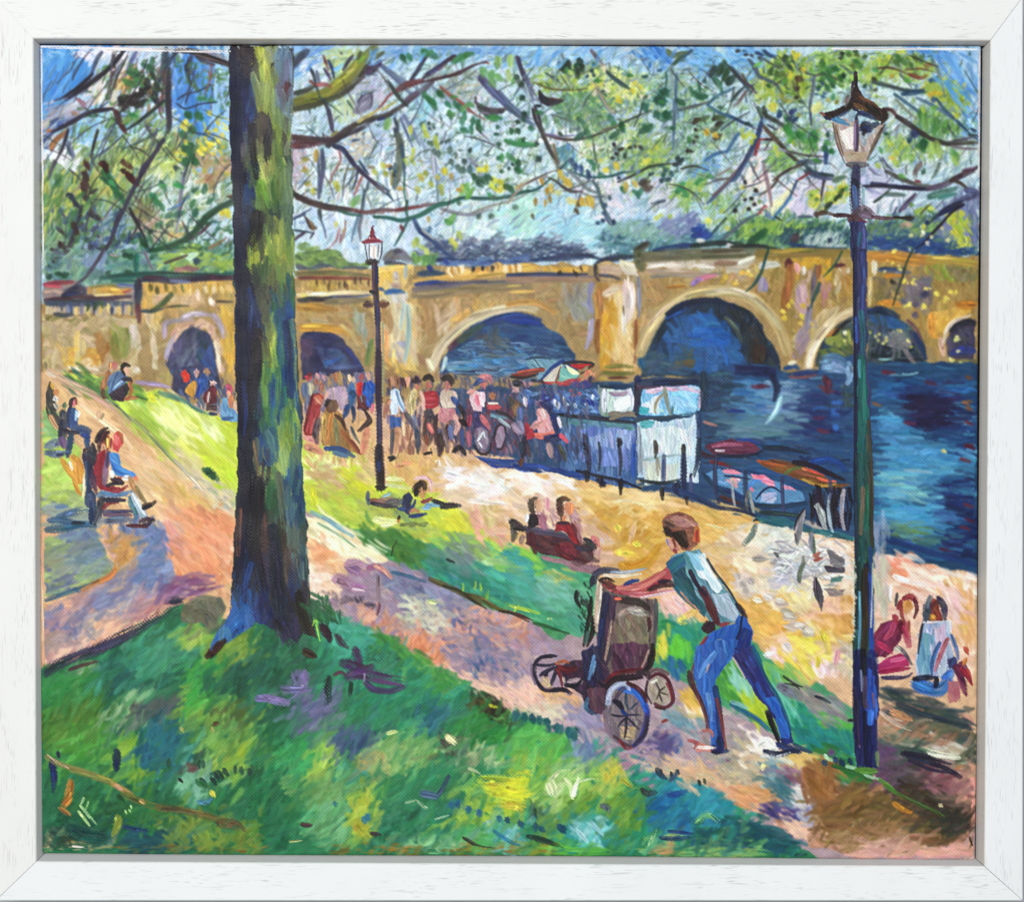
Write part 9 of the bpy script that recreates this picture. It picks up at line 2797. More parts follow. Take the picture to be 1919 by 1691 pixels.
ART_12 = """
M painted_tree_trunk
@ 0 0 1
P 3c4c44/445448/344848/4c5c40/3c5060 n=200 w=13 l=60 a=88 s=10:430,84 548,84 545,250 548,420 552,600 560,760 568,900 572,1000 580,1120 584,1190 560,1185 520,1170 470,1165 430,1160 440,1000 446,900 443,760 440,600 438,400 432,250
K:428,80 549,80 546,200 549,420 552,600 558,760 566,900 571,1000 578,1110 592,1196 576,1186 566,1180 556,1206 540,1196 528,1214 512,1180 496,1168 470,1172 440,1192 414,1214 392,1222 404,1190 430,1150 438,1010 445,900 442,760 440,600 437,400 430,250
@ 70 80 4
R 2c3c60/24345c/34486c/1f2c50 n=90 w=44 l=180 a=88 s=8 d=.2 c=0:1450,180 1620,160 1640,500 1600,800 1620,1100 1560,1500 1480,1500 1460,800 1440,400
R 2c5894/24508c/1f4880 n=50 w=50 l=180 a=88 s=8 d=.2 c=0:1550,360 1660,380 1640,560 1600,620 1540,1080 1660,1100 1640,1380 1560,1440 1530,1200
R 3c3430/4c4034/443c30 n=50 w=44 l=140 a=85 s=12 d=.2 c=0:1440,30 1660,30 1640,180 1480,200 1640,1280 1720,1320 1640,1480 1560,1460
R 98a444/a8b048/88983c/b4b84c n=60 w=40 l=140 a=82 s=14 d=.2 c=0:1660,50 1740,60 1800,240 1780,420 1700,520 1660,400 1680,240
S a8b43c 80 t=.3:1690,380 1700,420 1690,480
S c8d040 60 d=.2:1700,80 1690,170 1720,220
R 6c7c40/5c7038/7c8c44 n=70 w=40 l=160 a=80 s=15 c=0:1640,520 1860,380 1860,700 1700,860 1640,700
R 4c4440/443c48/3c383c n=40 w=40 l=150 a=75 s=15 c=0:1640,560 1780,560 1760,760 1680,900 1620,800
R 9ca45c/a8ac64/8c9850 n=50 w=40 l=130 a=70 s=25 c=0:1600,880 1760,820 1860,860 1820,1000 1680,1020 1610,980
R 5c8434/6c9038/7ca03c n=70 w=40 l=150 a=80 s=15 c=0:1660,980 1860,940 1860,1200 1760,1260 1690,1200
R 2c4438/344c3c n=40 w=40 l=150 a=82 s=12 c=0:1720,1240 1860,1220 1800,1480 1740,1460
R 6c8440/7c9444/8ca448 n=70 w=40 l=150 a=85 s=12 c=0:1640,1480 1900,1400 1900,1691 1640,1691
R a0a43c/949c3c/acac40 n=26 w=30 l=140 a=82 s=12 d=.2 c=0:1640,1560 1800,1500 1820,1691 1660,1691
S 44203c 34 t=.3:1440,260 1450,400 1430,560 1440,700
S 3c2434 34:1440,500 1440,640
S 6c3c60 30 t=.3:1500,1180 1495,1320 1510,1450
S 1c2444 50 t=.2:1475,800 1480,1000 1480,1200 1490,1400 1490,1691
S 4c2c38 34:1540,1500 1570,1600 1600,1691
S a0b080 34 d=.2:1650,230 1640,320
S 3c3c4c 34:1760,580 1730,720 1700,860
S 4c6838 40:1500,1070 1500,1130 1470,1190
D dcdc78/e8e88c/d4d468 44 60 60 s=30:1500,660 1530,680 1490,720 1520,740 1480,730
D e4e484 34 44 60:1515,765
R 5c7090/6c809c/7c90a0 n=50 w=30 l=150 a=85 s=10 d=.35 c=0:1780,60 1900,60 1860,300 1880,600 1820,560
R 54685c/647868 n=24 w=30 l=150 a=85 s=8 d=.35 c=0:1850,900 1900,900 1900,1300 1860,1300
S 5c2c34 90 d=.35:1860,300 1850,420
S b8c040 60 d=.2:1750,230 1770,310
S 5c5440 60 d=.2:1780,150 1720,240
@ 70 465 4
R 1c2c48/20304c/243860 n=60 w=40 l=180 a=88 s=6 d=.2 c=0:1490,0 1620,0 1620,600 1660,1000 1640,1691 1500,1691 1500,800
R 243c74/2c488c/1c3c80 n=40 w=40 l=160 a=88 s=6 d=.2 c=0:1540,300 1660,420 1640,640 1560,600 1560,1100 1640,1300 1600,1600
R 3c2c30/34282c/443438 n=40 w=40 l=160 a=86 s=8 d=.2 c=0:1580,640 1700,640 1700,900 1640,1040 1600,940 1520,1000 1620,1691 1560,1691
R 8ca044/98ac44/7c9440 n=40 w=40 l=150 a=88 s=8 d=.2 c=0:1690,600 1820,560 1830,800 1800,960 1720,900
S 98b040 80 d=.35 t=.2:1740,640 1730,740 1740,840
R 6c8844/7c9848/5c7c48 n=60 w=40 l=160 a=86 s=10 c=0:1580,60 1860,20 1860,240 1740,260 1640,300
R c8c440/b8b83c n=20 w=30 l=150 a=86 s=8 d=.2 c=0:1640,60 1780,40 1780,220 1740,240
R 4c4448/3c3c48 n=30 w=40 l=150 a=75 s=20 d=.2 c=0:1640,360 1800,240 1800,300 1700,480 1660,480
S 2c4cb0 60:1740,500 1770,540 1790,560
R 1c4c84/205490/245c94 n=70 w=40 l=180 a=88 s=6 c=0:1680,1000 1900,500 1910,1000 1900,1691 1700,1691 1680,1300
R 2c6c6c/348070/2c7468 n=70 w=40 l=180 a=88 s=6 c=0:1690,980 1880,820 1880,1200 1860,1400 1700,1300
R 84a050/94ac54/74984c n=50 w=34 l=160 a=86 s=8 c=0:1780,1340 1880,1300 1880,1691 1790,1691
R 2c504c/285044 n=40 w=34 l=160 a=88 s=6 c=0:1820,340 1910,420 1910,800 1840,820
R 5c5834/645c38 n=20 w=34 l=120 a=80 s=20 c=0:1840,360 1900,400 1860,520
@ 510 465 4
R 7c983c/8ca440/6c8c3c n=36 w=34 l=160 a=88 s=6 d=.2 c=0:0,580 50,600 50,960 20,1000 0,960
R 2c7050/387c58/24684c n=70 w=34 l=200 a=88 s=5 d=.2 c=0:50,300 130,420 130,900 120,1300 40,1300 60,800
R 245480/2c5c8c/1c4c78/204870 n=90 w=34 l=200 a=88 s=5 d=.2 c=0:120,420 180,400 190,900 210,1300 220,1691 140,1691 140,1200
R 6c9444/7ca048/5c8840 n=60 w=36 l=170 a=88 s=6 c=0:20,1300 140,1200 150,1691 20,1691
R 74883c/84943c n=26 w=36 l=150 a=86 s=8 c=0:0,20 60,20 40,240 0,260
R b8bc60/a8b068 n=30 w=14 l=120 a=86 s=6 d=.45 c=0:170,600 200,640 230,1300 215,1600 190,1200
@ 70 850 4
R 1c2440/202c48/28344c n=70 w=40 l=180 a=90 s=6 d=.2 c=0:1500,0 1680,0 1640,300 1600,500 1560,700 1480,800 1490,400
D 2430a8/1c2898 60 150 85:1550,310 1560,270
R 4c3c3c/54443c/443440 n=70 w=40 l=160 a=88 s=8 d=.2 c=0:1600,160 1720,120 1720,500 1700,860 1600,800 1560,600
S 7c4c4c 90 d=.3:1670,170 1660,240
S 6c3c24 60 d=.25:1680,720 1660,830
R 2c5438/346040/3c6c44 n=60 w=40 l=180 a=88 s=6 c=0:1700,300 1860,120 1880,400 1860,700 1760,640 1720,480
R 8c9c48/98a850 n=40 w=34 l=170 a=88 s=6 c=0:1780,0 1900,0 1900,240 1820,260
S 98a858 34 d=.25 t=.3:1840,240 1860,340 1890,360 1900,200
R 243c78/1f3464/2c4880 n=60 w=40 l=170 a=86 s=8 c=0:1600,800 1720,640 1720,1000 1640,1160 1540,1180 1560,1000
R 2c60a0/346cb0/2860a4 n=50 w=40 l=140 a=-55 s=20 d=.2 c=0:1400,1280 1500,1200 1640,1060 1660,1140 1560,1280 1400,1400 1310,1430
S 3068ac 60 t=.4:1560,1200 1460,1290 1380,1350 1310,1430
S 1f1c24 20:1330,1450 1420,1400 1500,1320 1600,1290
R 3c342c/4c4038 n=40 w=36 l=150 a=88 s=8 d=.2 c=0:1680,1000 1860,700 1919,1000 1900,1250 1740,1240
R 2c3058/34386c/242c50 n=50 w=36 l=130 a=80 s=15 d=.35 c=0:1660,1050 1919,1050 1919,1300 1780,1300 1640,1200
S 5c3c28 26 t=.2:1530,420 1510,600 1500,780
S c0a080 14 d=.2 t=.2:1525,430 1505,600
S 2c3040 40 t=.2:1490,500 1480,760 1460,960 1430,1160
S 54602c 40 d=.3:1440,960 1400,1020 1440,1060
D d8c468 24 34 80:1525,240
@ 510 850 4
R 7c9448/88a050/94a85c n=40 w=30 l=180 a=88 s=5 c=0:30,20 180,20 180,330 110,340 110,240 40,200
R 2c6488/346c90/24587c n=50 w=30 l=200 a=88 s=5 c=0:140,0 225,0 240,400 230,560 190,500 190,300
R 24405c/1f3854/2c4868 n=70 w=34 l=200 a=88 s=5 d=.2 c=0:100,360 210,420 240,700 260,1000 120,1000 110,700
R 5c746c/64807c/6c8880 n=30 w=24 l=200 a=88 s=4 c=0:100,560 160,540 150,860 110,860
R 4c4038/3c342c/54483c n=40 w=34 l=150 a=86 s=8 d=.2 c=0:0,620 100,600 120,1000 60,1040 0,1000
R 243464/2c3c70/1f2c58 n=50 w=34 l=120 a=85 s=12 d=.35 c=0:0,1020 200,1020 220,1200 0,1250
R 3c3024/4c3c2c/342820 n=40 w=30 l=160 a=75 s=8 d=.2 c=0:190,1060 270,1080 310,1330 280,1380 220,1300
S 28483c 30 t=.2:230,560 250,800 265,1040 290,1260
R 34344c/3c3c54 n=40 w=40 l=110 a=80 s=25 c=0:0,1200 200,1240 220,1400 140,1440 60,1380
S 2c5468 30 d=.25 t=.2:225,100 225,300 230,460
S b0b8b0 16 d=.3 t=.2:250,600 256,800 270,1000
@ 70 80 4
S 1f2440 90 d=.2 t=.2:1480,60 1490,200 1470,340 1475,480
S 20284a 110 d=.2 t=.2:1500,200 1520,420 1500,640 1500,820
S 1c2040 110 t=.2:1490,700 1510,900 1520,1100 1510,1300 1520,1500 1510,1691
S 24305c 90 d=.25 t=.3:1590,200 1600,380 1580,560 1570,760
S 2c5488 70 d=.25 t=.4:1600,340 1610,450 1590,560
S 244c7c 90 d=.2 t=.4:1580,1080 1590,1200 1580,1320
S 2c3c60 70 d=.3 t=.3:1620,880 1600,1000 1610,1100
S 2c2420 120 d=.3 t=.4:1640,1290 1650,1400 1600,1480
S 3c302c 110 d=.3 t=.3:1570,40 1580,120 1560,180
S a8b444 80 d=.25 t=.4:1690,60 1700,160 1720,260 1700,360
S b4bc48 60 d=.2 t=.4:1690,330 1690,420 1680,490
S 8c9c40 60 d=.3 t=.4:1750,240 1760,340 1740,440
S 54503c 90 d=.3 t=.4:1700,560 1690,700 1680,820
S 3c3c44 60 d=.25 t=.4:1750,580 1720,720 1690,860
S 7c9040 80 d=.3 t=.4:1790,500 1800,640 1790,760
S b4b868 100 d=.35 t=.4:1680,860 1720,920 1690,1000
S 64803c 90 d=.3 t=.4:1760,980 1780,1080 1750,1200
S 2c4038 80 d=.3 t=.4:1760,1220 1770,1340 1750,1440
S 7c9444 90 d=.3 t=.4:1740,1480 1760,1580 1740,1691
S c4c838 40 d=.2 t=.4:1690,1560 1720,1640 1740,1691
@ 70 465 4
S 141c38 150 t=.1:1530,200 1550,500 1560,900 1560,1300 1560,1691
S 1c2c60 90 d=.25 t=.3:1600,380 1620,520 1640,640
S 2a2226 110 d=.3 t=.3:1640,640 1650,780 1620,920
S 181c38 130 d=.2 t=.2:1600,1000 1600,1250 1590,1500
S 94a848 100 d=.35 t=.4:1750,600 1740,720 1750,860
S a8bc40 50 d=.2 t=.4:1740,620 1735,720 1745,820
S 1f5888 110 d=.3 t=.3:1780,1000 1790,1200 1760,1400 1740,1600
S 2c7464 80 d=.3 t=.3:1850,700 1850,900 1840,1150
S 1c4478 60 d=.3 t=.2:1890,500 1890,800 1900,1100
S 8ca448 70 d=.35 t=.3:1840,1320 1840,1500 1830,1691
S 3c4c40 70 d=.3 t=.3:1700,80 1680,220 1660,330
S 3c3840 60 d=.3 t=.3:1800,260 1720,360 1680,460
@ 70 850 4
S 12182f 140 t=.2:1570,0 1570,200 1550,420 1530,640
S 2c2430 110 d=.3 t=.2:1660,240 1650,480 1620,700 1600,860
S 4c3830 80 d=.35 t=.3:1720,480 1700,700 1700,860
S 2c5c40 70 d=.35 t=.3:1740,200 1760,400 1790,600
S 1c2c50 110 d=.3 t=.2:1640,820 1600,960 1580,1100
S 3c3838 110 d=.35 t=.3:1780,780 1800,960 1760,1120
@ 0 0 1
W n=1100 w=10 l=30 a=86 s=14 k=20 p=.7:425,80 560,80 560,600 575,900 600,1220 390,1220 435,900 430,400
@ 70 80 4
S 1c2240 60 d=.5 t=.2:1480,200 1490,500 1480,800 1490,1100 1500,1400 1500,1691
S 241c24 60 d=.45 t=.3:1600,620 1610,820 1640,1000
S 1c1820 90 d=.45 t=.3:1640,1280 1640,1400 1590,1500
@ 70 465 4
S 161c38 70 d=.5 t=.1:1540,200 1550,600 1560,1000 1550,1400 1560,1691
S 1c1a24 80 d=.45 t=.2:1640,700 1640,900 1610,1100 1600,1400
S 14305c 60 d=.45 t=.2:1860,560 1880,800 1890,1100
@ 70 850 4
S 141a32 80 d=.5 t=.1:1560,0 1560,250 1540,500 1520,760 1480,1000
S 28222c 90 d=.5 t=.2:1650,200 1640,500 1640,760 1680,1000
S 222a3c 90 d=.5 t=.2:1760,560 1790,800 1800,1050 1820,1250
S 241c18 70 d=.4 t=.3:1960,1050 1990,1200 2030,1350
K
@ 510 850 4
S 94d84c 20:330,1170 330,1270 355,1400
S a8e04c 14:310,1260 350,1230 390,1240
S b0e058 14:320,1220 300,1290
R 2c6c44/24603c n=24 w=30 l=80 a=60 s=40 c=0:280,1100 400,1120 500,1220 440,1260 320,1180
S 34344c 90 d=.45:60,1240 110,1340 130,1420
S 2c2c40 60 d=.4:20,1260 60,1330
S 3c1c14 60:-440,1480 -400,1440 -360,1400
S 443024 50:240,1490 290,1510 320,1530
S 3c2434 60:370,1290 410,1350 430,1400
M painted_tree_trunk
@ 70 465 4
S 2c4478 34 d=.6 t=.4:1580,300 1600,460 1580,620
S 303c70 30 d=.6 t=.4:1540,1000 1560,1200 1550,1400
S 4c7c58 40 d=.45 t=.4:1800,900 1800,1100 1780,1250
S 6c5440 30 d=.4 t=.4:1620,1450 1640,1600 1650,1691
@ 70 850 4
S 2c4c80 40 d=.6 t=.4:1600,820 1560,980 1540,1120
S 5c6c54 50 d=.5 t=.4:1800,150 1820,350 1840,550
S 6c4838 40 d=.45 t=.4:1520,420 1505,600 1500,760
M painted_branch
@ 70 80 4
S 2c2828 44:1050,40 1150,52 1230,76 1330,120 1430,155
S 54464c 20 d=.3:1180,75 1300,120 1420,160
"""
ART_13 = """
M painted_lamp_post#1
@ 510 80 4
P c8d0dc/d4dce4/b8c8d8 n=14 w=16 l=90 a=86 s=8 r=.6:695,1500 815,1500 825,1560 795,1640 715,1640
S ecdcd0 40:750,1530 745,1600
S e4d0c4 30:765,1530 765,1610
S 2c3c4c 10:690,1500 700,1560 715,1640
S 4c5c6c 10:725,1500 725,1620
S 3c4c60 12:820,1500 815,1580 795,1640
S 5c6c74 10:795,1510 790,1600
S 8c2c40 34 d=.05:680,1490 750,1480 820,1490
S a84454 22:700,1475 800,1475
S 802838 30 d=.05:725,1460 745,1440 770,1460
S 943444 22:735,1430 750,1400 760,1440
S 6c2030 16:745,1400 748,1380 758,1370
S e8d8d8 10:725,1455 730,1465
S 3c2c24 44 d=.05:710,1640 760,1640 790,1640
S 2c2420 30:720,1650 780,1655
@ 510 465 4
S 3c2838 46 t=.1 d=.05:765,100 770,200 775,300 780,420 785,560
S 5c4450 20 t=.1:752,120 755,300 770,440
S 34305c 40 t=.1 d=.05:785,400 790,600 795,800 795,1000
S 28204c 46 t=.1 d=.05:795,900 795,1100 800,1300 800,1500 802,1691
S 3c2c44 52 t=.1:790,780 792,1000 796,1200
S 243068 24 t=.1:780,140 785,260
S 4c3038 60 d=.35:700,420 740,420
S 6c4434 60 d=.4:810,420 860,410
S 8c9878 14 t=.1 d=.4:825,560 830,800 830,1100
S 2c2434 26:730,320 780,340
S 1c1c2c 24 d=.4:880,1590 920,1570
@ 510 850 4
S 2c2434 70 t=.05 d=.05:797,-40 800,60 805,140 808,250
S 3c2c28 44 t=.1:815,140 820,250
S 2c4078 34:790,60 795,130
S 2c2018 34:780,250 820,260 850,250
M painted_lamp_post#2
@ 1370 80 4
P b4a49c/c0b0a4/a8948c/c8bcb4 n=50 w=24 l=150 a=80 s=10 r=.8:755,590 830,560 1100,620 1150,560 1140,620 1080,740 1010,880 870,900 840,860 790,740
R e4d8d0/ecE4dc n=20 w=24 l=150 a=84 s=8 d=.2:800,640 920,620 920,800 850,800
R 9ca8b4/8c98a8/a8b0b8 n=20 w=24 l=110 a=70 s=25:960,640 1080,640 1020,760 970,800
R b8a48c/a89480 n=24 w=24 l=70 a=10 s=30 d=.2:840,820 1020,810 1000,900 870,900
S 4c3c5c 34 t=.1:940,570 940,680 935,800
S 8c7498 20 t=.1:925,600 925,780
S 7c6454 18:760,600 790,740 830,850 850,900
S 6c5444 14:780,620 810,740 840,840
S 6c5c50 30:1130,640 1080,740 1020,870
S 4c3c34 16:1150,610 1100,690
S 2c3454 60:720,550 790,530 870,500
S 28305c 40:700,540 740,560 800,520
S 4c84b0 30:760,570 820,590 880,610
S 5c98c0 24:780,560 850,585
S 2c3c60 50:960,520 1040,540 1110,570
S 34405c 50 d=.2:980,600 1050,620 1100,600
S 243054 60:980,640 1040,650
S 2c2838 44:930,480 930,560
R 84a4b8/94b0c0 n=14 w=24 l=60 a=-30 s=40 d=.2:870,510 930,520 920,580 870,580
S 8cb0c4 24:960,600 980,560 1010,560
D 1c1c24/241c20 30 50 40 s=40:990,680 980,620 1000,650
P 3c2c26/4c3428/2c2220 n=40 w=30 l=80 a=40 s=40 r=.8:900,330 940,320 990,400 1060,440 1130,490 1170,520 1160,580 1100,580 1000,500 930,480 860,510 800,540 720,570 690,530 780,500 860,450 890,400
S 7c5434 20 d=.35:960,400 1040,440 1100,480
S 2c2024 34 d=.05:890,460 840,490 760,520 690,530
S 2c2018 44:1140,500 1160,540 1130,600
S 6c4c30 40:930,460 980,480 1010,500
S 34242c 30 d=.05 t=.2:930,220 930,300 935,350
S 3c2430 22 t=.2:910,290 905,380 910,440
S 2c2024 26:935,260 935,330
S 8c7c78 30 d=.4:870,410 850,440
R 7c7474/6c6464 n=16 w=14 l=40 a=-50 s=40:840,420 890,330 880,420 820,480
S 8c5448 24:670,520 700,540
S 5c545c 40:870,910 950,920 1020,910
S 7c7874 30:880,900 1010,900
S 3c3c58 70 t=.1:935,940 930,1040 925,1150 930,1260
S 24283c 50 d=.05:920,1030 935,1060 935,1100
S 4c6c98 34 t=.1:920,1080 930,1180 935,1250
S 7c9cac 24 d=.3 t=.1:990,1090 990,1200
S 5c4450 100:940,1280 990,1260 1040,1290
S 4c3034 80:890,1310 930,1330 980,1330
S 6c5c6c 60 d=.2:980,1280 1050,1300
S 4c2c30 34 d=.05:770,1290 840,1290 900,1290
S 5c3c4c 34:1060,1300 1150,1310 1220,1310
S 3c2828 24:1220,1305 1300,1310 1340,1310
S 5c4438 30:640,1280 700,1270 770,1285
S 74304c 26:960,1330 1010,1340
P 3c4068/44487c/34385c/4c5080 n=40 w=30 l=150 a=89 s=5 r=.8:890,1340 1010,1340 1010,1700 920,1700 900,1540
S 2c6470 30 d=.2:970,1420 950,1520
S 5c6cac 26 t=.1:990,1400 995,1560 1000,1691
S 282c54 34 t=.1:905,1360 930,1540 935,1691
@ 1370 465 4
P 3c3c64/44446c/34345c/484c78 n=60 w=30 l=180 a=89 s=4 r=.8:915,0 1010,0 1015,400 1020,800 1040,1200 1050,1691 920,1691 918,1200 920,600
S 24284c 30 t=.05:925,0 930,300 930,700 935,1100 935,1500 930,1691
S 3c4c84 34 t=.05:985,40 985,300 975,500
S 3c64c0 26 t=.2:935,520 935,620 940,700
S 2c6878 44 t=.2:970,480 985,640 985,800
P 1c6060/246c68/1c5858 n=30 w=26 l=200 a=89 s=3 r=.8:950,780 1005,820 1020,1100 1030,1300 1040,1500 960,1691 940,1691 950,1200
S 4c8ca0 24 t=.2:960,840 960,960
S 2c7c74 34 t=.2:990,900 990,1100 1000,1300
S 4c4838 30 t=.1:1030,1300 1040,1500 1045,1691
S 6c5c48 14 d=.2 t=.1:1015,1400 1020,1600
S 1c2048 14 t=.05:915,0 918,500 925,1200 920,1691
@ 1370 850 4
P 24504c/2c5c54/1f443c/34584c n=50 w=26 l=200 a=89 s=3 r=.8:920,0 1030,0 1060,200 1070,400 1060,700 1060,1000 1050,1300 1080,1691 915,1691 920,1200 930,600
S 1c2c48 30 t=.05:930,0 930,300 935,600 935,800
S 2c6460 34 t=.1:970,0 975,300 985,600 985,800
S 6c6450 34 t=.2:985,260 985,400 970,600
S 1f6c50 24 t=.1:1020,240 1020,420 1010,560
S 4c4438 34 t=.1:1045,60 1050,300 1050,560 1060,700
S 24203c 44 t=.1:1010,840 1020,1000 1000,1200
S 3c3024 60 t=.1:1000,880 1000,1100 1010,1300 990,1500
S 4c3828 34 d=.2 t=.1:1020,1150 1010,1250 1000,1350
S 2c4ca8 34 t=.1:1045,900 1050,1100 1050,1400 1060,1600
S 1c3c74 24 t=.1:1040,700 1045,900
S 24343c 40 t=.1:940,820 945,1050 940,1300
S b0b4a0 14 d=.3 t=.1:1060,820 1055,1100 1045,1300
S 5c94b0 20 d=.2 t=.1:960,1040 960,1300 955,1500
S 1c2858 80 t=.1:950,1500 950,1600 955,1691
S 2c3478 70 t=.1:1050,1500 1060,1600 1060,1691
R d0d0bc/c8c8b4 n=40 w=12 l=24 a=60 s=60 d=.2:900,780 930,780 930,1400 905,1400
@ 1370 1195 4
P 242c60/2c3470/1f2854/28306c n=60 w=30 l=200 a=89 s=3 r=.8:915,200 1000,140 1080,180 1105,300 1100,600 1090,800 1090,980 940,980 915,700
R 3458b0/2c50a8/3c64bc n=24 w=30 l=170 a=89 s=3 d=.2:1010,240 1080,260 1090,660 1010,660
S 1c1828 50 t=.1:990,100 990,300 990,500
S 5c4c60 34 t=.1:1000,300 1000,480 1010,520
S 8c5c6c 14 t=.1:1060,420 1070,520
S 8c6080 14 t=.1:935,560 955,740 960,820
S 3c70cc 40 t=.1:1050,560 1040,640
S 2c2448 50 t=.1:930,400 940,600 950,780
S 6c84a8 20 d=.2:970,250 975,400
S 141c40 30 t=.1:1000,560 1000,760 1010,940
S 6c8454 30 d=.2:1090,860 1095,960
S 5c8c34 50 d=.2:940,990 1010,1000 1080,1000
S 2c2434 26:880,620 920,620
"""
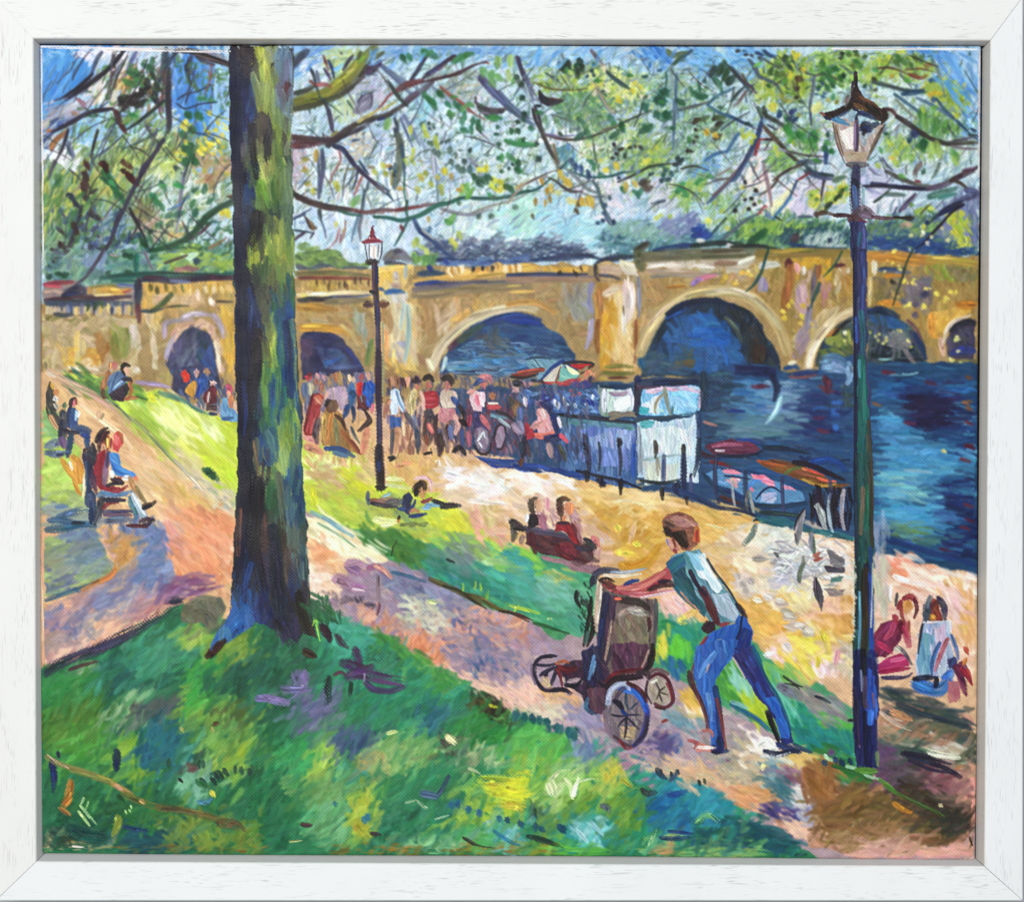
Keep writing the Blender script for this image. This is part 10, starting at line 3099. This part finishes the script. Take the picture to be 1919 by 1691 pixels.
ART_14 = """
M painted_pram#1
@ 950 850 4
R 1c2824/242c28/2c342c n=16 w=16 l=60 a=70 s=40 d=.35:490,1080 560,960 640,1000 650,1300 600,1420 520,1250
S 181c1c 26:520,1030 515,1090 550,1160
S 1f1c18 34:630,1080 620,1200 590,1340 570,1440
S 242018 44:650,1230 640,1340 600,1440
S 3c5c54 40 d=.2:600,1340 580,1420
P 6c5c58/7c6864/5c4c50/84706c n=70 w=30 l=130 a=80 s=20 r=.8:700,940 800,1010 1000,1080 1090,1100 1120,1200 1110,1500 1080,1620 900,1660 740,1640 680,1500 660,1300 670,1050
R 4c3c4c/543c50/40344c n=50 w=30 l=150 a=85 s=12 d=.2:740,1060 820,1060 760,1600 690,1600 690,1300
R 7c6c5c/8c7c68/6c6450/84806c n=50 w=34 l=110 a=80 s=30 d=.2:820,1170 1000,1180 1070,1240 1060,1420 900,1480 800,1440
R 5c3450/643c58/4c2c44/744c64 n=60 w=30 l=120 a=80 s=25 d=.2:760,1440 960,1410 1060,1420 1060,1620 800,1640
S 9c8c84 44 d=.2:840,1210 900,1180 980,1180
S a8a098 60 d=.35:930,1170 1000,1190 1040,1200
S b09484 20 t=.2:780,1260 760,1400 730,1560
S c4a490 16 t=.2:1060,1480 1020,1580 980,1640
S 3c3034 60 d=.3:860,1100 980,1110 1060,1160
S d0b8a4 44 t=.1:690,960 680,1080 670,1240 680,1320
S e0ccbc 24 t=.1:700,1000 690,1120 670,1260
S 24284c 50 t=.1:740,1060 720,1200 710,1350 690,1500
S 2c3c6c 34 t=.1:700,1250 690,1380 690,1500
S 6c94c0 24 t=.2:670,1480 640,1600 640,1691
S 3c4454 50 t=.2:650,960 680,890 760,880
S 44485c 44 t=.2:650,900 720,870 830,880
S 2c2c40 44:640,930 630,990
S 5c5c64 34 t=.2:1110,1100 1115,1250 1105,1420
S 2c2420 44 t=.2:1090,1440 1080,1550 1030,1640
S 181418 40 d=.05:1070,1520 1060,1600 1020,1640
S 4c202c 34:1060,1240 1070,1300 1060,1330
S e4d8c4 24 t=.2:730,910 850,920 1000,900
S 8ca0b0 24:780,890 900,890 1040,860
P 2c3464/34407c/242c58 n=16 w=24 l=90 a=-40 s=20 r=.8:560,1500 640,1420 660,1480 640,1560 560,1600
S c84c3c 30:810,1090 850,1090
@ 950 1195 4
P 3c2c40/4c344c/342840/543850 n=70 w=30 l=110 a=60 s=40 r=.8:380,210 560,160 660,60 720,120 760,280 900,280 1000,260 1020,300 900,330 800,340 760,480 720,560 640,580 590,540 560,420 500,380 430,360
R 2c2848/343054/28244c n=40 w=30 l=130 a=75 s=15 d=.2:560,100 700,60 720,300 640,380 580,340
S 5c8cb8 24 t=.2:650,140 630,240 610,310
S 74a0c4 14:660,180 640,280
S a85c3c 30:360,200 420,180 460,190
S 6c2028 50:380,220 440,240 520,230
S b8a4a8 34:460,330 550,320 550,340
S 1c1830 34:440,360 520,360 560,310
R 6c4c58/5c3c50 n=30 w=30 l=110 a=80 s=20 d=.2:600,380 740,360 720,560 640,560
S 4c7494 34 d=.2:600,460 590,530 650,570
S 6c1c28 40 d=.05 t=.3:750,330 800,280 900,250 1000,240
S 34202c 60:750,360 820,310 920,300 1000,290
M painted_pram#1/wheel#1
S 24203c 34 d=.05 t=.15:330,140 250,150 205,200 200,270 220,330 270,390 340,400 420,390
S 2c2844 26 d=.05 t=.15:220,205 300,210 350,200
S 28243c 34 d=.05:250,280 300,250 360,220
S 24203c 30 d=.05:370,220 350,290 320,370
S 2c2440 24:300,260 280,320
S 702028 30 d=.05:370,240 400,300 410,360
S c8b4a8 20:420,300 430,340
S 7c6c84 16 d=.2 t=.1:180,200 180,270 210,350
S 2c2038 40:340,390 420,390 480,420
S 302c40 24:310,130 370,140
R d0b890/c8b088 n=10 w=18 l=50 a=60 s=30 d=.2:270,280 340,260 330,370 290,370
M painted_pram#1/wheel#2
P 746870/847880/685c6c/8c8078 n=40 w=22 l=80 a=80 s=30 r=.7 o=.8:770,430 860,360 960,400 1040,500 1060,620 1020,740 930,810 840,780 770,680 750,560
R b8a078/c4ac80 n=12 w=22 l=60 a=30 s=50 d=.2:820,680 960,660 960,760 860,760
S 6c6470 26 t=.05:745,480 740,600 770,700 830,780 920,820
S 5c4450 24 t=.05:800,740 880,800 960,810
S 8c2c38 20 t=.1:840,770 890,830 940,820
S 2c3c8c 44 d=.05 t=.15:1010,460 1050,560 1040,660 1000,760 950,810
S 2c68cc 50 d=.05 t=.3:850,390 930,390 1000,450 1040,540
S 3c78d8 30 d=.05:880,400 960,420 1020,500
S 3c3048 34 t=.1:1050,600 1030,720 960,800
S 54485c 34 t=.1:800,480 850,400 900,370
S a8b4d0 40 d=.05 t=.1:755,490 770,410 830,350 890,350 910,380
S b8c4dc 24 d=.05 t=.1:760,460 790,390 850,345
S 1c1c30 24 d=.05:800,470 850,520 890,590
S 202038 44 d=.05:810,480 840,500 860,540
S 1c3c84 34 d=.05:860,550 900,590
S 202030 22:890,590 890,680 880,750
S 24243c 18:890,600 850,640 830,670
S 28283c 18:780,580 830,590 880,590
S 343048 16:900,580 960,580 1000,580
S 2c2c40 16:900,600 940,640 990,690
S 3c4c64 22:890,420 890,490 910,540
S 3c4c68 18:970,490 920,540
S 7c6c78 30 d=.3 t=.05:730,560 740,660 780,740
S 4c1820 34 d=.05 t=.2:900,340 980,380 1030,440 1040,480
M painted_pram#1/wheel#3
P a89c8c/b4a894/988c84 n=20 w=20 l=60 a=60 s=50 r=.7:1060,340 1110,290 1180,320 1220,400 1220,480 1150,520 1090,480 1060,420
S 5c2030 30 d=.05 t=.05:1070,300 1130,270 1200,310 1235,400 1240,480 1180,525 1110,500
S 3c2434 20 t=.05:1050,330 1040,410 1080,490
S 8c2c3c 16:1190,340 1220,400 1230,470
S 4c3c3c 14:1110,330 1140,400 1120,460
S 3c342c 14:1140,400 1180,370
S 4c4438 14:1140,410 1200,430
S 44383c 14:1140,420 1160,480
S e8e4d4 20:1080,340 1120,320
S 6c5454 34 d=.3 t=.05:1040,280 1120,240 1200,270
S 3c2c38 50 d=.25:980,260 1050,270 1060,310
S 4c302c 24:1110,520 1180,540
M painted_person#31
@ 950 850 4
P 8c5c4c/98644c/7c4c40/a06c58 n=50 w=26 l=90 a=-20 s=50 r=.8:1165,560 1160,500 1200,460 1290,440 1380,465 1430,520 1445,600 1430,680 1380,720 1310,720 1280,660 1210,620
R b0807c/a87470/b88880 n=22 w=26 l=110 a=20 s=40 d=.2:1180,480 1280,445 1400,490 1430,560 1330,540 1240,520
R 4c3428/3c2820/54402c n=30 w=26 l=80 a=-50 s=40 d=.2:1240,580 1330,560 1360,660 1340,720 1270,660
R c8743c/d0844c/b86434 n=14 w=22 l=90 a=75 s=15 d=.2:1400,520 1440,560 1440,660 1400,660
S b83c38 34:1420,580 1420,660
S 6c5044 60 d=.4:1190,510 1250,540
D 201818/2c2020 60 90 60:1195,580 1210,600
S 2c2018 50:1250,600 1300,650 1340,690
P c88c78/b87c6c/d49c84 n=12 w=22 l=70 a=70 s=20 r=.8:1190,650 1230,640 1280,680 1300,740 1240,750 1210,700
S b8a0bc 24:1195,640 1210,690
S 8c4c40 24:1240,640 1260,700
S 9c4048 30:1250,720 1270,745
P b04c54/bc585c/a04048/c06868 n=40 w=26 l=130 a=-22 s=12 r=.8:700,970 760,980 850,990 960,970 1060,930 1150,880 1220,830 1240,920 1180,980 1060,1030 940,1060 860,1050 760,1020
S 6c3434 60:740,970 790,1000 800,1020
S d08078 34:830,1010 960,1010 1080,960 1180,890
S d89098 40:930,1060 1060,1060 1180,1030 1270,1020
S c46068 26:860,1040 1000,1060 1120,1030
S e0c0c0 20:1000,1080 1120,1060 1250,1030
S 4c2c34 40:1060,1020 1160,990 1260,990
S 34283c 34:1140,960 1220,960 1260,1000
S 1c3c84 34:880,980 930,960 980,950
S 241c20 24 d=.05:700,940 750,935 800,960
S 3c2020 26:690,950 730,970
P 5c8c9c/6c9ca8/4c7c8c/84b0bc n=80 w=32 l=150 a=58 s=15 r=.8:1210,800 1260,760 1330,740 1440,710 1500,810 1560,920 1640,1010 1700,1100 1740,1200 1720,1260 1600,1290 1560,1290 1480,1200 1380,1100 1300,1010 1240,950 1230,860
R 2c5c6c/34686c/2c5060 n=60 w=32 l=140 a=55 s=15 d=.2:1220,820 1320,760 1340,900 1420,1040 1500,1160 1480,1230 1360,1090 1240,960
R 286878/2c7480/2c5c90 n=30 w=30 l=110 a=-40 s=25 d=.2:1200,820 1320,740 1330,840 1240,900
R d0e4e8/e4eef0/b8d8e0/f0f4f4 n=60 w=32 l=160 a=55 s=10 d=.2:1380,760 1470,770 1540,900 1620,1010 1600,1050 1500,940 1400,860
R 88c0d8/9cd0e4/78b4d0 n=40 w=30 l=120 a=58 s=10 d=.2:1340,740 1420,740 1480,860 1420,860
R a8b8cc/b8c4d4/9cb4c4 n=50 w=32 l=120 a=60 s=20:1540,1040 1660,1060 1730,1180 1700,1240 1600,1220 1560,1120
R 5c2c34/6c3840/4c2830 n=30 w=26 l=130 a=60 s=10 d=.2:1380,900 1420,960 1500,1080 1570,1200 1590,1290 1550,1270 1480,1130
S 5c2c34 50 t=.3:1470,1010 1500,1080 1550,1180 1580,1270
S 8c3c44 34:1600,1290 1660,1270
S 34243c 34 t=.2:1370,880 1420,980 1490,1060
S 246478 40:1260,1000 1340,1090 1410,1160
S f4f4f8 20:1440,770 1520,880 1600,990
S 2c3c54 20 t=.2:1500,790 1560,890 1660,1020 1720,1120
S 2c2438 44:1720,1130 1760,1180 1790,1230
S d09078 16:1300,1040 1360,1110 1440,1180
P 3c2434/4c2c38 n=14 w=24 l=70 a=-40 s=30 r=.8:1450,1310 1490,1250 1550,1260 1560,1320 1510,1350
P 2c60b8/3468c0/2454a8/3c74cc n=70 w=32 l=150 a=-75 s=15 r=.8:1590,1310 1700,1280 1740,1210 1800,1230 1840,1340 1830,1440 1750,1480 1680,1530 1620,1620 1560,1691 1400,1691 1420,1560 1460,1430 1500,1360
R 1c3c88/24448c/2c3c74 n=40 w=30 l=140 a=-70 s=15 d=.2:1740,1300 1830,1340 1820,1460 1740,1490 1700,1440
S 1f2848 20 t=.2:1760,1220 1740,1340 1700,1430 1720,1470
S 8c9078 30 d=.2:1570,1410 1600,1400
S 7c3438 26 t=.2:1490,1380 1440,1460 1410,1560 1380,1640
S b8a088 14 d=.2:1520,1540 1490,1600
R 3c3c70/44447c/342c64 n=50 w=30 l=150 a=58 s=8 d=.2:1690,1520 1780,1490 1870,1500 1900,1691 1780,1691
P 3c3c78/444880/34306c n=40 w=30 l=150 a=60 s=8 r=.8:1690,1520 1760,1480 1840,1440 1880,1560 1940,1700 1960,1760 1840,1760 1780,1660
S 1c6080 26 t=.2:1840,1440 1890,1540 1920,1650 1960,1740
@ 950 1195 4
P 3464b4/2c5cac/3c70c0/4878c0 n=70 w=30 l=150 a=85 s=12 r=.8:1420,60 1560,10 1720,20 1690,120 1600,220 1560,300 1550,380 1580,460 1590,600 1600,700 1620,840 1540,840 1520,720 1500,600 1470,480 1410,360 1400,240
S 5c94d8 44:1560,120 1480,220 1440,300
S 6c9cd4 34 d=.2:1500,420 1520,520 1530,620
S 20386c 50 t=.2:1560,380 1580,500 1590,640 1600,780
S 6c3c44 34 t=.2:1380,280 1400,380 1450,480 1490,600 1500,680
S 7c3c40 26 t=.2:1570,460 1600,580 1620,720 1640,840
S 3c6cc8 30:1430,120 1420,220
S b8a088 14:1510,200 1490,260
S 1c2c5c 60:1590,760 1610,840
S 24306c 50:1540,820 1600,850 1650,850
S 4c2c38 40:1360,260 1380,350 1420,420
P c47c70/d08c7c n=12 w=24 l=80 a=5 s=15 r=.8:1390,790 1480,800 1560,820 1560,850 1420,850
S f0e4dc 26:1400,820 1480,825 1560,825
S a85c5c 30:1360,770 1420,790 1400,830
S 2c2c60 50:1540,850 1600,855
S b07068 30:1470,700 1520,700 1540,740
@ 1370 1195 4
P 343470/3c3c7c/2c3c84/2c60b8 n=60 w=30 l=160 a=62 s=6 r=.8:10,110 100,60 190,160 250,290 330,430 400,560 430,640 460,790 380,790 340,640 260,520 180,420 100,280
R 2c68c0/3474c8/2860b4 n=40 w=30 l=150 a=62 s=6 d=.2:230,440 330,440 420,640 430,760 370,760 330,600
S 1c1c38 44 t=.2:270,560 300,640 350,760
S 24181c 26 t=.2:270,580 310,680 360,800
S 1c5c78 24 t=.2:160,90 220,220 280,340 340,430 400,560 440,680
S 3c3464 50:40,130 110,240 180,330
S c0b0a0 16:10,150 60,230 100,300
S 2c3c6c 60:350,800 430,830 500,850
S 24304c 44:250,850 350,870 450,850 520,850
S f0ece8 50 d=.2:200,800 270,770 320,820
S e8ecf0 16:340,890 400,880 440,860
S 2c4464 34:470,800 540,840 600,860
M painted_sky
@ 0 0 1
S f2e6ea 6 d=.55 t=.1:74,84 160,86 260,87 345,87
S efe0e2 7 d=.65 t=.1:200,88 300,90 400,92 430,94
S f0e8ec 5 d=.3 t=.1:1560,86 1680,86 1830,88
S ece2e0 4 d=.3 t=.1:75,90 74,200 75,320 76,500
S e8dcd8 4 d=.4 t=.1:1837,90 1836,200 1836,330
M painted_lawn#4
M painted_path#2
S e8b090 6 d=.3 t=.1:76,1000 76,1120 77,1240
"""
paint(ART_00)
paint(ART_01, 'PR', True); paint(ART_02, 'PR', True); paint(ART_03); paint(ART_01, 'SD', thin=.78); paint(ART_02, 'SD', thin=.78)
paint(ART_04, clip=1)
paint(ART_05, 'PRW', clip=1); paint(ART_05, 'SD')
paint(ART_06, 'PRW', clip=1); paint(ART_06, 'SD')
paint(ART_07, 'PR'); paint(ART_08, 'PRWZ'); paint(ART_07, 'SD', fade=.8); paint(ART_08, 'SD', fade=.8)
paint(ART_09, clip=1)
paint(ART_10, clip=1)
paint(ART_11, clip=1)
paint(ART_12, clip=1)
paint(ART_13, clip=1)
paint(ART_14, clip=1)

# ---------------------------------------------------------------- from pigment to relief mesh
BLUR = COL.copy()
for _ in range(3):
    for ax in (0, 1): BLUR = (np.roll(BLUR, 1, ax)+2*BLUR+np.roll(BLUR, -1, ax))/4
COL = np.clip(COL+.4*(COL-BLUR), 0, 1)             # local contrast raised against a blurred copy
LUM = (COL@np.array([.3, .59, .11], np.float32))[..., None]; COL = LUM+(COL-LUM)*.87
COL = np.clip((COL-.5)*1.15+.466, .012, .97)      # contrast raised and darks deepened
thin = np.clip(1-HGT*1.2, .15, 1)
COL = np.clip(COL*(1+.12*WEAVE*thin)[..., None], .01, .98)
LIN = np.where(COL <= .04045, COL/12.92, ((COL+.055)/1.055)**2.4).astype(np.float32)*PIGMENT_GAIN
HGT = np.clip(HGT, -.3, 2.2)
PXX = CX0+(np.arange(BW)+.5)/SC; PYY = CY0+(np.arange(BH)+.5)/SC
QX, QY = np.meshgrid(PXX, PYY)
# true outline of the stretched canvas (slightly out of square)
def lerp(a, b, t): return a+(b-a)*t
tv = (QY-82)/(1605-82); tu = (QX-75)/(1835-75)
XL = lerp(73.5, 77.5, tv)+1.5*np.sin(tv*7); XR = lerp(1838.5, 1829, tv)+1.2*np.sin(tv*9+1)
YT = lerp(82.5, 85.5, tu)+.9*np.sin(tu*11); YB = lerp(1601, 1613, tu)+1.0*np.sin(tu*8)
def squeeze(x, lo, hi, e0, e1, m=30.0):
    x = np.where(x < lo+m, e0+(x-lo)*(lo+m-e0)/m, x)
    return np.where(x > hi-m, (hi-m)+(x-(hi-m))*(e1-(hi-m))/m, x)
QX2 = squeeze(QX, PXX[0], PXX[-1], XL, XR); QY2 = squeeze(QY, PYY[0], PYY[-1], YT, YB)
eu = np.minimum(QX2-XL, XR-QX2); ev = np.minimum(QY2-YT, YB-QY2)
R = 5.5
def roll(e): return R-np.sqrt(np.maximum(R*R-np.clip(R-e, 0, R)**2, 0))
drop = (roll(eu)+roll(ev))*K
sag = .0006*np.sin(np.pi*np.clip(tu, 0, 1))*np.sin(np.pi*np.clip(tv, 0, 1))
Z = HGT*RELIEF-drop-sag
VX = (QX2-PW/2)*K*(DIST+ZF)/DIST; VY = (PH/2-QY2)*K*(DIST+ZF)/DIST
P3 = np.stack([VX, VY, Z], -1).astype(np.float32)
du = np.gradient(P3, axis=1); dv = np.gradient(P3, axis=0)
NRM = np.cross(dv, du); NRM /= np.linalg.norm(NRM, axis=-1, keepdims=True)+1e-12
NRM *= np.sign(NRM[..., 2:3]+1e-9)

mat_paint, nt, b = newmat('oil_paint')
at = nt.nodes.new('ShaderNodeAttribute'); at.attribute_name = 'pigment'
nt.links.new(at.outputs['Color'], b.inputs['Base Color'])
tc = nt.nodes.new('ShaderNodeTexCoord'); sep = nt.nodes.new('ShaderNodeSeparateXYZ'); nt.links.new(tc.outputs['Object'], sep.inputs[0])
fr = 2*math.pi/(6.6*K)
def sinw(v): return math_(nt, 'SINE', math_(nt, 'MULTIPLY', v, fr), 0.0)
weave = math_(nt, 'MULTIPLY', sinw(sep.outputs[0]), sinw(sep.outputs[1]))
nz = nt.nodes.new('ShaderNodeTexNoise'); nz.inputs['Scale'].default_value = 900; nz.inputs['Detail'].default_value = 3; nt.links.new(tc.outputs['Object'], nz.inputs['Vector'])
hsum = math_(nt, 'ADD', math_(nt, 'MULTIPLY', weave, .5), nz.outputs[0])
bp = nt.nodes.new('ShaderNodeBump'); bp.inputs['Strength'].default_value = .22; bp.inputs['Distance'].default_value = .0003
nt.links.new(hsum, bp.inputs['Height']); nt.links.new(bp.outputs[0], b.inputs['Normal'])
nr = nt.nodes.new('ShaderNodeTexNoise'); nr.inputs['Scale'].default_value = 35; nr.inputs['Detail'].default_value = 3; nt.links.new(tc.outputs['Object'], nr.inputs['Vector'])
nt.links.new(ramp(nt, nr.outputs[0], [(.3, .36), (.7, .58)]), b.inputs['Roughness'])
b.inputs['Specular IOR Level'].default_value = .22

painting = empty('painting'); painting['label'] = 'oil painting of a riverside park and arched stone bridge inside the white frame'; painting['category'] = 'painting'
holders = {}
def part_parent(key):
    return painting
FL = LAB[:-1, :-1]
idx = np.arange(BH*BW).reshape(BH, BW)
flatP = P3.reshape(-1, 3); flatN = NRM.reshape(-1, 3); flatC = np.concatenate([LIN.reshape(-1, 3), np.ones((BH*BW, 1), np.float32)], 1)
def paint_mesh(name, lab, parent):
    fy, fx = np.nonzero(FL == lab)
    if len(fy) == 0: return None
    q = np.stack([idx[fy, fx], idx[fy+1, fx], idx[fy+1, fx+1], idx[fy, fx+1]], 1)
    u, inv = np.unique(q.ravel(), return_inverse=True)
    me = bpy.data.meshes.new(name); nf = len(fy)
    me.vertices.add(len(u)); me.vertices.foreach_set('co', flatP[u].ravel())
    me.loops.add(nf*4); me.loops.foreach_set('vertex_index', inv.astype(np.int32).ravel())
    me.polygons.add(nf); me.polygons.foreach_set('loop_start', np.arange(0, nf*4, 4, dtype=np.int32))
    me.polygons.foreach_set('use_smooth', np.ones(nf, bool))
    me.update(calc_edges=True)
    ca = me.attributes.new('pigment', 'FLOAT_COLOR', 'POINT'); ca.data.foreach_set('color', flatC[u].ravel())
    me.normals_split_custom_set_from_vertices(flatN[u])
    me.materials.append(mat_paint)
    o = bpy.data.objects.new(name, me); sc.collection.objects.link(o); o.parent = parent
    return o
made = {}
for i, key in enumerate(LABELS):            # parts first, their pieces after
    if '/' not in key:
        o = paint_mesh(key.split('#')[0], i, painting)
        if o: made[key] = o
for i, key in enumerate(LABELS):
    if '/' in key:
        par, kid = key.split('/')
        o = paint_mesh(kid.split('#')[0], i, made.get(par, painting))
        if o: made[key] = o
for k, o in made.items():
    if k.split('#')[0] in ('painted_foliage', 'painted_branch', 'painted_figure_group', 'painted_far_trees'): o['kind'] = 'stuff'
NOTES = {
    'painted_person#31': 'man in pale shirt and blue trousers leaning forward to push the pram',
    'painted_lamp_post#1': 'slim dark lamp post with a red cap, beside the crowd',
    'painted_lamp_post#2': 'tall blue-green lamp post with a glass lantern at right',
    'painted_person#26': 'person lying propped on elbows on the sunlit grass',
    'painted_person#8': 'figure in white shirt and blue shorts',
    'painted_person#10': 'figure in a red striped top',
    'painted_person#25': 'bench sitter in a bright blue top',
    'painted_person#24': 'bench sitter in dark red',
    'painted_person#29': 'seated figure in magenta at the right edge',
    'painted_person#30': 'seated figure with a pale blue back at the right edge',
}
for k, t in NOTES.items():
    if k in made: made[k]['label'] = t
# canvas turned over the stretcher: pale primed sides with paint dragged over the edge
ring = np.concatenate([idx[0, :-1], idx[:-1, -1], idx[-1, :0:-1], idx[:0:-1, 0]])
rp = flatP[ring]; rc = flatC[ring].copy(); nr_ = len(ring)
prime = np.array([.70, .58, .52, 1], np.float32)
lev = [0.0, .0007, .003, .0185]; vv, cc = [], []
cen = np.array([0, 0], np.float32)
for li, dz in enumerate(lev):
    p = rp.copy(); p[:, 2] -= dz
    vv.append(p); t = [0, .25, .75, 1][li]
    nzr = np.repeat(prng.uniform(-.2, .2, nr_//6+1), 6)[:nr_, None].astype(np.float32)
    cc.append(rc*(1-np.clip(t+nzr*(li > 0), 0, 1))+prime*np.clip(t+nzr*(li > 0), 0, 1))
vv = np.concatenate(vv); cc = np.concatenate(cc).astype(np.float32); cc[:, 3] = 1
fs = [(l*nr_+a, (l+1)*nr_+a, (l+1)*nr_+(a+1) % nr_, l*nr_+(a+1) % nr_) for l in range(len(lev)-1) for a in range(nr_)]
o = mesh_obj('canvas_edge', vv.tolist(), fs, [mat_paint], painting, smooth=True)
ca = o.data.attributes.new('pigment', 'FLOAT_COLOR', 'POINT'); ca.data.foreach_set('color', cc.ravel())
o['label'] = 'pale primed canvas side turned over the stretcher'
